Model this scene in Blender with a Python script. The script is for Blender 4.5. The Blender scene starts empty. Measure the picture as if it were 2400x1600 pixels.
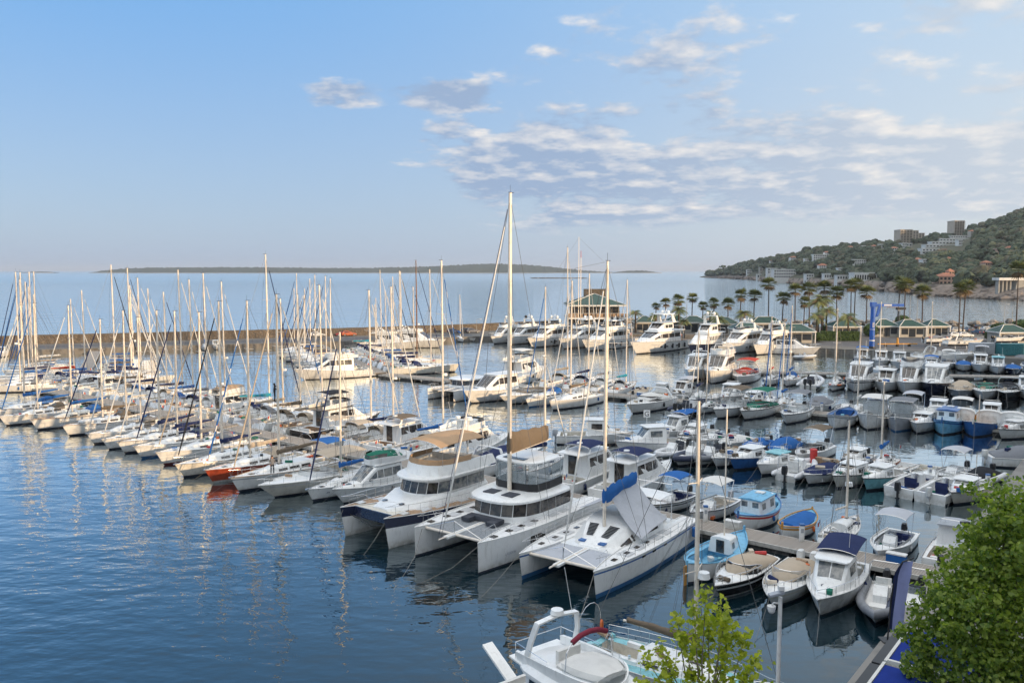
import bpy, math, random
from math import sin, cos, pi, sqrt, atan2, radians, tan, asin
from mathutils import Vector, Matrix, noise, geometry

SC = bpy.context.scene
COL = SC.collection
RND = random.Random(11)

# ------------------------------------------------------------------ camera
CAM_H = 20.0
FPX = 1950.0            # focal length in photo pixels (2400 wide)
HORIZON = 634.0
PITCH = math.atan((800 - HORIZON) / FPX)
cam_data = bpy.data.cameras.new('camera')
cam = bpy.data.objects.new('camera', cam_data)
COL.objects.link(cam)
cam.location = (0, 0, CAM_H)
cam.rotation_euler = (pi / 2 - PITCH, 0, 0)
cam_data.sensor_width = 36.0
cam_data.lens = FPX / 2400 * 36.0
cam_data.clip_start = 0.5
cam_data.clip_end = 120000
SC.camera = cam

# ------------------------------------------------------------------ light
SUN_EL = radians(10.0)
SUN_DIR = Vector((0.80, -0.60, 0)).normalized()      # horizontal direction towards the sun
sun_data = bpy.data.lights.new('sun', 'SUN')
sun_data.energy = 2.8
sun_data.angle = radians(0.6)
sun_data.color = (1.0, 0.70, 0.40)
sun = bpy.data.objects.new('sun', sun_data)
COL.objects.link(sun)
to_sun = Vector((SUN_DIR.x * cos(SUN_EL), SUN_DIR.y * cos(SUN_EL), sin(SUN_EL)))
sun.rotation_euler = to_sun.to_track_quat('Z', 'Y').to_euler()

SC.view_settings.view_transform = 'Standard'
SC.view_settings.look = 'None'
SC.view_settings.gamma = 1
SC.view_settings.use_curve_mapping = False
EXPOSURE = 0.70
SC.view_settings.exposure = EXPOSURE
SC.cycles.use_denoising = True
SC.cycles.max_bounces = 7
SC.cycles.diffuse_bounces = 3
SC.cycles.glossy_bounces = 4
SC.cycles.transmission_bounces = 4
SC.cycles.transparent_max_bounces = 8
SC.cycles.caustics_reflective = False
SC.cycles.caustics_refractive = False
SC.cycles.sample_clamp_indirect = 6

# ------------------------------------------------------------------ node helper
class NT:
 def __init__(s, tree):
  s.t = tree; s.n = tree.nodes; s.l = tree.links
  s.n.clear()
 def node(s, typ, **kw):
  n = s.n.new(typ)
  for k, v in kw.items():
   if k == 'inp':
    for a, b in v.items():
     if hasattr(b, 'is_output'): s.l.new(b, n.inputs[a])
     else: n.inputs[a].default_value = b
   else: setattr(n, k, v)
  return n
 def math(s, op, a, b=None, c=None, clamp=False):
  n = s.n.new('ShaderNodeMath'); n.operation = op; n.use_clamp = clamp
  for i, q in enumerate((a, b, c)):
   if q is None: continue
   if hasattr(q, 'is_output'): s.l.new(q, n.inputs[i])
   else: n.inputs[i].default_value = q
  return n.outputs[0]
 def ramp(s, f, a, b, lo=0.0, hi=1.0):
  n = s.n.new('ShaderNodeMapRange'); n.interpolation_type = 'SMOOTHSTEP'
  s.l.new(f, n.inputs[0])
  for i, q in zip((1, 2, 3, 4), (a, b, lo, hi)): n.inputs[i].default_value = q
  return n.outputs[0]
 def mix(s, f, a, b, mode='MIX'):
  n = s.n.new('ShaderNodeMix'); n.data_type = 'RGBA'; n.blend_type = mode
  for i, q in ((0, f), (6, a), (7, b)):
   if hasattr(q, 'is_output'): s.l.new(q, n.inputs[i])
   elif i == 0: n.inputs[0].default_value = q
   else: n.inputs[i].default_value = (*q[:3], 1)
  return n.outputs[2]
 def noise(s, vec, scale, detail=3, rough=0.55):
  n = s.n.new('ShaderNodeTexNoise')
  n.inputs['Scale'].default_value = scale; n.inputs['Detail'].default_value = detail
  n.inputs['Roughness'].default_value = rough
  if vec is not None: s.l.new(vec, n.inputs['Vector'])
  return n.outputs['Fac']

# ------------------------------------------------------------------ sky with clouds
world = bpy.data.worlds.new('World'); SC.world = world; world.use_nodes = True
def build_world():
 T = NT(world.node_tree)
 sky = T.node('ShaderNodeTexSky')
 sky.sky_type = 'NISHITA'; sky.sun_disc = False
 sky.sun_elevation = SUN_EL
 sky.sun_rotation = atan2(SUN_DIR.x, SUN_DIR.y)
 sky.air_density = 1.0; sky.dust_density = 1.0; sky.ozone_density = 2.0
 tc = T.node('ShaderNodeTexCoord')
 sep = T.node('ShaderNodeSeparateXYZ', inp={0: tc.outputs['Generated']})
 x, y, z = sep.outputs
 az = T.math('ARCTAN2', x, y)
 el = T.math('ARCSINE', z)
 dt = T.node('ShaderNodeVectorMath', operation='DOT_PRODUCT', inp={0: tc.outputs['Generated'], 1: tuple(to_sun)})
 sunward = T.ramp(dt.outputs['Value'], -0.86, 0.10)
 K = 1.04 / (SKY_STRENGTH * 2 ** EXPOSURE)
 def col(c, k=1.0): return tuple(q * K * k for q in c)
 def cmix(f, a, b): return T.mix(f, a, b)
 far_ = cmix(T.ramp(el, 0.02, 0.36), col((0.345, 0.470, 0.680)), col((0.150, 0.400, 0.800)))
 far_ = cmix(T.ramp(el, 0.46, 1.15), far_, col((1.42, 1.48, 1.56)))  # unseen overhead sky, brightened well beyond the visible band to fill the shade
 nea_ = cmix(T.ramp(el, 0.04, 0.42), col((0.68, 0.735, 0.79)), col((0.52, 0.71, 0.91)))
 nea_ = cmix(T.ramp(el, 0.30, 0.95), nea_, col((2.05, 2.02, 1.95)))  # sun side overhead, added brightness above the frame to lift the shaded boats
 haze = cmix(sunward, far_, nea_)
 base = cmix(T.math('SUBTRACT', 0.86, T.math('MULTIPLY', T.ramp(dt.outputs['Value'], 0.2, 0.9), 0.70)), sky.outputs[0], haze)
 elc = T.math('ADD', T.math('MAXIMUM', z, 0.0), 0.20)
 comb = T.node('ShaderNodeCombineXYZ', inp={0: T.math('DIVIDE', x, elc), 1: T.math('DIVIDE', y, elc), 2: CLOUD_SEED})
 def field(vec):
  big = T.noise(vec, 1.05, 2, 0.5)
  mid_ = T.noise(vec, 3.6, 3, 0.55)
  fine = T.noise(vec, 11.0, 5, 0.60)
  return T.math('ADD', T.math('MULTIPLY', big, 0.42), T.math('ADD', T.math('MULTIPLY', mid_, 0.36), T.math('MULTIPLY', fine, 0.22)))
 n0 = field(comb.outputs[0])
 sh = T.node('ShaderNodeVectorMath', operation='ADD', inp={0: comb.outputs[0], 1: (0.025, -0.085, 0.0)})
 n1 = field(sh.outputs[0])
 cov_az = T.ramp(az, -0.26, 0.06)
 lo = T.ramp(el, 0.022, 0.065)
 hi = T.math('SUBTRACT', 1.0, T.math('MULTIPLY', T.ramp(el, 0.150, 0.215), 0.52))
 cov = T.math('MULTIPLY', cov_az, T.math('MULTIPLY', lo, hi))
 cov = T.math('MAXIMUM', cov, T.math('MULTIPLY', T.ramp(az, 0.16, 0.50), T.math('MULTIPLY', lo, 0.80)))
 band_ = T.math('MULTIPLY', T.math('MULTIPLY', T.ramp(az, -0.30, -0.18), T.math('SUBTRACT', 1.0, T.ramp(az, -0.06, 0.02))), T.math('MULTIPLY', T.ramp(el, 0.165, 0.195), T.math('SUBTRACT', 1.0, T.ramp(el, 0.205, 0.235))))
 cov = T.math('MAXIMUM', cov, T.math('MULTIPLY', band_, 0.95))
 thr = T.math('SUBTRACT', 0.665, T.math('MULTIPLY', cov, 0.268))
 dens = T.math('DIVIDE', T.math('SUBTRACT', n0, thr), 0.085, clamp=True)
 dens = T.math('MULTIPLY', T.ramp(dens, 0.0, 1.0), T.ramp(el, 0.025, 0.075, 0.0, 0.92))
 thick = T.math('DIVIDE', T.math('SUBTRACT', n0, thr), 0.16, clamp=True)
 lit = T.math('MULTIPLY_ADD', T.math('SUBTRACT', n0, n1), 7.0, 0.27)
 lit = T.math('SUBTRACT', lit, T.math('MULTIPLY', thick, 0.22), clamp=True)
 shade_c = cmix(T.ramp(az, 0.0, 0.6), col((0.32, 0.43, 0.615)), col((0.56, 0.63, 0.72)))
 lit_c = col((0.90, 0.86, 0.82))
 cc = cmix(lit, shade_c, lit_c)
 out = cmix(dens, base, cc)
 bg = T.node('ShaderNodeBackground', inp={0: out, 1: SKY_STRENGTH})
 o = T.node('ShaderNodeOutputWorld')
 T.l.new(bg.outputs[0], o.inputs[0])
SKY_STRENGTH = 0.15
CLOUD_SEED = 1.7
build_world()

# ------------------------------------------------------------------ pixel -> place
CP, SP = cos(PITCH), sin(PITCH)
def P(px, py, z=0.0):
 """ground point that a photo pixel looks at, on the level z"""
 a = (px - 1200) / FPX; b = (800 - py) / FPX
 dz = -SP + b * CP
 t = (z - CAM_H) / dz
 return Vector((a * t, (CP + b * SP) * t, z))
def PD(px, py, dist):
 """point a photo pixel looks at, at the ground distance dist (along y)"""
 a = (px - 1200) / FPX; b = (800 - py) / FPX
 t = dist / (CP + b * SP)
 return Vector((a * t, dist, CAM_H + (-SP + b * CP) * t))
def ZAT(y, py):
 b = (800 - py) / FPX
 return CAM_H + y * (b * CP - SP) / (CP + b * SP)

# ------------------------------------------------------------------ materials
MATS = {}
def mat(name, col, rough=0.5, metal=0.0, var=0.06, vscale=3.0, bump=0.0, bscale=20.0, spec=0.5, coat=0.0, alpha=1.0, col2=None, stain=False):
 if name in MATS: return MATS[name]
 m = bpy.data.materials.new(name); m.use_nodes = True
 T = NT(m.node_tree)
 tc = T.node('ShaderNodeTexCoord')
 b = T.node('ShaderNodeBsdfPrincipled')
 n = T.noise(tc.outputs['Object'], vscale, 4, 0.6)
 c2 = col2 if col2 else tuple(max(0, c * (1 - 3 * var)) for c in col)
 c1 = col if col2 else tuple(min(1, c * (1 + var)) for c in col)
 cc = T.mix(T.ramp(n, 0.36, 0.66), c2, c1) if col2 else T.mix(T.ramp(n, 0.30, 0.55), c2, c1)
 if stain:                                  # waterline scum and rain streaks
  sz = T.node('ShaderNodeSeparateXYZ', inp={0: tc.outputs['Object']})
  mp = T.node('ShaderNodeMapping', inp={0: tc.outputs['Object']}); mp.inputs['Scale'].default_value = (2.2, 2.2, 0.35)
  st = T.ramp(T.noise(mp.outputs[0], 2.0, 4, 0.7), 0.52, 0.72)
  low = T.math('MULTIPLY', T.math('SUBTRACT', 1.0, T.ramp(sz.outputs[2], 0.10, 0.62)), T.ramp(T.noise(tc.outputs['Object'], 1.6, 3, 0.6), 0.30, 0.62))
  cc = T.mix(T.math('MULTIPLY', st, 0.30), cc, (0.36, 0.33, 0.28))
  cc = T.mix(T.math('MULTIPLY', low, 0.55), cc, (0.30, 0.27, 0.20))
 T.l.new(cc, b.inputs['Base Color'])
 b.inputs['Roughness'].default_value = rough
 b.inputs['Metallic'].default_value = metal
 b.inputs['Specular IOR Level'].default_value = spec
 b.inputs['Coat Weight'].default_value = coat
 b.inputs['Alpha'].default_value = alpha
 if bump:
  bp = T.node('ShaderNodeBump', inp={'Height': T.noise(tc.outputs['Object'], bscale, 4, 0.6), 'Distance': 1.0, 'Strength': bump})
  T.l.new(bp.outputs[0], b.inputs['Normal'])
 o = T.node('ShaderNodeOutputMaterial'); T.l.new(b.outputs[0], o.inputs[0])
 MATS[name] = m
 return m
W_ = mat('white_gelcoat', (0.83, 0.83, 0.81), 0.28, var=0.03, vscale=1.2, coat=0.2, stain=True)
W2 = mat('ivory_gelcoat', (0.74, 0.71, 0.63), 0.32, var=0.04, vscale=1.2, stain=True)
W3 = mat('dull_white_paint', (0.68, 0.68, 0.66), 0.5, var=0.07, vscale=2.0, stain=True)
DECK = mat('deck_nonslip', (0.76, 0.76, 0.75), 0.7, var=0.05, vscale=4.0)
DECK2 = mat('deck_cream', (0.62, 0.58, 0.50), 0.7, var=0.06, vscale=4.0)
TEAK = mat('teak_planking', (0.34, 0.22, 0.13), 0.65, var=0.12, vscale=6.0)
GLASS = mat('tinted_glass', (0.010, 0.012, 0.016), 0.06, vscale=1.7, spec=0.8, col2=(0.075, 0.062, 0.052))
GLASSL = mat('pale_window_glass', (0.07, 0.09, 0.11), 0.08, vscale=2.2, spec=0.8, col2=(0.30, 0.30, 0.28))
CLEAR = mat('clear_plastic', (0.35, 0.40, 0.42), 0.08, alpha=0.32, var=0.0)
ALU = mat('anodised_mast', (0.80, 0.71, 0.60), 0.40, metal=0.15, var=0.05, vscale=2.0)
STEEL = mat('stainless_steel', (0.72, 0.72, 0.72), 0.25, metal=0.85, var=0.02)
WIRE = mat('rigging_wire', (0.16, 0.155, 0.15), 0.5, metal=0.2, var=0.05)
ROPE = mat('mooring_rope', (0.22, 0.21, 0.19), 0.9, var=0.1)
WOODM = mat('varnished_spar', (0.20, 0.09, 0.04), 0.4, var=0.1)
BLACK = mat('black_plastic', (0.018, 0.018, 0.02), 0.4, var=0.0)
RUBBER = mat('grey_hypalon', (0.20, 0.21, 0.23), 0.6, var=0.06)
RUBBERW = mat('white_hypalon', (0.66, 0.67, 0.68), 0.5, var=0.05)
RUBBERN = mat('navy_hypalon', (0.03, 0.04, 0.08), 0.5, var=0.05)
SEAT = mat('cream_upholstery', (0.58, 0.50, 0.40), 0.8, var=0.06)
SEATW = mat('white_upholstery', (0.68, 0.67, 0.64), 0.7, var=0.05)
SEATG = mat('charcoal_cushion', (0.055, 0.06, 0.075), 0.85, var=0.08)
RED = mat('signal_red', (0.50, 0.035, 0.03), 0.5, var=0.1)
ORANGE = mat('lifebuoy_orange', (0.70, 0.16, 0.04), 0.5, var=0.08)
NAVYP = mat('navy_topsides', (0.016, 0.022, 0.055), 0.2, var=0.05, coat=0.5)
BLUEP = mat('blue_topsides', (0.03, 0.12, 0.34), 0.3, var=0.08)
SKYP = mat('sky_blue_paint', (0.16, 0.42, 0.62), 0.5, var=0.08)
TURQ = mat('turquoise_paint', (0.22, 0.50, 0.55), 0.5, var=0.08)
REDP = mat('brick_red_topsides', (0.36, 0.065, 0.03), 0.35, var=0.08)
BLACKP = mat('black_topsides', (0.015, 0.015, 0.018), 0.25, var=0.0)
GREYP = mat('grey_topsides', (0.33, 0.35, 0.38), 0.4, var=0.06)
OCHRE = mat('ochre_paint', (0.55, 0.26, 0.04), 0.5, var=0.08)
BOOTB = mat('blue_antifouling', (0.03, 0.13, 0.30), 0.6, var=0.08)
BOOTN = mat('dark_antifouling', (0.02, 0.025, 0.04), 0.6, var=0.08)
BOOTR = mat('red_antifouling', (0.12, 0.02, 0.02), 0.6, var=0.08)
def cloth(name, col, bump=0.09):
 return mat('canvas_' + name, col, 0.9, var=0.03, vscale=1.2, bump=bump, bscale=3.5, spec=0.2)
C_BLUE = cloth('royal_blue', (0.025, 0.12, 0.36)); C_NAVY = cloth('navy', (0.02, 0.03, 0.09)); C_GREY = cloth('grey', (0.20, 0.21, 0.23))
C_TAUPE = cloth('taupe', (0.16, 0.125, 0.09)); C_BEIGE = cloth('beige', (0.46, 0.38, 0.29)); C_SAND = cloth('sand', (0.42, 0.28, 0.17))
C_WHITE = cloth('white', (0.66, 0.65, 0.62)); C_BLACK = cloth('black', (0.022, 0.024, 0.03)); C_GREEN = cloth('green', (0.02, 0.15, 0.10))
C_RED = cloth('red', (0.42, 0.05, 0.03)); C_TEAL = cloth('teal', (0.03, 0.26, 0.36)); C_SILVER = cloth('silver', (0.44, 0.46, 0.50)); C_WINE = cloth('wine', (0.20, 0.03, 0.05))
CLOTHS = {'blue': C_BLUE, 'navy': C_NAVY, 'grey': C_GREY, 'taupe': C_TAUPE, 'beige': C_BEIGE, 'sand': C_SAND, 'white': C_WHITE, 'black': C_BLACK,
          'green': C_GREEN, 'red': C_RED, 'teal': C_TEAL, 'silver': C_SILVER, 'wine': C_WINE}

# ------------------------------------------------------------------ mesh builder
def lerp(a, b, t): return a + (b - a) * t
def lin(a, b, n): return [a + (b - a) * i / (n - 1) for i in range(n)]
class MB:
 def __init__(s): s.v = []; s.f = []; s.m = []
 def add(s, vs, fs, m=0):
  o = len(s.v); s.v += [tuple(q) for q in vs]
  s.f += [tuple(i + o for i in f) for f in fs]; s.m += [m] * len(fs)
  return s
 def box(s, x0, x1, y0, y1, z0, z1, m=0, rz=0.0, c=None):
  vs = [(x, y, z) for z in (z0, z1) for y in (y0, y1) for x in (x0, x1)]
  if rz:
   cx, cy = c if c else ((x0 + x1) / 2, (y0 + y1) / 2)
   k, l = cos(rz), sin(rz)
   vs = [(cx + (x - cx) * k - (y - cy) * l, cy + (x - cx) * l + (y - cy) * k, z) for x, y, z in vs]
  return s.add(vs, [(0, 2, 3, 1), (4, 5, 7, 6), (0, 1, 5, 4), (1, 3, 7, 5), (3, 2, 6, 7), (2, 0, 4, 6)], m)
 def hexa(s, lo, hi, m=0):
  """box from four lower and four upper corners (same order, counter-clockwise)"""
  return s.add(list(lo) + list(hi), [(3, 2, 1, 0), (4, 5, 6, 7), (0, 1, 5, 4), (1, 2, 6, 5), (2, 3, 7, 6), (3, 0, 4, 7)], m)
 def tube(s, pts, r, n=5, m=0, cap=True, fm=None, squash=1.0):
  pts = [Vector(p) for p in pts]; N = len(pts)
  rs = r if isinstance(r, (list, tuple)) else [r] * N
  o = len(s.v); ref = None
  for i, p in enumerate(pts):
   t = (pts[min(i + 1, N - 1)] - pts[max(i - 1, 0)])
   if t.length < 1e-9: t = Vector((0, 0, 1))
   t.normalize()
   if ref is None:
    ref = Vector((0, 0, 1)) if abs(t.z) < 0.9 else Vector((1, 0, 0))
   u = t.cross(ref)
   if u.length < 1e-6: u = t.cross(Vector((0.3, 0.9, 0.1)))
   u.normalize(); w = u.cross(t)
   for k in range(n):
    a = 2 * pi * k / n
    q = p + u * (cos(a) * rs[i]) + w * (sin(a) * rs[i] * squash)
    s.v.append(tuple(q))
  for i in range(N - 1):
   for k in range(n):
    a, b = o + i * n + k, o + i * n + (k + 1) % n
    s.f.append((a, b, b + n, a + n)); s.m.append(fm(i, k) if fm else m)
  if cap:
   s.f.append(tuple(o + k for k in range(n - 1, -1, -1))); s.m.append(m)
   s.f.append(tuple(o + (N - 1) * n + k for k in range(n))); s.m.append(m)
  return s
 def loft(s, rings, m=0, closed=True, cap0=True, cap1=True, fm=None):
  o = len(s.v); n = len(rings[0])
  for r in rings: s.v += [tuple(q) for q in r]
  kk = n if closed else n - 1
  for i in range(len(rings) - 1):
   for k in range(kk):
    a, b = o + i * n + k, o + i * n + (k + 1) % n
    s.f.append((a, a + n, b + n, b)); s.m.append(fm(i, k) if fm else m)
  if cap0: s.f.append(tuple(o + k for k in range(n))); s.m.append(m)
  if cap1: s.f.append(tuple(o + (len(rings) - 1) * n + k for k in range(n - 1, -1, -1))); s.m.append(m)
  return s
 def ball(s, c, r, m=0, seg=8, rings=5):
  rr = r if isinstance(r, (list, tuple)) else (r, r, r)
  R_ = []
  for i in range(1, rings):
   a = pi * i / rings
   R_.append([(c[0] + rr[0] * sin(a) * cos(2 * pi * k / seg), c[1] + rr[1] * sin(a) * sin(2 * pi * k / seg), c[2] - rr[2] * cos(a)) for k in range(seg)])
  o = len(s.v)
  s.loft(R_, m, True, False, False)
  t0 = len(s.v); s.v += [(c[0], c[1], c[2] - rr[2]), (c[0], c[1], c[2] + rr[2])]
  L = o + (rings - 2) * seg
  for k in range(seg):
   s.f.append((t0, o + k, o + (k + 1) % seg)); s.m.append(m)
   s.f.append((t0 + 1, L + (k + 1) % seg, L + k)); s.m.append(m)
  return s
 def build(s, name, mats, parent=None, smooth=0.0, loc=None, rz=0.0):
  me = bpy.data.meshes.new(name)
  me.from_pydata(s.v, [], s.f)
  if not isinstance(mats, (list, tuple)): mats = [mats]
  for q in mats: me.materials.append(q)
  if len(mats) > 1: me.polygons.foreach_set('material_index', s.m)
  if smooth:
   me.polygons.foreach_set('use_smooth', [True] * len(me.polygons))
   me.set_sharp_from_angle(angle=radians(smooth))
  me.update()
  ob = bpy.data.objects.new(name, me); COL.objects.link(ob)
  if parent: ob.parent = parent
  if loc is not None: ob.location = loc
  if rz: ob.rotation_euler = (0, 0, rz)
  return ob
def empty(name, loc=(0, 0, 0), rz=0.0):
 e = bpy.data.objects.new(name, None); COL.objects.link(e)
 e.location = loc; e.rotation_euler = (0, 0, rz); e.empty_display_size = 0.2
 return e
def tag(o, label=None, cat=None, group=None, kind=None):
 if label: o['label'] = label
 if cat: o['category'] = cat
 if group: o['group'] = group
 if kind: o['kind'] = kind
 return o
def copy_tree(o, parent=None):
 c = o.copy(); COL.objects.link(c); c.parent = parent
 for ch in o.children: copy_tree(ch, c)
 return c
ORD = 'first second third fourth fifth sixth seventh eighth ninth tenth eleventh twelfth thirteenth fourteenth fifteenth sixteenth seventeenth eighteenth nineteenth twentieth'.split()
ORD += ['twenty-' + w for w in ORD[:9]] + ['thirtieth'] + ['thirty-' + w for w in ORD[:9]]

# ================================================================== SETTING
def interp(tab, x):
 if x <= tab[0][0]: return tab[0][1]
 for (a, va), (b, vb) in zip(tab, tab[1:]):
  if x <= b: return va + (vb - va) * (x - a) / (b - a)
 return tab[-1][1]
def fbm(x, y, s=1.0, o=3):
 return noise.fractal(Vector((x * s, y * s, 3.7)), 1.0, 2.0, o)

# ---- sea
def sea_material():
 m = bpy.data.materials.new('sea_water'); m.use_nodes = True
 T = NT(m.node_tree)
 g = T.node('ShaderNodeNewGeometry')
 pos = g.outputs['Position']
 sp = T.node('ShaderNodeSeparateXYZ', inp={0: pos})
 d = T.math('SQRT', T.math('ADD', T.math('MULTIPLY', sp.outputs[0], sp.outputs[0]), T.math('MULTIPLY', sp.outputs[1], sp.outputs[1])))
 mp = T.node('ShaderNodeMapping', inp={0: pos}); mp.inputs['Rotation'].default_value = (0, 0, 0.35); mp.inputs['Scale'].default_value = (0.55, 1.0, 1.0)
 v = mp.outputs[0]
 a = T.noise(v, 0.62, 2, 0.45)
 b = T.noise(v, 1.7, 2, 0.5)
 c = T.noise(v, 0.16, 2, 0.5)
 patch = T.ramp(T.noise(pos, 0.022, 3, 0.55), 0.38, 0.62)
 side = T.math('ADD', T.math('MULTIPLY', sp.outputs[0], 0.785), T.math('MULTIPLY', sp.outputs[1], -0.62))
 open_ = T.math('SUBTRACT', 1.0, T.math('MULTIPLY', T.ramp(side, -50.0, -8.0), 0.84))
 amp = T.math('MULTIPLY', open_, T.math('MULTIPLY_ADD', patch, 0.55, 0.50))
 hgt = T.math('ADD', T.math('MULTIPLY', a, 0.15), T.math('MULTIPLY', b, 0.045))
 hgt = T.math('ADD', hgt, T.math('MULTIPLY', c, 0.10))
 hgt = T.math('MULTIPLY', hgt, amp)
 swell = T.math('MULTIPLY', T.noise(v, 0.22, 3, 0.55), T.math('MULTIPLY', T.ramp(d, 215.0, 420.0), 0.95))
 hgt = T.math('ADD', hgt, swell)
 bp = T.node('ShaderNodeBump', inp={'Height': hgt, 'Distance': 1.0, 'Strength': 1.0})
 fr = T.node('ShaderNodeFresnel', inp={'IOR': 1.333}); T.l.new(bp.outputs[0], fr.inputs['Normal'])
 fac = T.math('MULTIPLY_ADD', fr.outputs[0], 3.0, -0.045, clamp=True)
 body = T.node('ShaderNodeBsdfDiffuse', inp={0: (0.004, 0.017, 0.025, 1)})
 gl = T.node('ShaderNodeBsdfGlossy', inp={0: (0.90, 0.955, 0.965, 1)})
 T.l.new(T.ramp(d, 150.0, 2500.0, 0.015, 0.14), gl.inputs['Roughness'])
 T.l.new(bp.outputs[0], gl.inputs['Normal'])
 mx = T.node('ShaderNodeMixShader', inp={0: fac}); T.l.new(body.outputs[0], mx.inputs[1]); T.l.new(gl.outputs[0], mx.inputs[2])
 o = T.node('ShaderNodeOutputMaterial'); T.l.new(mx.outputs[0], o.inputs[0])
 return m
SEA = sea_material()
tag(MB().add([(-45000, -400, 0), (45000, -400, 0), (45000, 60000, 0), (-45000, 60000, 0)], [(0, 1, 2, 3)]).build('sea', SEA), 'blue rippled harbour water running out to the sea', kind='structure')

# ---- solid ground slabs
CONC = mat('quay_concrete', (0.22, 0.21, 0.195), 0.85, var=0.10, vscale=0.25, bump=0.01, bscale=8)
CONCL = mat('pale_concrete', (0.34, 0.33, 0.30), 0.85, var=0.08, vscale=0.6)
ASPH = mat('asphalt', (0.09, 0.09, 0.095), 0.9, var=0.10, vscale=0.4)
def slab(name, pts, z0, z1, mt, label=None, kind='structure', parent=None, side=None):
 pl = [Vector((p[0], p[1], z1)) for p in pts]
 tri = geometry.tessellate_polygon([pl])
 mb = MB(); n = len(pl)
 fs = []
 for t in tri:
  a, b, c = (pl[i] for i in t)
  fs.append(tuple(t) if (b - a).cross(c - a).z > 0 else tuple(reversed(t)))
 mb.add(pl, fs, 0)
 area = sum(pl[i].x * pl[(i + 1) % n].y - pl[(i + 1) % n].x * pl[i].y for i in range(n))
 for i in range(n):
  a, b = pl[i], pl[(i + 1) % n]
  q = [(a.x, a.y, z0), (b.x, b.y, z0), tuple(b), tuple(a)]
  if area < 0: q.reverse()
  mb.add(q, [(0, 1, 2, 3)], 1)
 ob = mb.build(name, [mt, side or mt], parent)
 if not parent: tag(ob, label, kind=kind)
 return ob
GZ = 1.3                                    # quay level
U = Vector((-0.785, 0.62, 0)).normalized()   # along the pontoons, away from the near quay
N_ = Vector((-0.62, -0.785, 0)).normalized() # bow direction of the front row
Q0 = P(1985, 1600, 1.0)                      # near quay edge
QD = -N_                                     # runs away from the camera
def qpt(s): return Q0 + QD * s
far_pts = [P(2405, 842, GZ), P(2170, 827, GZ), P(1905, 815, GZ), P(1893, 800, GZ), P(1850, 787, GZ), P(1560, 783, GZ), P(1335, 784, GZ), P(1120, 788, GZ), P(900, 797, GZ), P(450, 809, GZ), P(0, 822, GZ), P(-500, 838, GZ)]
bw = (far_pts[-2] - far_pts[-3]).normalized(); bwn = Vector((-bw.y, bw.x, 0))
if bwn.y < 0: bwn = -bwn
back_pts = [far_pts[-1] + bwn * 26, far_pts[-2] + bwn * 26, far_pts[-4] + bwn * 30, P(1330, 762, GZ), P(1500, 762, GZ), P(1800, 766, GZ), P(2050, 768, GZ), P(2420, 766, GZ), Vector((330, 300, GZ)), Vector((330, 150, GZ))]
land = far_pts + back_pts
slab('harbour_quay', [Vector((125, 178, 0))] + land, -3.0, GZ, mat('worn_quay', (0.135, 0.125, 0.11), 0.9, var=0.12, vscale=0.2), 'wide concrete quay with buildings and palms behind the yachts', side=mat('quay_face_stone', (0.19, 0.175, 0.155), 0.9, var=0.15, vscale=0.4))
near_land = [qpt(-90), qpt(176), Vector((330, 150, 0)), Vector((330, -90, 0))]
slab('near_quay', near_land, -3.0, 1.0, CONC, 'concrete quay edge at the lower right corner', side=CONCL)

qf = tag(empty('quay_face'), 'concrete quay face with pale upright strips below the crane', kind='structure')
a0, b0 = P(1905, 815, GZ), P(2170, 827, GZ)
dirq = (b0 - a0).normalized(); nq = Vector((dirq.y, -dirq.x, 0))
L0 = (b0 - a0).length
k = 1.0
while k < L0:
 p = a0 + dirq * k + nq * 0.06
 MB().box(-0.14, 0.14, -0.06, 0.06, -0.1, 1.26).build('fender_strip', CONCL, qf, loc=(p.x, p.y, 0), rz=atan2(dirq.y, dirq.x))
 k += 2.1
MB().box(0, L0, -0.15, 0.10, GZ + 0.003, GZ + 0.09).build('coping', CONCL, qf, loc=(a0.x, a0.y, 0), rz=atan2(dirq.y, dirq.x))

# ---- breakwater wall of rough stone
def stone_material():
 m = bpy.data.materials.new('rubble_masonry'); m.use_nodes = True
 T = NT(m.node_tree)
 tc = T.node('ShaderNodeTexCoord')
 vo = T.node('ShaderNodeTexVoronoi', inp={'Vector': tc.outputs['Object'], 'Scale': 1.5}); vo.feature = 'F1'
 ve = T.node('ShaderNodeTexVoronoi', inp={'Vector': tc.outputs['Object'], 'Scale': 1.5}); ve.feature = 'DISTANCE_TO_EDGE'
 n = T.noise(tc.outputs['Object'], 0.25, 4, 0.6)
 sepc = T.node('ShaderNodeSeparateColor', inp={0: vo.outputs['Color']})
 c = T.mix(sepc.outputs[0], (0.085, 0.066, 0.048), (0.21, 0.165, 0.118))
 c = T.mix(T.ramp(n, 0.35, 0.7), c, (0.13, 0.105, 0.08))
 c = T.mix(T.ramp(ve.outputs['Distance'], 0.0, 0.09), (0.09, 0.075, 0.06), c)
 b = T.node('ShaderNodeBsdfPrincipled'); T.l.new(c, b.inputs['Base Color']); b.inputs['Roughness'].default_value = 0.9
 bp = T.node('ShaderNodeBump', inp={'Height': ve.outputs['Distance'], 'Distance': 0.25, 'Strength': 1.0}); T.l.new(bp.outputs[0], b.inputs['Normal'])
 o = T.node('ShaderNodeOutputMaterial'); T.l.new(b.outputs[0], o.inputs[0])
 return m
STONE = stone_material()
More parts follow.
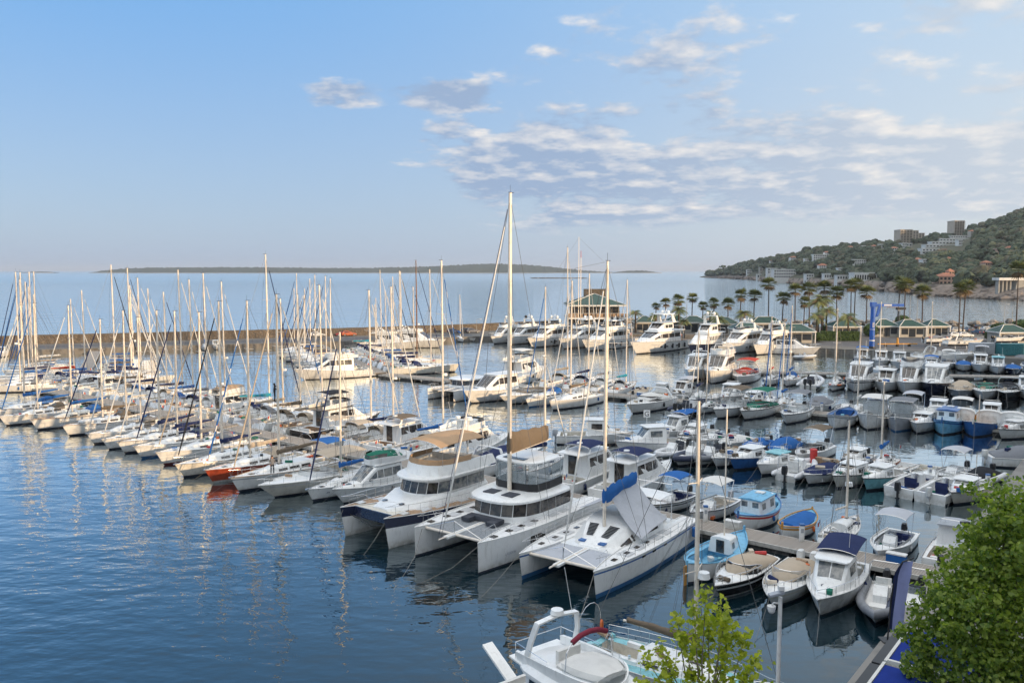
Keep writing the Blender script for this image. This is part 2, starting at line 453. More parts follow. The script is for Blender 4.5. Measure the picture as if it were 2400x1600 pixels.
def wall_run(name, pts, h0, h1, th, label, step=2.2):
 """a rough stone wall along a polyline: stones bulge and the crest is uneven"""
 mb = MB(); rings = []
 for (a, b) in zip(pts, pts[1:]):
  d = b - a; n = max(2, int(d.length / step)); nn = Vector((d.y, -d.x, 0)).normalized()
  if nn.y > 0: nn = -nn
  for i in range(n):
   p = a + d * (i / n)
   ring = []
   for k, (o, z) in enumerate([(0.35, h0), (0.18, lerp(h0, h1, .33)), (0.06, lerp(h0, h1, .66)), (0.0, h1), (-th, h1), (-th, h0 - 3)]):
    j = 0.10 * noise.noise(Vector((p.x * .6, p.y * .6, k * 2.3)))
    q = p + nn * (o + (j if k < 4 else 0))
    ring.append((q.x, q.y, z + (0.12 * noise.noise(Vector((p.x * .35, p.y * .35, 9.0))) if k in (3, 4) else 0)))
   rings.append(ring)
 mb.loft(rings, 0, True, True, True)
 return tag(mb.build(name, STONE), label, 'wall')
wall_run('breakwater_wall', [far_pts[-1] + bwn * 18, far_pts[-2] + bwn * 18, far_pts[-4] + bwn * 19, far_pts[-5] + bwn * 19, P(1330, 766, GZ)], GZ, 3.5, 2.0, 'long rough stone wall along the top of the breakwater')

slab('road', [far_pts[-1] + bwn * 4, far_pts[-2] + bwn * 4, far_pts[-4] + bwn * 4, far_pts[-5] + bwn * 4, far_pts[-5] + bwn * 13, far_pts[-4] + bwn * 13, far_pts[-2] + bwn * 13, far_pts[-1] + bwn * 13], GZ - 0.1, GZ + 0.004, ASPH, 'asphalt roadway along the breakwater')
slab('boat_yard', [P(1910, 808, GZ), P(2170, 820, GZ), P(2400, 832, GZ), P(2420, 792, GZ), P(1910, 790, GZ)], GZ - 0.1, GZ + 0.004, ASPH, 'grey asphalt boat yard beside the blue crane')

# ---- rock armour on the outer side
def rock_mesh(seed, n=7):
 r = random.Random(seed); mb = MB()
 mb.ball((0, 0, 0), 1.0, 0, 7, 5)
 mb.v = [tuple(c * (0.75 + 0.5 * r.random()) for c in q) for q in mb.v]
 return mb
ROCK = mat('limestone_rock', (0.24, 0.21, 0.18), 0.9, var=0.15, vscale=0.6)
mb = MB(); r_ = random.Random(5)
bk = back_pts
for (a, b) in zip([P(1335, 759, 0), P(1500, 759, 0), P(1800, 763, 0), P(2050, 765, 0)], [P(1500, 759, 0), P(1800, 763, 0), P(2050, 765, 0), P(2420, 763, 0)]):
 d = b - a; n = int(d.length / 0.9)
 for i in range(n):
  p = a + d * (i / n) + Vector((r_.uniform(-1, 1), r_.uniform(-6, 3), 0))
  s_ = r_.uniform(0.5, 1.5); base = rock_mesh(r_.randrange(9))
  ang = r_.random() * 6
  z = r_.uniform(0.2, 2.0)
  mb.add([(p.x + s_ * (x * cos(ang) - y * sin(ang)), p.y + s_ * (x * sin(ang) + y * cos(ang)), z + s_ * .7 * zz) for x, y, zz in base.v], base.f)
tag(mb.build('rock_armour', ROCK), 'heaped boulders along the outer sea edge of the quay', 'rocks', kind='stuff')

# ---- far islands
FOREST = mat('forest_green', (0.018, 0.032, 0.020), 0.95, var=0.3, vscale=0.05, bump=0.6, bscale=0.12, col2=(0.030, 0.040, 0.024))
def island(name, tab, base_y, dist, label, depth=420.0, amp=10.0, step=12.0):
 x0, x1 = tab[0][0], tab[-1][0]
 X0 = PD(x0, 640, dist).x; X1 = PD(x1, 640, dist).x
 n = int((X1 - X0) / step); rows = [(-0.5, -3.0, 0), (-0.46, 3.0, 0), (-0.38, 0.35, 1), (-0.25, 0.62, 1), (-0.1, 0.9, 1), (0, 1.0, 1), (0.2, 0.8, 1), (0.5, -3, 0)]
 rings = []
 for i in range(n + 1):
  x = lerp(X0, X1, i / n); px = 1200 + x / dist * FPX
  h = max(1.0, ZAT(dist, interp(tab, px)))
  edge = min(1.0, min(i, n - i) * step / 160.0 + 0.05)
  ring = []
  for (t, z, k) in rows:
   zz = z if not k else h * z + edge * amp * (noise.noise(Vector((x * .05, t * 40, 2))) + 0.6 * noise.noise(Vector((x * .13, t * 90, 7))))
   ring.append((x, dist + t * depth * (0.25 + .75 * edge) + 30 * noise.noise(Vector((x * .006, t, 1))), max(zz, -3)))
  rings.append(ring)
 ob = MB().loft(rings, 0, False, False, False, fm=lambda i, k: 1 if k == 0 else 0).build(name, [FOREST, ROCK], smooth=35)
 return tag(ob, label, kind='structure')
island('long_island', [(218, 639), (240, 635), (270, 632), (300, 629), (360, 627.5), (480, 626.5), (620, 626.5), (760, 628), (860, 628), (930, 626.5), (1000, 624.5), (1060, 622), (1110, 619), (1170, 618), (1230, 620), (1290, 625), (1335, 630), (1375, 634.5), (1440, 638)], 640, 7000, 'long low wooded island on the horizon')
island('small_island', [(1440, 638), (1470, 634.5), (1500, 634), (1525, 636), (1548, 639)], 640, 6900, 'small wooded islet right of the long island')
island('low_islet', [(55, 638.2), (80, 636.5), (110, 636.5), (135, 638.2)], 640, 7200, 'flat low islet at the far left of the horizon', amp=2)
mb = MB(); r_ = random.Random(8)
for i in range(130):
 p = P(lerp(1248, 1372, i / 129), 652.5, 0)
 b_ = rock_mesh(i % 9); s_ = r_.uniform(3.2, 6.5)
 mb.add([(p.x + s_ * x * 1.5, p.y + s_ * y + r_.uniform(-8, 8), s_ * .38 * z) for x, y, z in b_.v], b_.f)
tag(mb.build('rock_reef', ROCK), 'low dark line of reef rocks out in the bay', 'rocks', kind='stuff')

# ---- headland on the right
SHORE = [(1640, 650), (1700, 652.5), (1760, 656), (1860, 665), (1960, 671), (2050, 679), (2110, 686), (2180, 694), (2260, 697), (2400, 705), (2800, 722)]
RIDGE = [(1640, 649), (1665, 642), (1700, 633), (1740, 621), (1800, 611), (1850, 604), (1900, 590), (1960, 583), (2030, 580), (2100, 577), (2160, 568), (2200, 560), (2250, 552), (2290, 538), (2340, 517), (2400, 496), (2500, 462), (2800, 420)]
RDEP = [(1640, 40), (1700, 110), (1800, 260), (1900, 380), (2000, 480), (2200, 620), (2400, 860), (2800, 1200)]
def head_point(px, t):
 """terrain point of the headland: column px, t = 0 at the shore, 1 at the ridge, above 1 behind it"""
 sh = P(px, interp(SHORE, px), 0); d1 = sh.y + interp(RDEP, px)
 zr = max(2.0, ZAT(d1, interp(RIDGE, px)))
 d = lerp(sh.y, d1, t)
 x = (px - 1200) / FPX * (d * CP * 1.0) / CP
 if t <= 1:
  bank = min(1.0, t / 0.05) * min(7.0, zr * 0.35)
  z = bank + (zr - min(7.0, zr * .35)) * (0.55 * t + 0.45 * t * t * (3 - 2 * t))
  z += 5.0 * fbm(x, d, 0.009) * min(1, t * 3) * (1 - t) * min(1.0, zr / 40)
 else:
  z = zr * (1 - (t - 1) * 0.9)
 return Vector((x, d, z))
cols = [1640 + i * (1160 / 130) for i in range(131)]
ts = [-0.02, 0, 0.02, 0.05, 0.1, 0.17, 0.25, 0.34, 0.43, 0.52, 0.62, 0.72, 0.82, 0.92, 1.0, 1.15, 1.4, 2.0]
rings = []
for px in cols:
 ring = []
 for t in ts:
  q = head_point(px, max(t, 0)); 
  if t <= 0: q.z = -2.0; q.y += t * 200
  if t > 1.5: q.z = -3
  ring.append(tuple(q))
 rings.append(ring)
SOIL = mat('headland_scrub', (0.045, 0.060, 0.030), 0.95, var=0.2, vscale=0.03, col2=(0.085, 0.075, 0.045))
SHORERK = mat('shore_rock', (0.20, 0.16, 0.13), 0.95, var=0.25, vscale=0.08, bump=0.5, bscale=0.3)
tag(MB().loft(rings, 0, False, False, False, fm=lambda i, k: 1 if k < 3 else 0).build('headland', [SOIL, SHORERK], smooth=60), 'wooded headland rising at the right', kind='structure')

mb = MB(); r_ = random.Random(21)
for i in range(520):
 px = r_.uniform(1636, 2420); q = head_point(px, r_.uniform(0.0, 0.045)); s_ = r_.uniform(1.0, 4.0)
 b_ = rock_mesh(i % 9)
 mb.add([(q.x + s_ * x * 1.4, q.y + s_ * y, q.z * .7 + s_ * .6 * z) for x, y, z in b_.v], b_.f)
tag(mb.build('shore_rocks', SHORERK), 'rocky shoreline at the foot of the headland', 'rocks', kind='stuff')

# ---- pontoons
def plank_material():
 m = bpy.data.materials.new('weathered_decking'); m.use_nodes = True
 T = NT(m.node_tree); tc = T.node('ShaderNodeTexCoord')
 sx = T.node('ShaderNodeSeparateXYZ', inp={0: tc.outputs['Object']})
 fr = T.math('FRACT', T.math('MULTIPLY', sx.outputs[0], 6.0))
 gap = T.math('GREATER_THAN', fr, 0.10)
 n = T.noise(tc.outputs['Object'], 0.8, 4, 0.6)
 wn = T.node('ShaderNodeTexWhiteNoise'); wn.noise_dimensions = '1D'; T.l.new(T.math('FLOOR', T.math('MULTIPLY', sx.outputs[0], 6.0)), wn.inputs['W'])
 c = T.mix(wn.outputs['Value'], (0.27, 0.235, 0.20), (0.37, 0.325, 0.28))
 c = T.mix(T.ramp(n, 0.35, 0.7), c, (0.30, 0.27, 0.24))
 c = T.mix(gap, (0.10, 0.09, 0.08), c)
 b = T.node('ShaderNodeBsdfPrincipled'); T.l.new(c, b.inputs['Base Color']); b.inputs['Roughness'].default_value = 0.85
 o = T.node('ShaderNodeOutputMaterial'); T.l.new(b.outputs[0], o.inputs[0])
 return m
PLANK = plank_material()
EDGEM = mat('pontoon_edge', (0.46, 0.44, 0.40), 0.7, var=0.12)
FLOAT = mat('pontoon_float', (0.10, 0.095, 0.09), 0.8, var=0.2)
def pier(name, p0, p1, w, label, z=0.62):
 d = p1 - p0; L = d.length
 r = tag(empty(name, (p0.x, p0.y, 0), atan2(d.y, d.x)), label, kind='structure')
 MB().box(0, L, -w / 2 + .12, w / 2 - .12, z - 0.12, z).build('deck', PLANK, r)
 for s in (-1, 1):
  MB().box(0, L, s * (w / 2 - 0.06) - 0.06, s * (w / 2 - 0.06) + 0.06, z - 0.26, z + 0.03).build('edge_beam', EDGEM, r)
 k = 0.4
 while k < L - 2:
  MB().box(k, min(L, k + 3.0), -w / 2 + .25, w / 2 - .25, -0.5, z - 0.13).build('pontoon_float', FLOAT, r)
  k += 5.2
 return r
pierA0, pierA1 = P(2240, 1352, .62), P(1655, 1231, .62)
PA = (pierA1 - pierA0).normalized()
P1A, P1B = pierA0 + PA * -0.5, pierA0 + PA * 175
pier('near_pontoon', P1A, P1B, 2.6, 'nearest long wooden pontoon behind the catamarans')
pier2a, pier2b = P(2390, 1160, .62), P(1520, 1026, .62)
pier('middle_pontoon', pier2a, pier2b, 2.6, 'middle pontoon lined with small motor boats')
pier3a, pier3b = P(2500, 1018, .62), P(1440, 924, .62)
PC = (pier3b - pier3a).normalized(); PC_END = pier3b + PC * 48
pier('third_pontoon', pier3a, PC_END, 2.8, 'pontoon carrying the white lockers and fishing boats')
pier4a, pier4b = P(2500, 884, .62), P(1640, 868, .62)
pier('fourth_pontoon', pier4a, pier4b, 2.4, 'far pontoon behind the row of cabin cruisers')
pq0, pq1 = P(893, 873, .62), P(735, 803, .62)
pier('visitor_pontoon', pq0, pq1, 2.4, 'pontoon running out from the breakwater towards centre')
pf0, pf1 = P(180, 905, .62), P(225, 818, .62)
pier('left_pontoon', pf0, pf1, 2.4, 'pontoon running out from the breakwater at far left')

# ================================================================== BOATS (local axes: x to the bow, y to port, z up, origin on the waterline amidships)
class Hull:
 def __init__(s, L, B, fb, fs, rake=0.9, sw=0.8, full=2.0, draft=0.45, dbl=False, tr=0.0, y0=0.0):
  s.L, s.B, s.fb, s.fs, s.rake, s.sw, s.full, s.draft, s.dbl, s.tr, s.y0 = L, B, fb, fs, rake, sw, full, draft, dbl, tr, y0
 def hb(s, t):
  if s.dbl: return s.B / 2 * max(0.0, 1 - abs(2 * t - 1) ** 2.3)
  if t < .45: return s.B / 2 * (s.sw + (1 - s.sw) * sin(pi / 2 * t / .45))
  return s.B / 2 * max(0.0, 1 - ((t - .45) / .55) ** s.full)
 def sheer(s, t):
  if s.dbl: return min(s.fb, s.fs) * .78 + (lerp(s.fs, s.fb, t) - min(s.fb, s.fs) * .78) * abs(2 * t - 1) ** 1.8
  return s.fs + (s.fb - s.fs) * t ** 1.7
 def x(s, t, z):
  k = z / s.sheer(t)
  return -s.L / 2 + t * (s.L - s.rake) + s.rake * t ** 3 * k + s.tr * (1 - t) ** 4 * k
 def wl(s, t):
  return s.hb(t) * (lerp(.93, .50, t * t) if not s.dbl else lerp(.88, .72, abs(2 * t - 1)))
 def side(s, t, z):
  zs = s.sheer(t); k = max(0, min(1, z / zs))
  return lerp(s.wl(t), s.hb(t), k ** .75)
 def gun(s, t, sd=1, inset=0.0, up=0.0):
  z = s.sheer(t)
  return Vector((s.x(t, z), s.y0 + sd * max(0.0, s.hb(t) - inset), z + up))
 def t_at(s, x):
  return max(0.0, min(1.0, (x + s.L / 2) / (s.L - s.rake * .35)))
 def mesh(s, parent, mats, stripe=None, boot=0.14, name='hull', n=15, upper=None):
  """mats: topsides, boot, stripe"""
  mb = MB(); rings = []
  for i in range(n):
   t = 1 - (1 - i / (n - 1)) ** 1.25
   zs = s.sheer(t); d = s.draft * (1 - t ** 5)
   lv = [(-d, .02), (-d * .6, .7), (0.0, 1)] + [(boot, 2), (zs * .42, 2)]
   if stripe: lv += [(zs - stripe[0], 2), (zs - stripe[1], 2)]
   else: lv += [(zs * .66, 2), (zs * .86, 2)]
   lv += [(zs, 2)]
   half = []
   for z, k in lv:
    y = s.wl(t) * k if k <= 1 else s.side(t, z)
    half.append((s.x(t, z), y, z))
   ring = [(x, s.y0 + y, z) for x, y, z in reversed(half)] + [(x, s.y0 - y, z) for x, y, z in half]
   rings.append(ring)
  nn = len(rings[0])
  def fm(i, k):
   q = k if k < nn // 2 else nn - 2 - k        # 0 = uppermost strake
   if upper and q < upper: return 2
   if q == 1 and stripe: return 2
   if q >= 4: return 1
   return 0
  mb.loft(rings, 0, False, True, False, fm=fm)
  return mb.build(name, mats, parent, smooth=50)
 def deck(s, parent, mt, ck=None, dz=-0.05, name='deck', depth=0.55, ckm=None, camber=0.05, n=13):
  """ck = (t0, t1, half width) of the cockpit well"""
  ts = sorted(set([i / (n - 1) for i in range(n)] + ([ck[0], ck[1]] if ck else [])))
  mb = MB()
  def row(t):
   b = max(0.0, s.hb(t) - .02); z = s.sheer(t) + dz; x = s.x(t, s.sheer(t))
   c = min(ck[2], b * .8) if ck else b * .5
   return [(x, s.y0 + b, z), (x, s.y0 + c, z + camber * .6), (x, s.y0, z + camber), (x, s.y0 - c, z + camber * .6), (x, s.y0 - b, z)]
  for a, b in zip(ts, ts[1:]):
   ra, rb = row(a), row(b); hole = ck and a >= ck[0] - 1e-6 and b <= ck[1] + 1e-6
   for k in range(4):
    if hole and k in (1, 2): continue
    mb.add([ra[k], rb[k], rb[k + 1], ra[k + 1]], [(0, 1, 2, 3)])
  ob = mb.build(name, mt, parent, smooth=40)
  if ck:
   x0, x1 = s.x(ck[0], s.sheer(ck[0])), s.x(ck[1], s.sheer(ck[1]))
   z0 = s.sheer(ck[0]) + dz + camber * .6; z1 = s.sheer(ck[1]) + dz + camber * .6
   c0, c1 = min(ck[2], s.hb(ck[0]) * .8), min(ck[2], s.hb(ck[1]) * .8); zf = max(0.12, min(z0, z1) - depth)
   mb = MB()
   mb.add([(x0, c0, z0), (x0, -c0, z0), (x1, -c1, z1), (x1, c1, z1), (x0, c0, zf), (x0, -c0, zf), (x1, -c1, zf), (x1, c1, zf)],
                   [(4, 5, 6, 7), (0, 4, 7, 3), (1, 2, 6, 5), (0, 1, 5, 4), (3, 7, 6, 2)])
   mb.build('cockpit', ckm or mt, parent)
  return ob
 def rubrail(s, parent, mt, r=0.035, name='rubbing_strake', dz=0.0):
  mb = MB()
  for sd in (1, -1):
   mb.tube([s.gun(t / 14, sd, -.01, dz) for t in range(15)], r, 5)
  return mb.build(name, mt, parent)
 def rails(s, parent, t0, t1, h=0.6, r=0.014, posts=7, mid=True, name='guardrail', mt=None, close_bow=False):
  mb = MB(); tt = lin(t0, t1, posts)
  for sd in (1, -1):
   mb.tube([s.gun(t, sd, .10, h) for t in tt], r, 4)
   if mid: mb.tube([s.gun(t, sd, .10, h * .5) for t in tt], r * .6, 3)
   for t in tt: mb.tube([s.gun(t, sd, .10, -.04), s.gun(t, sd, .10, h)], r, 4)
  if close_bow: mb.tube([s.gun(t1, 1, .1, h), s.gun(1, 0, 0, h + .08) + Vector((.12, 0, 0)), s.gun(t1, -1, .1, h)], r, 4)
  return mb.build(name, mt or STEEL, parent)

class House:
 """superstructure: stations (x, half width at foot, half width at top, z foot, z top), from aft to bow"""
 def __init__(s, st, e=0.10, camber=0.06): s.st = st; s.e = e; s.c = camber
 def at(s, x):
  st = s.st
  if x <= st[0][0]: return st[0][1:]
  for a, b in zip(st, st[1:]):
   if x <= b[0]:
    t = (x - a[0]) / max(1e-6, b[0] - a[0]); return tuple(lerp(p, q, t) for p, q in zip(a[1:], b[1:]))
  return st[-1][1:]
 def ee(s, q): return min(s.e, .45 * (q[3] - q[2]))
 def mesh(s, parent, mt, name='cabin', smooth=35):
  mb = MB(); rings = []
  for q in s.st:
   x, wb, wt, zb, zt = q; e = s.ee(q[1:]); c = s.c * min(1, (zt - zb) * 2)
   rings.append([(x, wb, zb), (x, wt, zt - e), (x, max(.01, wt - e * 1.1), zt), (x, 0, zt + c), (x, -max(.01, wt - e * 1.1), zt), (x, -wt, zt - e), (x, -wb, zb)])
  mb.loft(rings, 0, False, True, True)
  return mb.build(name, mt, parent, smooth=smooth)
 def sp(s, x, v, sd, off):
  q = s.at(x); e = s.ee(q)
  return (x, sd * (lerp(q[0], q[1], v) + off), lerp(q[2], q[3] - e, v))
 def side(s, parent, x0, x1, v0, v1, mt=None, sides=(1, -1), name='window', v0b=None, v1b=None, n=4, off=.014):
  for sd in sides:
   mb = MB(); A = []; Bq = []
   for i, x in enumerate(lin(x0, x1, n)):
    t = i / (n - 1); a = lerp(v0, v0 if v0b is None else v0b, t); b = lerp(v1, v1 if v1b is None else v1b, t)
    A.append([s.sp(x, a, sd, off), s.sp(x, b, sd, off), s.sp(x, b, sd, -.03), s.sp(x, a, sd, -.03)])
   mb.loft(A, 0, True, True, True)
   mb.build(name, mt or GLASS, parent)
 def tp(s, x, yf, off):
  q = s.at(x); e = s.ee(q); w = max(.01, q[1] - e * 1.1)
  return (x, yf * w, q[3] + s.c * min(1, (q[3] - q[2]) * 2) * (1 - abs(yf)) + off)
 def top(s, parent, x0, x1, y0, y1, mt=None, name='window', off=.014, n=3):
  mb = MB(); A = []
  for x in lin(x0, x1, n):
   A.append([s.tp(x, y0, off), s.tp(x, (y0 + y1) / 2, off), s.tp(x, y1, off), s.tp(x, y1, -.02), s.tp(x, y0, -.02)])
  mb.loft(A, 0, True, True, True)
  return mb.build(name, mt or GLASS, parent)

def soft(pts, it=2):
 for _ in range(it):
  q = [pts[0]]
  for a, b in zip(pts, pts[1:]): q += [tuple(u * .75 + v * .25 for u, v in zip(a, b)), tuple(u * .25 + v * .75 for u, v in zip(a, b))]
  pts = q + [pts[-1]]
 return pts
def hull_text(root, H, t, z, txt, size, mt, sd=1):
 cu = bpy.data.curves.new('text', 'FONT'); cu.body = txt; cu.size = size; cu.extrude = .004; cu.align_x = 'CENTER'; g = bpy.data.objects.new('g', cu); me = bpy.data.meshes.new_from_object(g); bpy.data.objects.remove(g); me.materials.clear(); me.materials.append(mt)
 o = bpy.data.objects.new('hull_lettering', me); COL.objects.link(o); o.parent = root
 y0, y1 = H.side(t - .03, z), H.side(t + .03, z); x0, x1 = H.x(t - .03, z), H.x(t + .03, z)
 o.location = ((x0 + x1) / 2, H.y0 + sd * ((y0 + y1) / 2 + .03), z); o.rotation_euler = (pi / 2, 0, atan2(sd * (y1 - y0), x1 - x0) + pi)
def canopy(parent, x0, x1, hw, z, mt, arch=.16, name='bimini', fore=.06, frame=True, foot=None, th=.025, posts=None, frm=None, ny=7, nx=6):
 top = []; 
 for i in range(nx):
  t = i / (nx - 1); x = lerp(x0, x1, t); dz = fore * (1 - (2 * t - 1) ** 2)
  top.append([(x, hw * (2 * k / (ny - 1) - 1), z + dz + arch * (1 - abs(2 * k / (ny - 1) - 1) ** 2.4)) for k in range(ny)])
 mb = MB()
 mb.loft(top, 0, False, False, False); mb.loft([[(a, b, c - th) for a, b, c in r] for r in top], 0, False, False, False)
 edge = [top[0][k] for k in range(ny)] + [r[-1] for r in top[1:]] + [top[-1][k] for k in range(ny - 2, -1, -1)] + [r[0] for r in top[-2:0:-1]]
 mb.loft([edge, [(a, b, c - th * 1.6) for a, b, c in edge]], 0, True, False, False)
 ob = mb.build(name, mt, parent, smooth=40)
 if frame and foot is not None:
  mb = MB()
  for x in (posts or (x0 + .05, x1 - .05)):
   for sd in (1, -1):
    mb.tube([(foot[0] if len(foot) > 2 else x, sd * foot[-2], foot[-1]), (x, sd * hw * .98, z)], .02, 4)
  for r in (top[0], top[-1]): mb.tube([(a, b, c - th) for a, b, c in r], .016, 4)
  mb.build(name + '_frame', frm or STEEL, parent)
 return ob
def hood(parent, xf, xb, hw, zb, h, mt, name='sprayhood', window=True):
 rings = []
 for i, (t, k) in enumerate([(0, .04), (.18, .55), (.45, .88), (.75, 1.0), (1, .97)]):
  x = lerp(xf, xb, t); rings.append([(x - .02 * sin(pi * a / 8), hw * lerp(.86, 1, t) * (1 if a in (0, 8) else cos(pi * a / 8) if abs(cos(pi * a / 8)) < .9 else .98 * (1 if a < 4 else -1)), zb + h * k * sin(pi * a / 8) ** .7) for a in range(9)])
 for r in rings:
  for j in range(9): r[j] = (r[j][0], hw * cos(pi * j / 8) * 1.0, r[j][2])
 ob = MB().loft(rings, 0, False, False, False).build(name, mt, parent, smooth=45)
 if window:
  q = [rings[1][j] for j in (3, 4, 5)]; p = [rings[2][j] for j in (3, 4, 5)]
  MB().add([(a - .05, b * 1.3, c + .03) for a, b, c in q] + [(a + .05, b * 1.3, c + .03) for a, b, c in p], [(0, 1, 4, 3), (1, 2, 5, 4)]).build('hood_window', CLEAR, ob)
 return ob
def tarp(parent, prof, mt, name='tarp', lumps=.03, seed=1):
 """fitted cover: prof = (x, half width, z edge, z ridge) from aft to fore"""
 rings = []; r = random.Random(seed)
 for x, w, ze, zr in prof:
  rings.append([(x, w, ze - .10), (x, w * .99, ze), (x, w * .66, lerp(ze, zr, .62) + r.uniform(-lumps, lumps)), (x, w * .33, lerp(ze, zr, .92) + r.uniform(-lumps, lumps)), (x, 0, zr),
                      (x, -w * .33, lerp(ze, zr, .92) + r.uniform(-lumps, lumps)), (x, -w * .66, lerp(ze, zr, .62) + r.uniform(-lumps, lumps)), (x, -w * .99, ze), (x, -w, ze - .10)])
 return MB().loft(rings, 0, False, True, True).build(name, mt, parent, smooth=50)
def outboard(parent, x, y, z, s=1.0, mt=None, tilt=0.0):
 mb = MB()
 mb.loft([[(x + s * (a * .22 - .05 - tilt * (zz) * .5), y + s * b * w, z + s * zz) for a, b in ((1, .6), (.2, 1), (-.9, .8), (-1.2, 0), (-.9, -.8), (.2, -1), (1, -.6))] for zz, w in ((.12, .15), (.3, .2), (.55, .2), (.72, .14))], 0, True, True, True)
 mb.box(x - .12 * s, x + .02 * s, y - .05 * s, y + .05 * s, z - .6 * s, z + .15 * s, 0)
 mb.box(x, x + .22 * s, y - .10 * s, y + .10 * s, z - .1 * s, z + .12 * s, 1)
 mb.box(x - .16 * s, x + .06 * s, y - .12 * s, y + .12 * s, z - .42 * s, z - .38 * s, 0)
 return mb.build('outboard_motor', [mt or BLACK, STEEL], parent, smooth=40)
def fender(parent, H, t, sd, mt, drop=.15, ln=.5, r=.12):
 g = H.gun(t, sd); y = H.y0 + sd * (H.side(t, g.z - drop - ln) + r * 1.25)
 mb = MB()
 mb.tube([(g.x, y, g.z - drop), (g.x, y, g.z - drop - .1), (g.x, y, g.z - drop - ln + .1), (g.x, y, g.z - drop - ln)], [.03, r, r, .04], 8)
 mb.tube([(g.x, H.y0 + sd * (H.hb(t) - .05), g.z + .03), (g.x, y, g.z), (g.x, y, g.z - drop)], .01, 3)
 return mb.build('fender', mt, parent, smooth=50)
def mooring(parent, H, ahead=5.0, both=False, astern=False):
 for sd in ((1, -1) if both else (1,)):
  g = H.gun(.97, sd * .5)
  MB().tube([g, Vector((g.x + ahead * .5, g.y + sd * .25, g.z * .38)), Vector((g.x + ahead, g.y + sd * .5, -.05))], .011, 3).build('mooring_line', ROPE, parent)
def hatch(parent, x, y, z, w=.25, mt=None):
 return MB().box(x - w, x + w, y - w, y + w, z, z + .05).build('hatch', mt or GLASS, parent)
def wheel(parent, x, y, z, r=.4):
 mb = MB(); n = 14
 mb.tube([(x, y + r * cos(2 * pi * k / n), z + r * sin(2 * pi * k / n)) for k in range(n + 1)], .018, 4, cap=False)
 for k in range(3): mb.tube([(x, y + r * cos(2 * pi * k / 6), z + r * sin(2 * pi * k / 6)), (x, y - r * cos(2 * pi * k / 6), z - r * sin(2 * pi * k / 6))], .01, 3)
 mb.box(x - .02, x + .22, y - .1, y + .1, z - .75, z + .12, 0)
 return mb.build('steering_wheel', STEEL, parent)
def flag(parent, x, y, z, s=.5):
 p = MB().tube([(x, y, z), (x - .25, y, z + 1.0)], .015, 4).build('flagstaff', ALU, parent)
 mb = MB()
 for k in range(3):
  A = [[(x - .2 - s * (k + i) / 3 * .9, y + .06 * sin(3 * (k + i)), z + 1.0 - j * s * .62 - .25 * (k + i) / 3) for j in (0, 1)] for i in (0, 1)]
  mb.add([A[0][0], A[0][1], A[1][1], A[1][0]], [(0, 1, 2, 3)], k)
 mb.build('ensign', [C_BLUE, C_WHITE, C_RED], p)
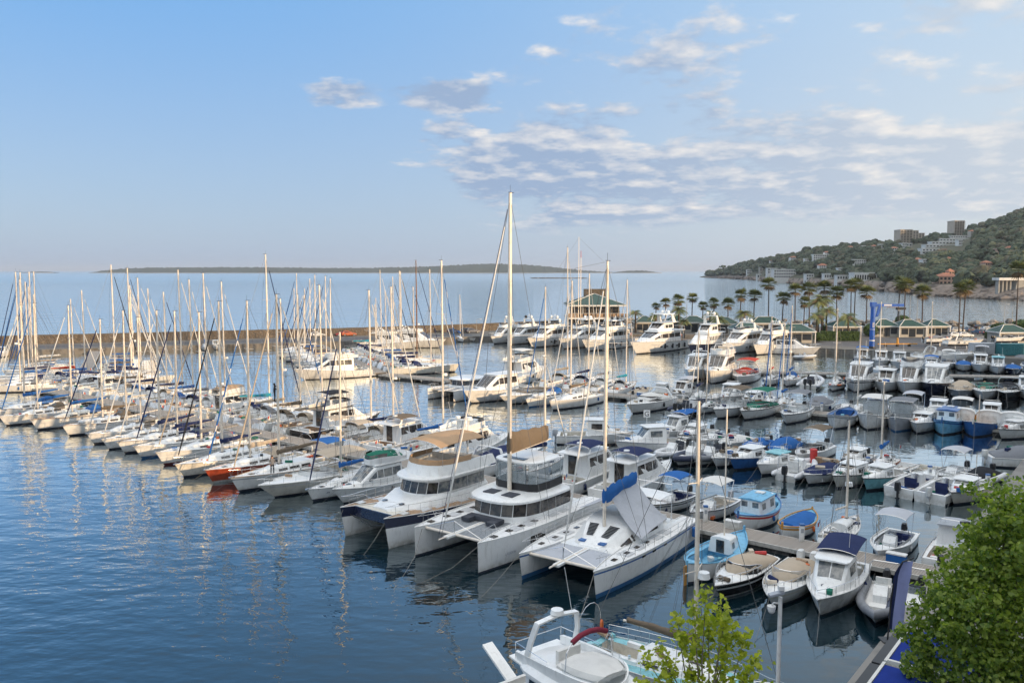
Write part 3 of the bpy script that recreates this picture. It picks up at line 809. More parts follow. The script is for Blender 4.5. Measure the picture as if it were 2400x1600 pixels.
def rig(root, mx, zfoot, ztop, H, boomz, booml, cover=None, furl='white', spreaders=2, mr=.085, matm=None, lod=1, forex=None, fz=None, side_w=None, backx=None, spiral=False, seed=0, boom_rise=0.25):
 """mast, boom, sail cover, furled headsail and wires"""
 mm = matm or ALU
 mast = MB().tube([(mx, 0, zfoot), (mx - .02, 0, lerp(zfoot, ztop, .5)), (mx - .10, 0, ztop)], [mr, mr, mr * .72], 8).build('mast', mm, root, smooth=60)
 if lod: MB().tube([(mx - .1, 0, ztop), (mx - .1, 0, ztop + .55)], .012, 3).box(mx - .5, mx + .1, -.02, .02, ztop + .02, ztop + .06).build('masthead_fitting', BLACK, mast)
 sw = side_w or H.B * .44
 wires = MB(); tips = []
 for k in range(spreaders):
  z = lerp(zfoot, ztop, (k + 1) / (spreaders + 1) + .03); w = sw * (.62 - .13 * k)
  MB().tube([(mx - .18, -w, z + .05), (mx, 0, z), (mx - .18, w, z + .05)], .022, 4).build('spreader', mm, mast)
  tips.append((mx - .18, w, z + .05))
 wr = .017
 for sd in (1, -1):
  pts = [(mx - .35, sd * sw, H.fs * .9 + .2)] + [(a, sd * b, c) for a, b, c in tips] + [(mx - .08, 0, ztop - .25)]
  wires.tube(pts, wr, 3, cap=False)
  if tips: wires.tube([(mx - .05, sd * sw * .95, H.fs * .9 + .2), (mx - .02, 0, tips[0][2] - .1)], wr * .8, 3, cap=False)
 bx = backx if backx is not None else -H.L / 2 + .15
 wires.tube([(bx, 0, H.fs + .1), (mx - .1, 0, ztop)], wr, 3, cap=False)
 fx = forex if forex is not None else H.L / 2 - .15; fz = fz if fz is not None else H.fb + .1
 hx = lerp(zfoot, ztop, .97)
 wires.tube([(fx, 0, fz), (mx, 0, hx)], wr, 3, cap=False)
 wires.tube([(mx + .1, .06, zfoot + .5), (mx - .02, .05, ztop - .3)], wr * .8, 3, cap=False)
 wires.build('rigging', WIRE, root)
 if furl:
  n = 26 if spiral else 8
  a, b = Vector((fx, 0, fz)), Vector((mx, 0, hx))
  pts = [a.lerp(b, .05 + .87 * i / (n - 1)) for i in range(n)]
  rr = [lerp(.085, .05, i / (n - 1)) * (1 if i else .6) for i in range(n)]
  if spiral: MB().tube(pts, rr, 6, fm=lambda i, k: 1 if (i + k) % 5 == 0 else 0).build('furled_headsail', [CLOTHS[furl], C_WHITE], root, smooth=60)
  else: MB().tube(pts, rr, 6).build('furled_headsail', CLOTHS[furl], root, smooth=60)
 if booml:
  be = (mx - booml, 0, boomz + boom_rise)
  MB().tube([(mx - .08, 0, boomz), be], [.075, .06], 6).build('boom', mm, root, smooth=60)
  if cover:
   r = random.Random(seed); n = 9; rings = []
   for i in range(n):
    t = i / (n - 1); x = mx + .12 - t * (booml - .1) if i else mx + .16; hh = lerp(.46, .20, t ** .6) * (1 + r.uniform(-.12, .12)); ww = lerp(.17, .11, t) * (1 + r.uniform(-.15, .15)); zc = boomz + boom_rise * t + hh * .42
    rings.append([(x, ww * cos(2 * pi * k / 9) * (1.2 if 3.4 < k < 5 else 1), zc + hh * .62 * sin(2 * pi * k / 9) + (.03 * r.uniform(-1, 1))) for k in range(9)])
   MB().loft(rings, 0, True, True, True).build('sail_cover', CLOTHS[cover], root, smooth=60)
 return mast

GEAR = [RED, ORANGE, C_NAVY, C_BLUE, C_BEIGE, W3, TEAK, BLACK, C_GREY, SEAT, C_GREEN, C_TAUPE]
def clutter(root, r, spans, hw, z, n, zhi=None):
 """loose gear lying about the decks"""
 for k in range(n):
  a, b = r.choice(spans); x = r.uniform(a, b); y = r.uniform(-hw, hw); zz = zhi if (zhi and -.9 < y < .9 and a > -1.9 and b < 2) else z
  kd = r.random(); m = r.choice(GEAR)
  if kd < .45: MB().box(-.22, .22, -.14, .14, 0, r.uniform(.12, .3)).build('deck_box', m, root, loc=(x, y, zz), rz=r.random() * 3)
  elif kd < .75:
   q = [(.2 * cos(i * .9), .2 * sin(i * .9), .03 + .012 * i) for i in range(14)]
   MB().tube(q, .035, 4).build('rope_coil', m if r.random() < .5 else ROPE, root, loc=(x, y, zz))
  else: MB().tube([(-.35, 0, .13), (.35, 0, .13)], .13, 7).build('gear_bag', m, root, loc=(x, y, zz), rz=r.random() * 3)
def place(root, bow, head, L, rake, yaw=0.0):
 a = atan2(head.y, head.x) + yaw
 h = Vector((cos(a), sin(a), 0))
 c = bow - h * (L / 2 - rake)
 root.location = (c.x, c.y, 0); root.rotation_euler = (RND.uniform(-.006, .006), RND.uniform(-.004, .004), a)
 return c

# ---------------------------------------------------------------- sailing yacht
def sailboat(L=11.0, B=None, top=17.0, hullm=None, boot=None, stripe=None, cover='navy', furl='white', hoodc='navy', bim=None, spiral=False, lod=1, teak=False, seed=0, wood=False, fend=True, dinghy=False, nomoor=False, moor=5.0):
 r = random.Random(seed); B = B or L * .29 + .25
 root = empty('sailing_yacht')
 fb, fs = .085 * L + .42, .075 * L + .22
 H = Hull(L, B, fb, fs, rake=.07 * L, sw=.74, full=1.75, draft=.5, tr=.05 * L)
 H.mesh(root, [hullm or W_, boot or BOOTN, stripe or hullm or W_], (.30, .20) if stripe else None, boot=.20, n=15 if lod else 10)
 H.deck(root, TEAK if teak else DECK, ck=(.05, .34, B * .24), ckm=DECK2 if not teak else TEAK)
 if lod: H.rubrail(root, TEAK if r.random() < .3 else W3, .03, 'toe_rail')
 zc = fs + .18; hh = .42 + .004 * L
 ho = House([(-.16 * L, B * .29, B * .24, fs - .1, zc + hh), (.0, B * .30, B * .24, fs - .1, zc + hh + .02), (.16 * L, B * .24, B * .17, fs - .05, zc + hh * .85), (.27 * L, B * .16, B * .08, fs - .02, zc + .12)], e=.12)
 c = ho.mesh(root, W_ if not teak else W2, 'coachroof')
 if lod:
  for a, b in ((-.13, -.05), (-.03, .05), (.07, .14)): ho.side(c, a * L, b * L, .42, .80, n=3)
  ho.top(c, .07 * L, .07 * L + .5, -.3, .3, name='hatch', off=.05); hatch(root, .33 * L, 0, H.sheer(.83) - .02, .24)
  H.rails(root, .03, .93, .62, .013, 8, close_bow=True)
  wheel(root, -.36 * L, 0, fs + .35)
  for sd in (1, -1):
   MB().box(-.30 * L, -.16 * L, sd * B * .26 - .12, sd * B * .26 + .12, fs - .02, fs + .22).build('coaming', W_, root); MB().tube([(-.2 * L, sd * B * .26, fs + .2), (-.2 * L, sd * B * .26, fs + .42)], .07, 6).build('winch', STEEL, root)
  mb = MB(); mb.tube([H.gun(.995, 0, 0, .62) + Vector((.1, 0, 0)), H.gun(.99, 0, 0, .05) + Vector((.1, 0, 0))], .013, 4)
  mb.box(H.L / 2 - .45, H.L / 2 + .12, -.08, .08, fb - .02, fb + .07); mb.build('bow_roller', STEEL, root)
 else: H.rails(root, .05, .93, .6, .015, 4, mid=False)
 mx = .09 * L
 rig(root, mx, zc + hh * .8, top, H, zc + hh + .95, .37 * L, cover, furl, 2 if L > 8.5 else 1, mr=.075 + .0038 * L, matm=WOODM if wood else None, lod=lod, spiral=spiral, seed=seed, boom_rise=r.uniform(.05, .4))
 clutter(root, r, [(-.42 * L, -.30 * L), (-.14 * L, .12 * L), (.18 * L, .36 * L), (-.47 * L, -.40 * L)], B * .34, fs + .06, 7 if lod else 4, zc + hh)
 if lod and r.random() < .4: MB().tube([(mx + .35, 0, lerp(zc, top, .36)), (mx + .35, 0, lerp(zc, top, .36) + .28)], [.3, .26], 10).build('radome', W_, root, smooth=40)
 if lod:
  lz = MB()
  for q in (.35, .65, .95):
   for sd in (1, -1): lz.tube([(mx - .37 * L * q, sd * .12, zc + hh + 1.05), (mx - .15, sd * .05, lerp(zc, top, .62))], .009, 3, cap=False)
  lz.build('lazy_jacks', WIRE, root)
 if hoodc: hood(root, -.05 * L, -.17 * L, B * .30, zc + hh * .5, .85, CLOTHS[hoodc], window=bool(lod))
 if bim: canopy(root, -.46 * L, -.27 * L, B * .34, fs + 1.95, CLOTHS[bim], foot=(B * .40, fs), name='bimini')
 if fend:
  for k in range(3 if lod else 1): fender(root, H, r.uniform(.2, .65), r.choice((1, -1)), r.choice((C_NAVY, W3, C_BLUE)), ln=.55)
 if dinghy:
  rr = []
  for i in range(13):
   a = pi * i / 12 - pi / 2; rr.append((.25 * L + .9 * cos(a), .55 * sin(a), fs + .45))
  MB().tube([(-.9 + .25 * L, -.55, fs + .45)] + rr + [(-.9 + .25 * L, .55, fs + .45)], .17, 7).box(.25 * L - .85, .25 * L + .7, -.45, .45, fs + .33, fs + .40).build('stowed_dinghy', r.choice((RUBBER, RUBBERW)), root, smooth=60)
 if lod and r.random() < .5:
  mb = MB()
  a = [(-.47 * L, B * .33 * cos(pi * k / 8), fs + .3 + .0 + 1.7 * sin(pi * k / 8) ** .6) for k in range(9)]
  mb.tube(a, .02, 4, cap=False); mb.build('stern_arch', STEEL, root)
 if lod and r.random() < .45:
  n = 12; z = fs + .55
  MB().tube([(-.46 * L, B * .30 + .24 * cos(2 * pi * k / n) * .3, z + .26 * sin(2 * pi * k / n)) for k in range(n + 1)], .06, 6, cap=False).build('lifebuoy', r.choice((ORANGE, W3)), root, smooth=60)
 if lod and r.random() < .5: flag(root, -.48 * L, B * .25, fs + .5)
 if not nomoor: mooring(root, H, moor)
 return root, H

# ---------------------------------------------------------------- motor cruiser with wheelhouse, optionally a flybridge
def cruiser(L=11.0, B=None, fly=True, hullm=None, boot=None, stripe=None, canv=None, roof=None, arch=True, lod=1, seed=0, teak=False, glass=None, cov=None, aft=None, moor=4.0, archh=None):
 r = random.Random(seed); B = B or L * .31 + .2
 root = empty('motor_cruiser')
 fb, fs = .105 * L + .55, .065 * L + .38
 H = Hull(L, B, fb, fs, rake=.13 * L, sw=.90, full=2.3, draft=.5)
 H.mesh(root, [hullm or W_, boot or BOOTN, stripe or W_], (.40, .26) if stripe else None, n=14 if lod else 10)
 H.deck(root, TEAK if teak else DECK, ck=(.03, .24, B * .38), depth=.45, ckm=TEAK if (teak or r.random() < .3) else DECK2)
 H.rubrail(root, STEEL if r.random() < .4 else W3, .04)
 xa, xf = -.25 * L, .25 * L; zt = fs + .115 * L + .75
 roofm = roof or W_
 ho = House([(xa, B * .40, B * .34, fs - .1, zt), (.02 * L, B * .41, B * .33, fs - .1, zt + .04), (.06 * L, B * .40, B * .31, fs, zt), (.235 * L, B * .33, B * .26, H.sheer(.72) - .1, H.sheer(.72) + .33), (.40 * L, B * .15, B * .07, H.sheer(.88) - .1, H.sheer(.88) + .10)], e=.14)
 c = ho.mesh(root, W_, 'superstructure')
 g = glass or GLASS
 if lod:
  for a, b in ((-.92, -.36), (-.31, .31), (.36, .92)): ho.top(c, .075 * L, .225 * L, a, b, g, 'windscreen')
  for a, b in ((-.23, -.13), (-.12, -.02), (-.01, .055)): ho.side(c, a * L, b * L, .52, .90, g)
  ho.side(c, .065 * L, .15 * L, .55, .88, g, v0b=.6, v1b=.78)
  ho.top(c, .29 * L, .29 * L + .45, -.5, .5, g, 'hatch', off=.03)
  H.rails(root, .36, .93, .62, .017, 8, mid=r.random() < .5, close_bow=True)
 else:
  ho.top(c, .075 * L, .225 * L, -.9, .9, g, 'windscreen'); ho.side(c, -.2 * L, .055 * L, .5, .9, g)
  H.rails(root, .4, .93, .6, .018, 4, mid=False, close_bow=True)
 MB().box(xa - .03, xa - .005, -.1, B * .22, fs - .05, zt - .25).build('saloon_door', GLASS, root)
 MB().loft([[(x, w, zt + .03 + dz) for w in (B * q, 0, -B * q)] + [(x, w, zt + .10 + dz) for w in (-B * q, 0, B * q)] for x, q, dz in ((xa - .10 * L, .34, 0), (xa, .37, 0), (.0, .36, .02), (.07 * L, .30, .0))], 0, True, True, True).build('roof', roofm, root, smooth=35)
 if fly:
  zf = zt + .11
  co = []
  for x, w, h in ((xa - .06 * L, .33, .35), (-.15 * L, .36, .55), (.0, .34, .66), (.05 * L, .27, .62), (.085 * L, .14, .50), (.095 * L, .0, .46)): co.append((x, B * w, h))
  mb = MB(); path = soft([(x, w, h) for x, w, h in co] + [(x, -w, h) for x, w, h in reversed(co[:-1])])
  mb.loft([[(x, y, zf - .02) for x, y, h in path], [(x * 1.0 - .03, y * 1.02, zf + h) for x, y, h in path], [(x - .08, y * .90, zf + h) for x, y, h in path], [(x - .06, y * .90, zf + .02) for x, y, h in path]], 0, False, False, False)
  mb.build('flybridge', W_, root, smooth=40)
  mb = MB(); pp = path[len(path) // 5:-(len(path) // 5)]
  mb.loft([[(x - .05, y * .96, zf + h) for x, y, h in pp], [(x - .22, y * .90, zf + h + .30) for x, y, h in pp]], 0, False, False, False)
  mb.build('flybridge_screen', GLASS if r.random() < .6 else CLEAR, root)
  mb = MB(); mb.box(-.15 * L, -.11 * L, -.6, .6, zf + .01, zf + .45, 0); mb.box(-.165 * L, -.15 * L, -.6, .6, zf + .01, zf + .85, 0); mb.box(-.02 * L, .03 * L, -.45, .25, zf + .01, zf + .68, 1)
  mb.build('flybridge_seat', [SEATW if r.random() < .6 else SEAT, W_], root)
  if cov: tarp(root, [(xa - .02 * L, B * .32, zf + .5, zf + .75), (-.1 * L, B * .34, zf + .7, zf + 1.0), (.04 * L, B * .26, zf + .75, zf + .9), (.08 * L, B * .1, zf + .6, zf + .62)], CLOTHS[cov], 'flybridge_cover', seed=seed)
  mb = MB()
  for sd in (1, -1): mb.tube([(xa - .07 * L, sd * B * .32, zf), (xa - .07 * L, sd * B * .32, zf + .7), (-.13 * L, sd * B * .36, zf + .75)], .018, 4)
  mb.tube([(xa - .07 * L, -B * .32, zf + .7), (xa - .07 * L, B * .32, zf + .7)], .018, 4); mb.build('flybridge_rail', STEEL, root)
  za = zf
 else: za = zt
 if arch:
  xA = -.20 * L; w = B * .35; hA = archh or (1.05 if fly else .55)
  xA -= .25 * max(0, hA - 1.05)
  prof = [(xA - .5, w, 0), (xA - .15, w * .96, hA * .6), (xA, w * .8, hA), (xA, 0, hA * 1.06), (xA, -w * .8, hA), (xA - .15, -w * .96, hA * .6), (xA - .5, -w, 0)]
  mb = MB(); mb.loft([[(x - .14, y, za + z), (x + .14, y, za + z - .0), (x + .12, y * .93, za + z - .08), (x - .12, y * .93, za + z - .08)] for x, y, z in prof], 0, True, True, True)
  a = mb.build('radar_arch', W_, root, smooth=40)
  MB().tube([(xA, 0, za + hA), (xA, 0, za + hA + .12), (xA, 0, za + hA + .14), (xA, 0, za + hA + .32)], [.06, .06, .3, .26], 12).build('radar', W_, a, smooth=40)
  MB().tube([(xA, w * .6, za + hA), (xA - .5, w * .6, za + hA + 1.8)], .012, 3).build('antenna', W_, a)
 if canv: canopy(root, -.24 * L, .0, B * .36, za + (1.75 if fly else .6), CLOTHS[canv], foot=(B * .35, za + .3), name='bimini')
 if aft: tarp(root, [(-.47 * L, B * .40, fs + .1, fs + .5), (-.36 * L, B * .42, fs + .9, fs + 1.3), (xa + .05, B * .38, zt - .5, zt - .1)], CLOTHS[aft], 'cockpit_cover', seed=seed)
 elif lod:
  MB().box(-.45 * L, -.41 * L, -B * .3, B * .3, fs - .40, fs + .0).box(-.465 * L, -.45 * L, -B * .3, B * .3, fs - .4, fs + .3).build('cockpit_seat', SEATW, root)
 MB().box(-L / 2 - .75, -L / 2 + .02, -B * .40, B * .40, .22, .30).build('bathing_platform', TEAK if teak else W_, root)
 clutter(root, r, [(-.44 * L, -.28 * L)], B * .3, fs - .38, 3); clutter(root, r, [(.24 * L, .40 * L)], B * .2, H.sheer(.8), 2)
 for k in range(3 if lod else 1): fender(root, H, r.uniform(.15, .6), r.choice((1, -1)), r.choice((C_NAVY, W3, C_NAVY, BLACK)), ln=.6, r=.13)
 mooring(root, H, moor)
 if lod and r.random() < .4: flag(root, -.49 * L, -B * .3, fs)
 return root, H

# ---------------------------------------------------------------- open sport cruiser
def sportboat(L=9.0, B=None, hullm=None, boot=None, stripe=None, cov=None, bim=None, arch=True, lod=1, seed=0, obs=0, scr=None, obm=None, sun=None, moor=4.0, name='sport_boat', half=False):
 r = random.Random(seed); B = B or L * .30 + .2
 root = empty(name)
 fb, fs = .075 * L + .48, .055 * L + .42
 H = Hull(L, B, fb, fs, rake=.14 * L, sw=.88, full=2.5, draft=.45)
 H.mesh(root, [hullm or W_, boot or BOOTN, stripe or W_], (.34, .22) if stripe else None, n=14 if lod else 10)
 H.deck(root, W_, ck=(.04, .50, B * .38), depth=.6, ckm=DECK2, camber=.16)
 H.rubrail(root, W3 if r.random() < .6 else BLACK, .035)
 zd = H.sheer(.5)
 pth = [(-.10 * L, B * .42), (.02 * L, B * .41), (.09 * L, B * .32), (.125 * L, B * .15), (.13 * L, 0), (.125 * L, -B * .15), (.09 * L, -B * .32), (.02 * L, -B * .41), (-.10 * L, -B * .42)]
 hts = [.22, .50, .55, .56, .56, .56, .55, .50, .22]
 if scr is None or scr:
  mb = MB(); mb.loft([[(x, y, zd - .02) for x, y in pth], [(x - .30, y * .90, zd + h * 1.05) for (x, y), h in zip(pth, hts)]], 0, False, False, False)
  ws = mb.build('windscreen', GLASS if r.random() < .55 else CLEAR, root)
  MB().tube([(x - .30, y * .90, zd + h * 1.05) for (x, y), h in zip(pth, hts)], .022, 4).build('windscreen_frame', STEEL if r.random() < .6 else BLACK, ws)
 hatch(root, .26 * L, 0, H.sheer(.76) + .02, .25)
 if sun: MB().loft([[(x, B * w, z), (x, B * w * .95, z + .09), (x, -B * w * .95, z + .09), (x, -B * w, z)] for x, w, z in ((.15 * L, .24, zd + .04), (.25 * L, .2, H.sheer(.75) + .08), (.33 * L, .12, H.sheer(.83) + .05))], 0, True, True, True).build('sun_pad', CLOTHS[sun], root)
 H.rails(root, .50, .94, .48, .016, 7 if lod else 4, mid=False, close_bow=True)
 if cov:
  h2 = .35 if half else .60
  tarp(root, [(-.46 * L, B * .40, fs + .06, fs + .22), (-.30 * L, B * .43, fs + .14, fs + .45), (-.08 * L, B * .42, zd + .22, zd + h2 + .25), (.0, B * .39, zd + .45, zd + h2 + .18), (.10 * L, B * .28, zd + .3, zd + .52), (.16 * L, B * .12, zd + .08, zd + .12)], CLOTHS[cov], 'boat_cover', seed=seed)
 else:
  zf = fs - .55
  mb = MB(); mb.box(-.44 * L, -.38 * L, -B * .34, B * .34, zf, zf + .45); mb.box(-.455 * L, -.44 * L, -B * .34, B * .34, zf, zf + .8)
  mb.box(-.12 * L, -.06 * L, .1, B * .30, zf, zf + .55); mb.box(-.135 * L, -.12 * L, .1, B * .30, zf, zf + 1.0); mb.box(-.12 * L, -.06 * L, -B * .30, -.1, zf, zf + .55); mb.box(-.135 * L, -.12 * L, -B * .30, -.1, zf, zf + 1.0)
  mb.build('seat', r.choice((SEATW, SEAT, SEATW)), root)
  MB().box(.0, .08 * L, B * .05, B * .33, zf, zd + .05).build('helm_console', W_, root)
 if arch:
  xA = -.27 * L; w = B * .46; hA = 1.25
  prof = [(xA - .45, w, 0), (xA - .05, w * .95, hA * .7), (xA + .1, w * .75, hA), (xA + .1, 0, hA * 1.04), (xA + .1, -w * .75, hA), (xA - .05, -w * .95, hA * .7), (xA - .45, -w, 0)]
  MB().loft([[(x - .16, y, fs + z), (x + .12, y, fs + z), (x + .10, y * .93, fs + z - .07), (x - .14, y * .93, fs + z - .07)] for x, y, z in prof], 0, True, True, True).build('radar_arch', W_, root, smooth=40)
 if bim: canopy(root, -.40 * L, -.02 * L, B * .40, fs + 1.75, CLOTHS[bim], foot=(-.2 * L, B * .44, fs), name='bimini')
 for k in range(obs): outboard(root, -L / 2 - .12, (k - (obs - 1) / 2) * .75, fs * .62, 1.15, obm or BLACK)
 if not obs: MB().box(-L / 2 - .6, -L / 2 + .02, -B * .38, B * .38, .22, .30).build('bathing_platform', W_, root)
 if lod:
  for k in range(2): fender(root, H, r.uniform(.15, .6), r.choice((1, -1)), r.choice((C_NAVY, W3, BLACK)), ln=.5)
  clutter(root, r, [(-.4 * L, -.2 * L)], B * .3, fs - .5 if not cov else fs + .3, 3); clutter(root, r, [(.2 * L, .38 * L)], B * .18, H.sheer(.8) + .1, 2)
 mooring(root, H, moor)
 return root, H

# ---------------------------------------------------------------- small fishing / cabin boat
def cabinboat(L=6.5, B=None, hullm=None, boot=None, stripe=None, roofm=None, cov=None, bim=None, obs=1, lod=1, seed=0, low=False, glass=None, obm=None, back=.0, moor=3.0, aftcov=None):
 r = random.Random(seed); B = B or L * .30 + .35
 root = empty('cabin_boat')
 fb, fs = .095 * L + .50, .075 * L + .30
 H = Hull(L, B, fb, fs, rake=.13 * L, sw=.88, full=2.3, draft=.4)
 H.mesh(root, [hullm or W_, boot or BOOTN, stripe or W_], (.30, .20) if stripe else None, n=13 if lod else 9)
 H.deck(root, DECK, ck=(.05, .42, B * .38), depth=.5, ckm=DECK2)
 H.rubrail(root, r.choice((BLACK, W3, GREYP)), .035)
 zd = H.sheer(.6); zt = zd + (.62 if low else 1.25)
 x0, x1 = -.12 * L + back * L, .13 * L + back * L * .5
 ho = House([(x0, B * .38, B * .33, fs - .1, zt), (x1 - .05 * L, B * .37, B * .31, fs, zt), (x1 + (.05 if not low else .07) * L, B * .34, B * .28, zd - .1, zd + .38), (.36 * L, B * .18, B * .10, H.sheer(.85) - .1, H.sheer(.85) + .08)], e=.10)
 c = ho.mesh(root, W_, 'cabin')
 g = glass or r.choice((GLASS, GLASSL))
 for a, b in ((-.90, -.04), (.04, .90)): ho.top(c, x1 - .04 * L, x1 + (.04 if not low else .055) * L, a, b, g, 'windscreen')
 ho.side(c, x0 + .05 * L, x1 - .05 * L, .50 if not low else .35, .88, g)
 MB().loft([[(x, w, zt + .02) for w in (B * q, -B * q)] + [(x, w, zt + .08 + (.04 if abs(w) < .01 else 0)) for w in (-B * q, 0, B * q)] for x, q in ((x0 - .06 * L, .33), (x0, .35), (x1 - .03 * L, .33), (x1 + .0 * L, .28))], 0, True, True, True).build('roof', roofm or W_, root, smooth=30)
 if lod:
  H.rails(root, .55, .93, .45, .016, 6, mid=False, close_bow=True)
  hatch(root, .24 * L, 0, H.sheer(.74) + .12, .22)
  for k in range(2): fender(root, H, r.uniform(.2, .6), r.choice((1, -1)), r.choice((C_NAVY, W3, C_BLUE)), ln=.4, r=.09)
  MB().box(-.42 * L, -.37 * L, -B * .3, B * .3, fs - .45, fs - .05).build('cockpit_seat', SEATW, root)
  MB().tube([(x0 + .2, B * .2, zt), (x0 - .1, B * .2, zt + 1.4)], .012, 3).build('antenna', W_, root)
  clutter(root, r, [(-.42 * L, -.2 * L)], B * .3, fs - .45, 4); clutter(root, r, [(.2 * L, .38 * L)], B * .2, H.sheer(.8) + .06, 2)
  MB().tube([(x0 + .1, -B * .3, zt + .1), (x0 + .1, -B * .28, zt + .32), (x0 + .1, B * .28, zt + .32), (x0 + .1, B * .3, zt + .1)], .018, 4).build('roof_rail', STEEL, root)
 if cov: tarp(root, [(-.45 * L, B * .38, fs + .06, fs + .18), (-.3 * L, B * .41, fs + .1, fs + .5), (x0 - .02, B * .36, fs + .25, zt - .15)], CLOTHS[cov], 'cockpit_cover', seed=seed)
 if bim: canopy(root, -.43 * L, x0 + .1 * L, B * .37, zt + .22, CLOTHS[bim], foot=(-.28 * L, B * .42, fs), name='bimini')
 for k in range(obs): outboard(root, -L / 2 - .1, (k - (obs - 1) / 2) * .6, fs * .6, 1.0, obm)
 mooring(root, H, moor)
 return root, H

# ---------------------------------------------------------------- open boat with console
def openboat(L=5.5, B=None, hullm=None, boot=None, stripe=None, cov=None, bim=None, seatc=None, lod=1, seed=0, obs=1, console=True, obm=None, tall=False, moor=3.0, name='open_motor_boat'):
 r = random.Random(seed); B = B or L * .30 + .45
 root = empty(name)
 fb, fs = .08 * L + .45, .065 * L + .28
 H = Hull(L, B, fb, fs, rake=.13 * L, sw=.86, full=2.4, draft=.35)
 H.mesh(root, [hullm or W_, boot or BOOTN, stripe or W_], (.26, .17) if stripe else None, n=13 if lod else 9)
 H.deck(root, W_, ck=(.05, .78, B * .40), depth=.45, ckm=DECK)
 H.rubrail(root, r.choice((BLACK, W3, W3)), .035)
 zf = max(.15, fs - .48)
 if cov:
  tarp(root, [(-.46 * L, B * .42, fs + .04, fs + .12), (-.2 * L, B * .45, fs + .1, fs + (.85 if tall else .5)), (.05 * L, B * .46, H.sheer(.5) + .06, H.sheer(.5) + (.9 if tall else .45)), (.25 * L, B * .38, H.sheer(.72) + .05, H.sheer(.72) + .2), (.36 * L, B * .2, H.sheer(.85) + .03, H.sheer(.85) + .08)], CLOTHS[cov], 'boat_cover', seed=seed)
 else:
  if console:
   MB().loft([[(x, w, z) for w in (.38, -.38)] + [(x, w, zf) for w in (-.38, .38)] for x, z in ((-.02 * L, zf + .95), (.03 * L, zf + 1.0), (.09 * L, zf + .55))], 0, True, True, True).build('console', W_, root)
   MB().add([(.04 * L, -.36, zf + .95), (.04 * L, .36, zf + .95), (.0, .34, zf + 1.35), (.0, -.34, zf + 1.35)], [(0, 1, 2, 3)]).build('console_screen', CLEAR, root)
   wheel(root, -.03 * L, 0, zf + .85, .18)
  sm = seatc or r.choice((SEATW, SEAT, SEATW, C_NAVY))
  MB().box(-.18 * L, -.11 * L, -.42, .42, zf, zf + .5).box(-.19 * L, -.18 * L, -.42, .42, zf + .4, zf + .85).build('helm_seat', sm, root)
  MB().box(-.43 * L, -.37 * L, -B * .34, B * .34, zf, zf + .38).build('bench', sm, root)
  MB().box(.2 * L, .27 * L, -B * .26, B * .26, zf, zf + .36).build('bow_seat', sm, root)
 if bim: canopy(root, -.28 * L, .05 * L, B * .40, fs + 1.75, CLOTHS[bim], foot=(-.1 * L, B * .44, fs), name='bimini')
 if lod:
  H.rails(root, .66, .94, .34, .015, 5, mid=False, close_bow=True)
  clutter(root, r, [(-.36 * L, .3 * L)], B * .34, zf if not cov else fs + .45, 5)
  for k in range(2): fender(root, H, r.uniform(.2, .6), r.choice((1, -1)), r.choice((C_NAVY, W3)), ln=.4, r=.09)
 for k in range(obs): outboard(root, -L / 2 - .1, (k - (obs - 1) / 2) * .6, fs * .62, 1.0, obm or r.choice((BLACK, BLACK, W3)))
 mooring(root, H, moor)
 return root, H

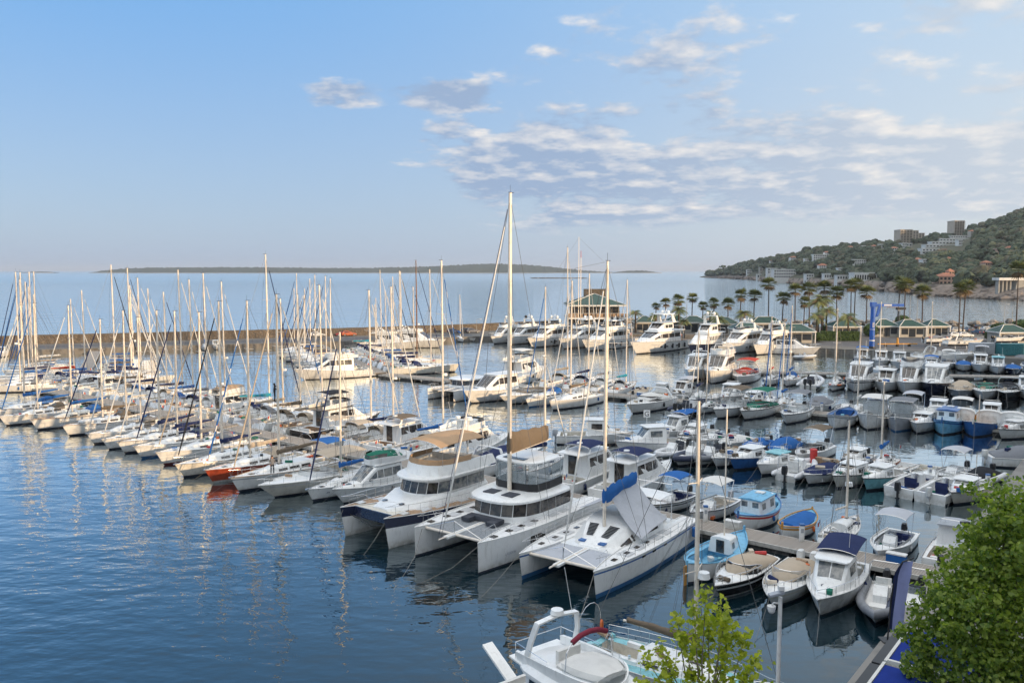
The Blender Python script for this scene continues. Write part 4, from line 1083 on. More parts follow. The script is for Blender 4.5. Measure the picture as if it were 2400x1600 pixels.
# ---------------------------------------------------------------- traditional double-ended fishing boat
def pointu(L=6.0, B=None, hullm=None, boot=None, stripe=None, deckm=None, cabin=None, roofm=None, canopyc=None, covm=None, seed=0, gun=None, inner=None, mastz=None, moor=3.0, rudder=False, frames=False, gear=True):
 r = random.Random(seed); B = B or L * .36
 root = empty('wooden_fishing_boat')
 H = Hull(L, B, .20 * L - .05, .17 * L, rake=.05 * L, full=2, draft=.4, dbl=True)
 H.mesh(root, [hullm or W3, boot or BOOTN, stripe or W3], (.26, .12) if stripe else None)
 H.deck(root, deckm or SKYP, ck=(.16, .60 if cabin else .70, B * .33), depth=.48, ckm=inner or deckm or SKYP, dz=-.07)
 H.rubrail(root, gun or W3, .045, 'gunwale', .02)
 zd = H.sheer(.5)
 MB().box(L / 2 - .16, L / 2 + .02, -.05, .05, H.fb - .2, H.fb + .30).build('stem_post', gun or W3, root)
 MB().box(-L / 2 - .02, -L / 2 + .10, -.05, .05, .0, H.fs + .18).build('stern_post', gun or W3, root)
 if rudder: MB().box(-L / 2 - .30, -L / 2 - .02, -.035, .035, -.4, H.fs - .1).build('rudder', WOODM if rudder is True else rudder, root)
 if cabin == 'aft' or cabin == 'fore':
  x0, x1 = (-.16 * L, .20 * L); zt = zd + 1.05
  ho = House([(x0, B * .36, B * .31, zd - .3, zt + .05), (x1 - .1, B * .34, B * .29, zd - .3, zt), (x1 + .05, B * .32, B * .26, zd - .3, zt - .1)], e=.06)
  c = ho.mesh(root, W_, 'wheelhouse')
  ho.side(c, x0 + .25, x0 + .85, .45, .85, GLASSL); ho.side(c, x1 - .85, x1 - .3, .5, .82, GLASSL)
  for sd in (1, -1): MB().box(x1 + .03, x1 + .075, sd * B * .16 - .22, sd * B * .16 + .22, zt - .52, zt - .15).build('window', GLASSL, c)
  MB().box(x0 - .04, x0 - .005, -.3, .3, zd - .2, zt - .1).build('doorway', GLASS, c)
  MB().loft([[(x, B * .34, zt + .03), (x, 0, zt + .12), (x, -B * .34, zt + .03), (x, -B * .34, zt - .02), (x, B * .34, zt - .02)] for x in (x0 - .15, x1 + .12)], 0, True, True, True).build('roof', roofm or SKYP, root)
  MB().box(x0 + .4, x0 + 1.0, -.3, .3, zt + .10, zt + .18).build('roof_hatch', W3, root)
 elif cabin == 'cuddy':
  ho = House([(.05 * L, B * .30, B * .24, zd - .2, zd + .75), (.2 * L, B * .26, B * .2, zd - .2, zd + .72), (.25 * L, B * .2, B * .16, zd - .2, zd + .6)], e=.06)
  c = ho.mesh(root, W_, 'cuddy'); ho.side(c, .08 * L, .13 * L, .4, .8, GLASSL)
  MB().box(.05 * L - .03, .05 * L - .004, -.26, .26, zd - .15, zd + .62).build('doorway', GLASS, c)
 if canopyc:
  canopy(root, -.30 * L, .10 * L, B * .40, zd + 1.55, CLOTHS[canopyc], arch=.08, foot=(B * .42, zd - .1), posts=(-.28 * L, -.1 * L, .08 * L), name='awning')
  MB().box(.085 * L, .10 * L, -B * .34, B * .34, zd + .4, zd + 1.35).build('awning_screen', CLEAR, root)
 if covm: tarp(root, [(-.36 * L, B * .25, H.sheer(.14) - .02, H.sheer(.14) + .1), (-.15 * L, B * .40, zd + .02, zd + .22), (.15 * L, B * .42, zd + .02, zd + .28), (.3 * L, B * .3, H.sheer(.8), H.sheer(.8) + .12)], CLOTHS[covm], 'boat_cover', lumps=.05, seed=seed)
 if frames:
  for k in range(12):
   t = .14 + .72 * k / 11
   for sd in (1, -1):
    g = H.gun(t, sd, .09, -.02); MB().box(-.03, .03, -.03, .03, -.30, .0).build('frame_rib', W3, root, loc=g)
 if gear:
  for k in range(r.randint(2, 4)):
   x = r.uniform(-.3, .0) * L; y = r.uniform(-.2, .2) * B
   MB().box(-.2, .2, -.15, .15, 0, .26).build('fish_crate', r.choice((C_BLUE, TURQ, ORANGE, W3, C_GREEN, C_TAUPE)), root, loc=(x, y, zd - .42), rz=r.random())
 if mastz:
  MB().tube([(.12 * L, 0, zd), (.12 * L, 0, mastz)], .05, 6).build('mast', ALU, root)
 for k in range(2): fender(root, H, r.uniform(.3, .7), (1, -1)[k], r.choice((W3, C_BLUE, ORANGE)), ln=.4, r=.10)
 mooring(root, H, moor)
 return root, H

# ---------------------------------------------------------------- inflatable with rigid hull
def rib(L=6.0, tubem=None, seed=0, bim=None, cov=None, obs=1, arch=True, console=True, obm=None, moor=2.5):
 r = random.Random(seed); B = L * .30 + .55
 root = empty('inflatable_boat'); tm = tubem or RUBBER; R0 = .24
 H = Hull(L * .96, B * .80, .75, .5, rake=.14 * L, sw=.9, full=2.4, draft=.35)
 H.mesh(root, [W_, BOOTN, W_], n=11)
 H.deck(root, DECK, dz=-.22)
 path = []
 for i in range(17):
  t = i / 16
  if t <= .5: k = t / .5
  else: k = (1 - t) / .5
  a = min(1.0, k * 1.0); sd = 1 if t <= .5 else -1
  x = -L / 2 + .1 + a * (L - .35); w = (B / 2 - R0) * max(0.0, 1 - max(0.0, (a - .5) / .5) ** 2.2)
  path.append((x, sd * w, .48 + .28 * a ** 2.2))
 rr = [.06] + [R0] * 15 + [.06]; path[0] = (path[0][0] - .3, path[0][1], path[0][2]); path[-1] = (path[-1][0] - .3, path[-1][1], path[-1][2])
 path.insert(1, (path[0][0] + .32, path[0][1], path[0][2])); rr.insert(1, R0); path.insert(-1, (path[-1][0] + .32, path[-1][1], path[-1][2])); rr.insert(-1, R0)
 tb = MB().tube(path, rr, 10).build('tube_collar', tm, root, smooth=60)
 zf = .42
 if cov: tarp(root, [(-.42 * L, B * .36, .72, .85), (-.15 * L, B * .38, .78, 1.35), (.1 * L, B * .36, .82, 1.25), (.3 * L, B * .2, .95, 1.0)], CLOTHS[cov], 'boat_cover', seed=seed)
 else:
  if console:
   MB().loft([[(x, .36, z), (x, -.36, z), (x, -.36, zf), (x, .36, zf)] for x, z in ((-.05 * L, zf + .85), (.0, zf + .95), (.07 * L, zf + .5))], 0, True, True, True).build('console', W_, root)
   MB().add([(.02, -.34, zf + .92), (.02, .34, zf + .92), (-.15, .32, zf + 1.3), (-.15, -.32, zf + 1.3)], [(0, 1, 2, 3)]).build('console_screen', CLEAR, root)
  sm = r.choice((SEATG, SEATW, RUBBER))
  MB().box(-.22 * L, -.14 * L, -.4, .4, zf, zf + .55).box(-.235 * L, -.22 * L, -.4, .4, zf + .4, zf + .9).build('seat', sm, root)
  MB().box(.16 * L, .26 * L, -.4, .4, zf, zf + .3).build('bow_cushion', sm, root)
 if arch: MB().tube([(-.40 * L, B * .36, .6), (-.38 * L, B * .34, 1.7), (-.36 * L, B * .26, 1.95), (-.36 * L, -B * .26, 1.95), (-.38 * L, -B * .34, 1.7), (-.40 * L, -B * .36, .6)], .035, 6).build('roll_bar', STEEL, root)
 if bim: canopy(root, -.3 * L, .05 * L, B * .36, 2.0, CLOTHS[bim], foot=(-.12 * L, B * .36, .7), name='bimini')
 for k in range(obs): outboard(root, -L / 2 + .05, (k - (obs - 1) / 2) * .6, .45, 1.1, obm)
 return root, H

# ---------------------------------------------------------------- rowing dinghy
def dinghy(L=3.8, hullm=None, inner=None, seed=0, cov=None, obs=0):
 root = empty('rowing_dinghy'); B = L * .42
 H = Hull(L, B, .62, .5, rake=.1 * L, sw=.82, full=2.1, draft=.2)
 H.mesh(root, [hullm or W3, hullm or W3, W3]); H.deck(root, inner or DECK, ck=(.05, .84, B * .42), depth=.42, ckm=inner or DECK)
 H.rubrail(root, GREYP if hullm is not GREYP else W3, .03, 'gunwale')
 for x in (-.3, .0, .22): MB().box(x * L, x * L + .25, -B * .36, B * .36, .30, .34).build('thwart', inner or W3, root)
 if obs: outboard(root, -L / 2 - .05, 0, .35, .7)
 for sd in (1, -1): MB().tube([(-.3 * L, sd * .3, .38), (.35 * L, sd * .25, .42)], .02, 5).box(.35 * L, .48 * L, sd * .25 - .06, sd * .25 + .06, .41, .43).build('oar', WOODM, root)
 return root, H

# ---------------------------------------------------------------- large motor yacht
def yacht(L=22.0, B=None, hullm=None, decks=2, hard=True, seed=0, fend=4, windows=True, boot=None, stripe=None, teak=True, roofm=None, rake=None, classic=False):
 r = random.Random(seed); B = B or L * .20 + 1.3
 root = empty('motor_yacht')
 fb, fs = .075 * L + 1.0, .055 * L + .65
 H = Hull(L, B, fb, fs, rake=rake or .12 * L, sw=.90, full=2.4, draft=.7)
 H.mesh(root, [hullm or W_, boot or BOOTN, stripe or W_], (.55, .30) if stripe else None, boot=.2, n=16)
 H.deck(root, TEAK if teak else DECK, ck=(.05, .15, B * .36), depth=.3, ckm=TEAK)
 H.rubrail(root, STEEL, .05)
 H.rails(root, .40, .95, .85, .022, 12, close_bow=True)
 for sd in (1, -1):
  for k in range(4):
   t = .36 + .10 * k; z = H.sheer(t) * .55; x = H.x(t, z); y = H.side(t, z)
   MB().box(x - .45, x + .45, sd * y - .05, sd * y + .035, z - .14, z + .14).build('porthole', GLASS, root)
 z1 = fs + 2.35
 m = House([(-.32 * L, B * .38, B * .36, fs - .1, z1), (-.05 * L, B * .39, B * .36, fs - .1, z1 + .05), (.08 * L, B * .38, B * .32, fs, z1), (.25 * L, B * .32, B * .22, H.sheer(.75) - .1, H.sheer(.75) + (.55 if not classic else 1.1)), (.36 * L, B * .2, B * .1, H.sheer(.85) - .1, H.sheer(.85) + .12)], e=.18)
 c = m.mesh(root, W_, 'main_saloon')
 if classic:
  for k in range(9): m.side(c, (-.30 + .045 * k) * L, (-.275 + .045 * k) * L, .50, .86)
 else:
  for a, b in ((-.30, -.19), (-.18, -.07), (-.06, .05)): m.side(c, a * L, b * L, .50, .90)
  m.side(c, .06 * L, .17 * L, .5, .88, v0b=.62, v1b=.75)
 if decks == 1 or not classic:
  for a, b in ((-.9, -.34), (-.30, .30), (.34, .9)): m.top(c, .095 * L, .215 * L, a, b, None, 'windscreen')
 z2 = z1 + .12
 MB().loft([[(x, B * q, z1 + .04), (x, -B * q, z1 + .04), (x, -B * q, z1 + .16), (x, B * q, z1 + .16)] for x, q in ((-.42 * L, .36), (-.32 * L, .42), (-.05 * L, .42), (.07 * L, .36), (.10 * L, .24))], 0, True, True, True).build('upper_deck', roofm or W_, root)
 if decks >= 2:
  z3 = z2 + 1.75
  u = House([(-.20 * L, B * .31, B * .28, z2, z3), (-.03 * L, B * .31, B * .27, z2, z3), (.075 * L, B * .26, B * .2, z2, z2 + .45)], e=.15)
  cu = u.mesh(root, W_, 'bridge_deck')
  for a, b in ((-.88, -.34), (-.3, .3), (.34, .88)): u.top(cu, -.018 * L, .055 * L, a, b, None, 'windscreen')
  u.side(cu, -.18 * L, -.10 * L, .45, .88); u.side(cu, -.09 * L, -.02 * L, .45, .88)
  MB().loft([[(x, B * q, z3 + .03), (x, -B * q, z3 + .03), (x, -B * q, z3 + .13), (x, B * q, z3 + .13)] for x, q in ((-.32 * L, .28), (-.20 * L, .33), (-.03 * L, .31), (.0, .22))], 0, True, True, True).build('sun_deck', W_, root)
  zt = z3 + .13
 else:
  path = [(-.34 * L, .36, .5), (-.2 * L, .39, .7), (.0, .36, .85), (.06 * L, .28, .8), (.09 * L, .12, .6), (.095 * L, 0, .58)]
  path = [(x, B * w, h) for x, w, h in path] + [(x, -B * w, h) for x, w, h in reversed(path[:-1])]
  MB().loft([[(x, y, z2) for x, y, h in path], [(x - .1, y * 1.0, z2 + h) for x, y, h in path], [(x - .2, y * .9, z2 + h) for x, y, h in path], [(x - .1, y * .9, z2 + .05) for x, y, h in path]], 0, False, False, False).build('flybridge', W_, root, smooth=40)
  pp = path[2:-2]; MB().loft([[(x - .15, y * .95, z2 + h) for x, y, h in pp], [(x - .45, y * .9, z2 + h + .4) for x, y, h in pp]], 0, False, False, False).build('flybridge_screen', GLASS, root)
  MB().box(-.28 * L, -.2 * L, -B * .28, B * .28, z2 + .05, z2 + .5).box(-.12 * L, -.08 * L, -.8, .8, z2 + .05, z2 + .95).build('flybridge_seat', SEAT, root)
  zt = z2 + .1
 for sd in (1, -1):
  w = B * .30
  MB().hexa([(-.24 * L, sd * w - .12, zt), (-.17 * L, sd * w - .12, zt), (-.17 * L, sd * w + .12, zt), (-.24 * L, sd * w + .12, zt)], [(-.19 * L, sd * w * .9 - .1, zt + 1.75), (-.15 * L, sd * w * .9 - .1, zt + 1.75), (-.15 * L, sd * w * .9 + .1, zt + 1.75), (-.19 * L, sd * w * .9 + .1, zt + 1.75)]).build('arch_leg', W_, root)
  if hard: MB().tube([(-.02 * L, sd * w * .9, zt + .3), (-.07 * L, sd * w * .9, zt + 1.78)], .06, 6).build('hardtop_post', W_, root)
 if hard: MB().loft([[(x, B * q, zt + 1.76 + dz), (x, -B * q, zt + 1.76 + dz), (x, -B * q * .96, zt + 1.92 + dz), (x, B * q * .96, zt + 1.92 + dz)] for x, q, dz in ((-.25 * L, .25, 0), (-.2 * L, .31, .02), (-.07 * L, .30, .04), (-.03 * L, .2, 0))], 0, True, True, True).build('hardtop', W_, root)
 else: MB().box(-.19 * L, -.15 * L, -B * .28, B * .28, zt + 1.7, zt + 1.86).build('arch_top', W_, root)
 za = zt + 1.9
 MB().tube([(-.17 * L, 0, za), (-.19 * L, 0, za + 1.0)], [.10, .05], 6).box(-.18 * L - .12, -.18 * L + .12, -.9, .9, za + .45, za + .57).build('radar_mast', W_, root)
 for y in (.75, -.75): MB().ball((-.17 * L, y, za + .35), (.36, .36, .40), 0, 9, 6).build('satellite_dome', W_ if not (r.random() < .2) else BLACK, root, smooth=60)
 mb = MB()
 for sd in (1, -1): mb.tube([(-.41 * L, sd * B * .34, z2), (-.41 * L, sd * B * .34, z2 + .8), (-.30 * L, sd * B * .4, z2 + .8)], .022, 4)
 mb.tube([(-.41 * L, -B * .34, z2 + .8), (-.41 * L, B * .34, z2 + .8)], .022, 4); mb.build('aft_rail', STEEL, root)
 for sd in (1, -1): MB().tube([(-.40 * L, sd * B * .33, fs - .1), (-.40 * L, sd * B * .33, z1 + .05)], .07, 6).build('deck_post', W_, root)
 MB().box(-.33 * L, -.325 * L, -B * .3, B * .3, fs - .05, z1 - .2).build('saloon_door', GLASS, root)
 MB().box(-L / 2 - 1.2, -L / 2 + .05, -B * .40, B * .40, .35, .48).build('bathing_platform', TEAK, root)
 for k in range(fend): fender(root, H, .18 + .14 * k, 1, BLACK, ln=1.1, r=.22, drop=.4); fender(root, H, .18 + .14 * k, -1, BLACK, ln=1.1, r=.22, drop=.4)
 MB().box(.40 * L, .44 * L, -.25, .25, H.sheer(.9) + .0, H.sheer(.9) + .25).build('windlass', STEEL, root)
 if r.random() < .8: flag(root, -.5 * L, 0, fs + .2, .9)
 mooring(root, H, 6.0, both=True)
 return root, H

# ---------------------------------------------------------------- catamarans
def mirror_outline(half):
 """half outline from aft (y>0) round the bow to y = 0 -> full path aft port .. bow .. aft starboard"""
 return half + [(x, -y) for x, y in reversed(half) if abs(y) > 1e-6]
def chaikin(pts, it=2):
 for _ in range(it):
  q = []
  for i in range(len(pts)):
   (x0, y0), (x1, y1) = pts[i], pts[(i + 1) % len(pts)]
   q += [(x0 * .75 + x1 * .25, y0 * .75 + y1 * .25), (x0 * .25 + x1 * .75, y0 * .25 + y1 * .75)]
  pts = q
 return pts
def wall_ring(parent, out, z0, z1, lean, mt, name, cap=True, back=None):
 lo = [(x, y, z0) for x, y in out]; hi = [(x * 1.0 - lean * max(0, x + 2) / 4, y * (1 - lean * .06), z1) for x, y in out]
 mb = MB(); mb.loft([lo, hi], 0, True, False, False)
 if cap: mb.f.append(tuple(range(len(out), 2 * len(out)))); mb.m.append(0)
 return mb.build(name, mt, parent)
def band(parent, out, z0, z1, lean, v0, v1, mt, name='window', segs=None, gap=.03, off=.02):
 n = len(out)
 for i in range(n - 1):
  if segs and i not in segs: continue
  (xa, ya), (xb, yb) = out[i], out[i + 1]
  d = Vector((xb - xa, yb - ya, 0)); nn = Vector((-d.y, d.x, 0)).normalized()
  mid = Vector(((xa + xb) / 2, (ya + yb) / 2, 0))
  if nn.dot(mid - Vector((-1.5, 0, 0))) < 0: nn = -nn
  g = gap / max(.1, d.length)
  q = []
  for t, v in ((g, v0), (1 - g, v0), (1 - g, v1), (g, v1)):
   x, y = lerp(xa, xb, t), lerp(ya, yb, t)
   x2, y2 = x - lean * max(0, x + 2) / 4, y * (1 - lean * .06)
   q.append(Vector((lerp(x, x2, v), lerp(y, y2, v), lerp(z0, z1, v))))
  MB().hexa([p - nn * .03 for p in q], [p + nn * off for p in q]).build(name, mt, parent)
def plate(parent, out, z, th, mt, name, camber=.06, inset=.1):
 out = chaikin(out)
 c = (sum(x for x, y in out) / len(out), 0)
 r0 = [(x, y, z) for x, y in out]; r1 = [(x, y, z + th * .6) for x, y in out]
 r2 = [(c[0] + (x - c[0]) * (1 - inset), y * (1 - inset), z + th) for x, y in out]
 r3 = [(c[0] + (x - c[0]) * .4, y * .4, z + th + camber) for x, y in out]
 mb = MB(); mb.loft([r0, r1, r2, r3], 0, True, True, True)
 return mb.build(name, mt, parent, smooth=30)

NONSLIP = mat('grey_nonslip', (0.52, 0.53, 0.54), 0.9, var=0.05, vscale=6)
def cat_base(L, S, hb, fb, fs, mats, stripe, bdx, boot=.14, deckm=None, upper=None, sw=.78, full=2.6, rake=.06, tr=-.5):
 root = empty('catamaran'); HS = []
 for sd in (1, -1):
  H = Hull(L, hb, fb, fs, rake=rake, sw=sw, full=full, draft=.5, y0=sd * S, tr=tr)
  H.mesh(root, mats, stripe, boot=boot, n=17, upper=upper); H.deck(root, deckm or DECK, camber=.05); HS.append(H)
  mb = MB()
  for k in (1, -1): mb.tube([H.gun(t / 14, k, -.005, -.01) for t in range(15)], .03, 5)
  mb.build('toe_rail', W_, root)
  for t in (.30, .40, .60, .71):
   g = H.gun(t, 0); MB().box(-.5, .5, -.42, .42, 0, .012).build('nonslip_panel', NONSLIP, root, loc=(g.x, H.y0, g.z + .004))
 zd = fs - .02
 MB().hexa([(-L / 2 + .6, S - .1, .75), (-L / 2 + .6, -S + .1, .75), (bdx, -S + .1, .85), (bdx, S - .1, .85)], [(-L / 2 + .6, S - .1, zd), (-L / 2 + .6, -S + .1, zd), (bdx, -S + .1, zd + .06), (bdx, S - .1, zd + .06)]).build('bridge_deck', W_, root)
 return root, HS
def cat_bows(root, HS, L, S, fb, bdx, zd, net=None, sprit=True):
 xb = L / 2 - .95; z = fb - .22
 MB().tube([(xb, -S, z), (xb, S, z)], .11, 8).build('cross_beam', ALU, root, smooth=60)
 for sd in (1, -1):
  MB().add([(bdx, sd * .28, zd), (bdx, sd * (S - .55), zd), (xb, sd * (S - .35), z + .03), (xb, sd * .28, z + .03)], [(0, 1, 2, 3)]).build('trampoline', net or NET, root)
 MB().box(bdx, xb + .9 if sprit else xb, -.22, .22, zd - .12, zd + .02).build('catwalk', W_, root)
 mb = MB(); top = (xb, 0, z + .95)
 for sd in (1, -1): mb.tube([(xb, sd * S * .92, z + .05), top], .022, 4)
 mb.tube([(xb, 0, z), top], .03, 5); mb.build('striker', STEEL, root)
 if sprit: MB().tube([(bdx, 0, zd), (xb + 1.6, 0, z + .05)], .06, 6).build('bowsprit', ALU, root)
 for H in HS:
  mb = MB(); ring = [H.gun(t, sd, .08, h) for t, sd, h in ((.80, 1, .0), (.83, 1, .62), (.98, .3, .70), (.83, -1, .62), (.80, -1, .0))]
  mb.tube(ring, .018, 4); mb.tube([H.gun(.92, 1, .08, 0), H.gun(.92, 1, .08, .66)], .014, 4); mb.tube([H.gun(.92, -1, .08, 0), H.gun(.92, -1, .08, .66)], .014, 4)
  mb.build('pulpit', STEEL, root)
 mb = MB()
 for H, k in zip(HS, (1, -1)):
  tt = lin(.08, .80, 9)
  for hh in (.32, .64): mb.tube([H.gun(t, k, .08, hh) for t in tt], .011, 3)
  for t in tt: mb.tube([H.gun(t, k, .08, -.02), H.gun(t, k, .08, .64)], .014, 4)
 mb.build('guardrail', STEEL, root)
NET = mat('trampoline_net', (0.30, 0.32, 0.34), 0.9, alpha=0.78, var=0.1, vscale=8)

def sail_cat_fly():
 """white cruising catamaran with flybridge enclosure and brown boom cover"""
 L, S = 14.2, 2.85; fb, fs = 2.15, 2.0; bdx = 2.0
 root, HS = cat_base(L, S, 1.9, fb, fs, [W_, BOOTN, W_], None, bdx)
 cat_bows(root, HS, L, S, fb, bdx, fs)
 z0, z1 = fs, fs + 1.35
 half = [(-4.3, 2.75), (-2.2, 2.80), (-.2, 2.72), (1.1, 2.40), (1.9, 1.75), (2.25, .95), (2.35, .0)]
 out = mirror_outline(half)
 wall_ring(root, out, z0, z1, .28, W_, 'saloon')
 band(root, out, z0, z1, .28, .30, .96, GLASS, 'saloon_window')
 rim = [(x * 1.06 + .06, y * 1.05) for x, y in out]; rim[0] = (-4.9, 2.9); rim[-1] = (-4.9, -2.9)
 plate(root, rim, z1 + .005, .26, W_, 'roof', camber=.08)
 for sd in (1, -1):
  MB().box(.30, 1.35, sd * .85 - .50, sd * .85 + .50, z1 + .30, z1 + .385).build('solar_panel', SEATG, root)
 zc = fs + .06
 mb = MB(); mb.box(2.45, 3.0, -1.5, 1.5, zc, zc + .30); mb.box(3.0, 3.65, .75, 1.5, zc, zc + .28); mb.box(3.0, 3.65, -1.5, -.75, zc, zc + .28); mb.build('lounge_cushion', SEATG, root)
 for H in HS:
  for t in (.55, .66, .76, .88):
   g = H.gun(t, 0); MB().box(-.24, .24, -.2, .2, 0, .04).build('hatch', GLASS, root, loc=(g.x, H.y0, g.z + .01))
 for H, k in zip(HS, (1, -1)):
  z = 1.25; t = .60; x = H.x(t, z); y = H.side(t, z)
  MB().box(x - .85, x + .85, H.y0 + k * y - .05, H.y0 + k * y + .03 * k, z - .2, z + .25).build('hull_window', GLASS, root)
 hull_text(root, HS[0], .80, .75, 'LAGOON', .24, C_SILVER)
 zf = z1 + .34; hw = 2.05
 mb = MB(); pth = mirror_outline([(-4.4, 1.9), (-2.5, 2.05), (-1.0, 1.95), (-.55, 1.4), (-.4, 0)])
 mb.loft([[(x, y, zf - .05) for x, y in pth], [(x, y, zf + .55) for x, y in pth], [(x * .96 - .1, y * .92, zf + .55) for x, y in pth], [(x * .96 - .1, y * .92, zf) for x, y in pth]], 0, False, False, False); mb.build('flybridge_coaming', BLACK, root)
 MB().box(-4.2, -3.3, -1.6, 1.6, zf, zf + .45).box(-2.2, -1.6, -1.4, -.2, zf, zf + .9).box(-3.0, -2.2, .3, 1.6, zf, zf + .4).build('flybridge_seat', SEATW, root)
 ht = mirror_outline([(-4.6, 1.9), (-2.6, 2.1), (-1.0, 2.0), (-.45, 1.4), (-.3, 0)])
 top = plate(root, ht, zf + 2.05, .16, W_, 'hardtop', camber=.10)
 MB().box(-1.45, -.75, -1.1, .9, zf + 2.27, zf + 2.30).build('skylight', GLASS, root)
 for x, y in ((-4.3, 1.8), (-2.5, 1.95), (-1.0, 1.85), (-.55, 1.2)):
  for sd in (1, -1): MB().tube([(x, sd * y, zf + .5), (x, sd * y, zf + 2.06)], .04, 6).build('hardtop_post', BLACK if x > -1 else W_, root)
 band(root, [(x, y) for x, y in ht], zf + .55, zf + 2.05, 0, .02, .98, CLEAR, 'clear_screen', gap=.08, off=.005)
 rig(root, -.15, z1 + .30, CATB_TOP, HS[0], zf + 2.75, 5.4, None, 'white', 1, mr=.17, forex=L / 2 + .35, fz=fb, side_w=S + .5, backx=-1.2)
 r = random.Random(3); rings = []; bz = zf + 2.75
 for i in range(13):
  t = i / 12; x = .05 - t * 5.2; h = lerp(1.65, 1.15, t); wv = .34 if 0 < i < 12 else .12
  rings.append([(x, wv * .55, bz + .05 + .25 * t), (x, wv * (1 + r.uniform(-.15, .15)), bz + h * .35 + .25 * t), (x, wv * .8, bz + h * .7 + .25 * t), (x, .05, bz + h + .25 * t + .06 * sin(i * 1.9)), (x, -wv * .8, bz + h * .7 + .25 * t), (x, -wv * (1 + r.uniform(-.15, .15)), bz + h * .35 + .25 * t), (x, -wv * .55, bz + .05 + .25 * t)])
 MB().loft(rings, 0, True, True, True).build('sail_bag', C_TAUPE, root, smooth=60)
 MB().tube([(L / 2 + .6, 0, fb + .2), (.1, 0, CATB_TOP - 1.2)], .022, 4).build('furled_gennaker', C_NAVY, root)
 for sd in (1, -1): MB().tube([(L / 2 - .9, sd * S, fb), (L / 2 + 1.2, sd * S * .6, .6), (L / 2 + 3.4, sd * .8, -.05)], .02, 4).build('mooring_line', ROPE, root)
 for k in range(4): MB().box(-L / 2 - .25 - .28 * k, -L / 2 + .05 - .28 * k, S - .75, S + .75, .2, fs - .35 * (k + 1)).build('transom_step', W_, root)
 return root, HS[0], L

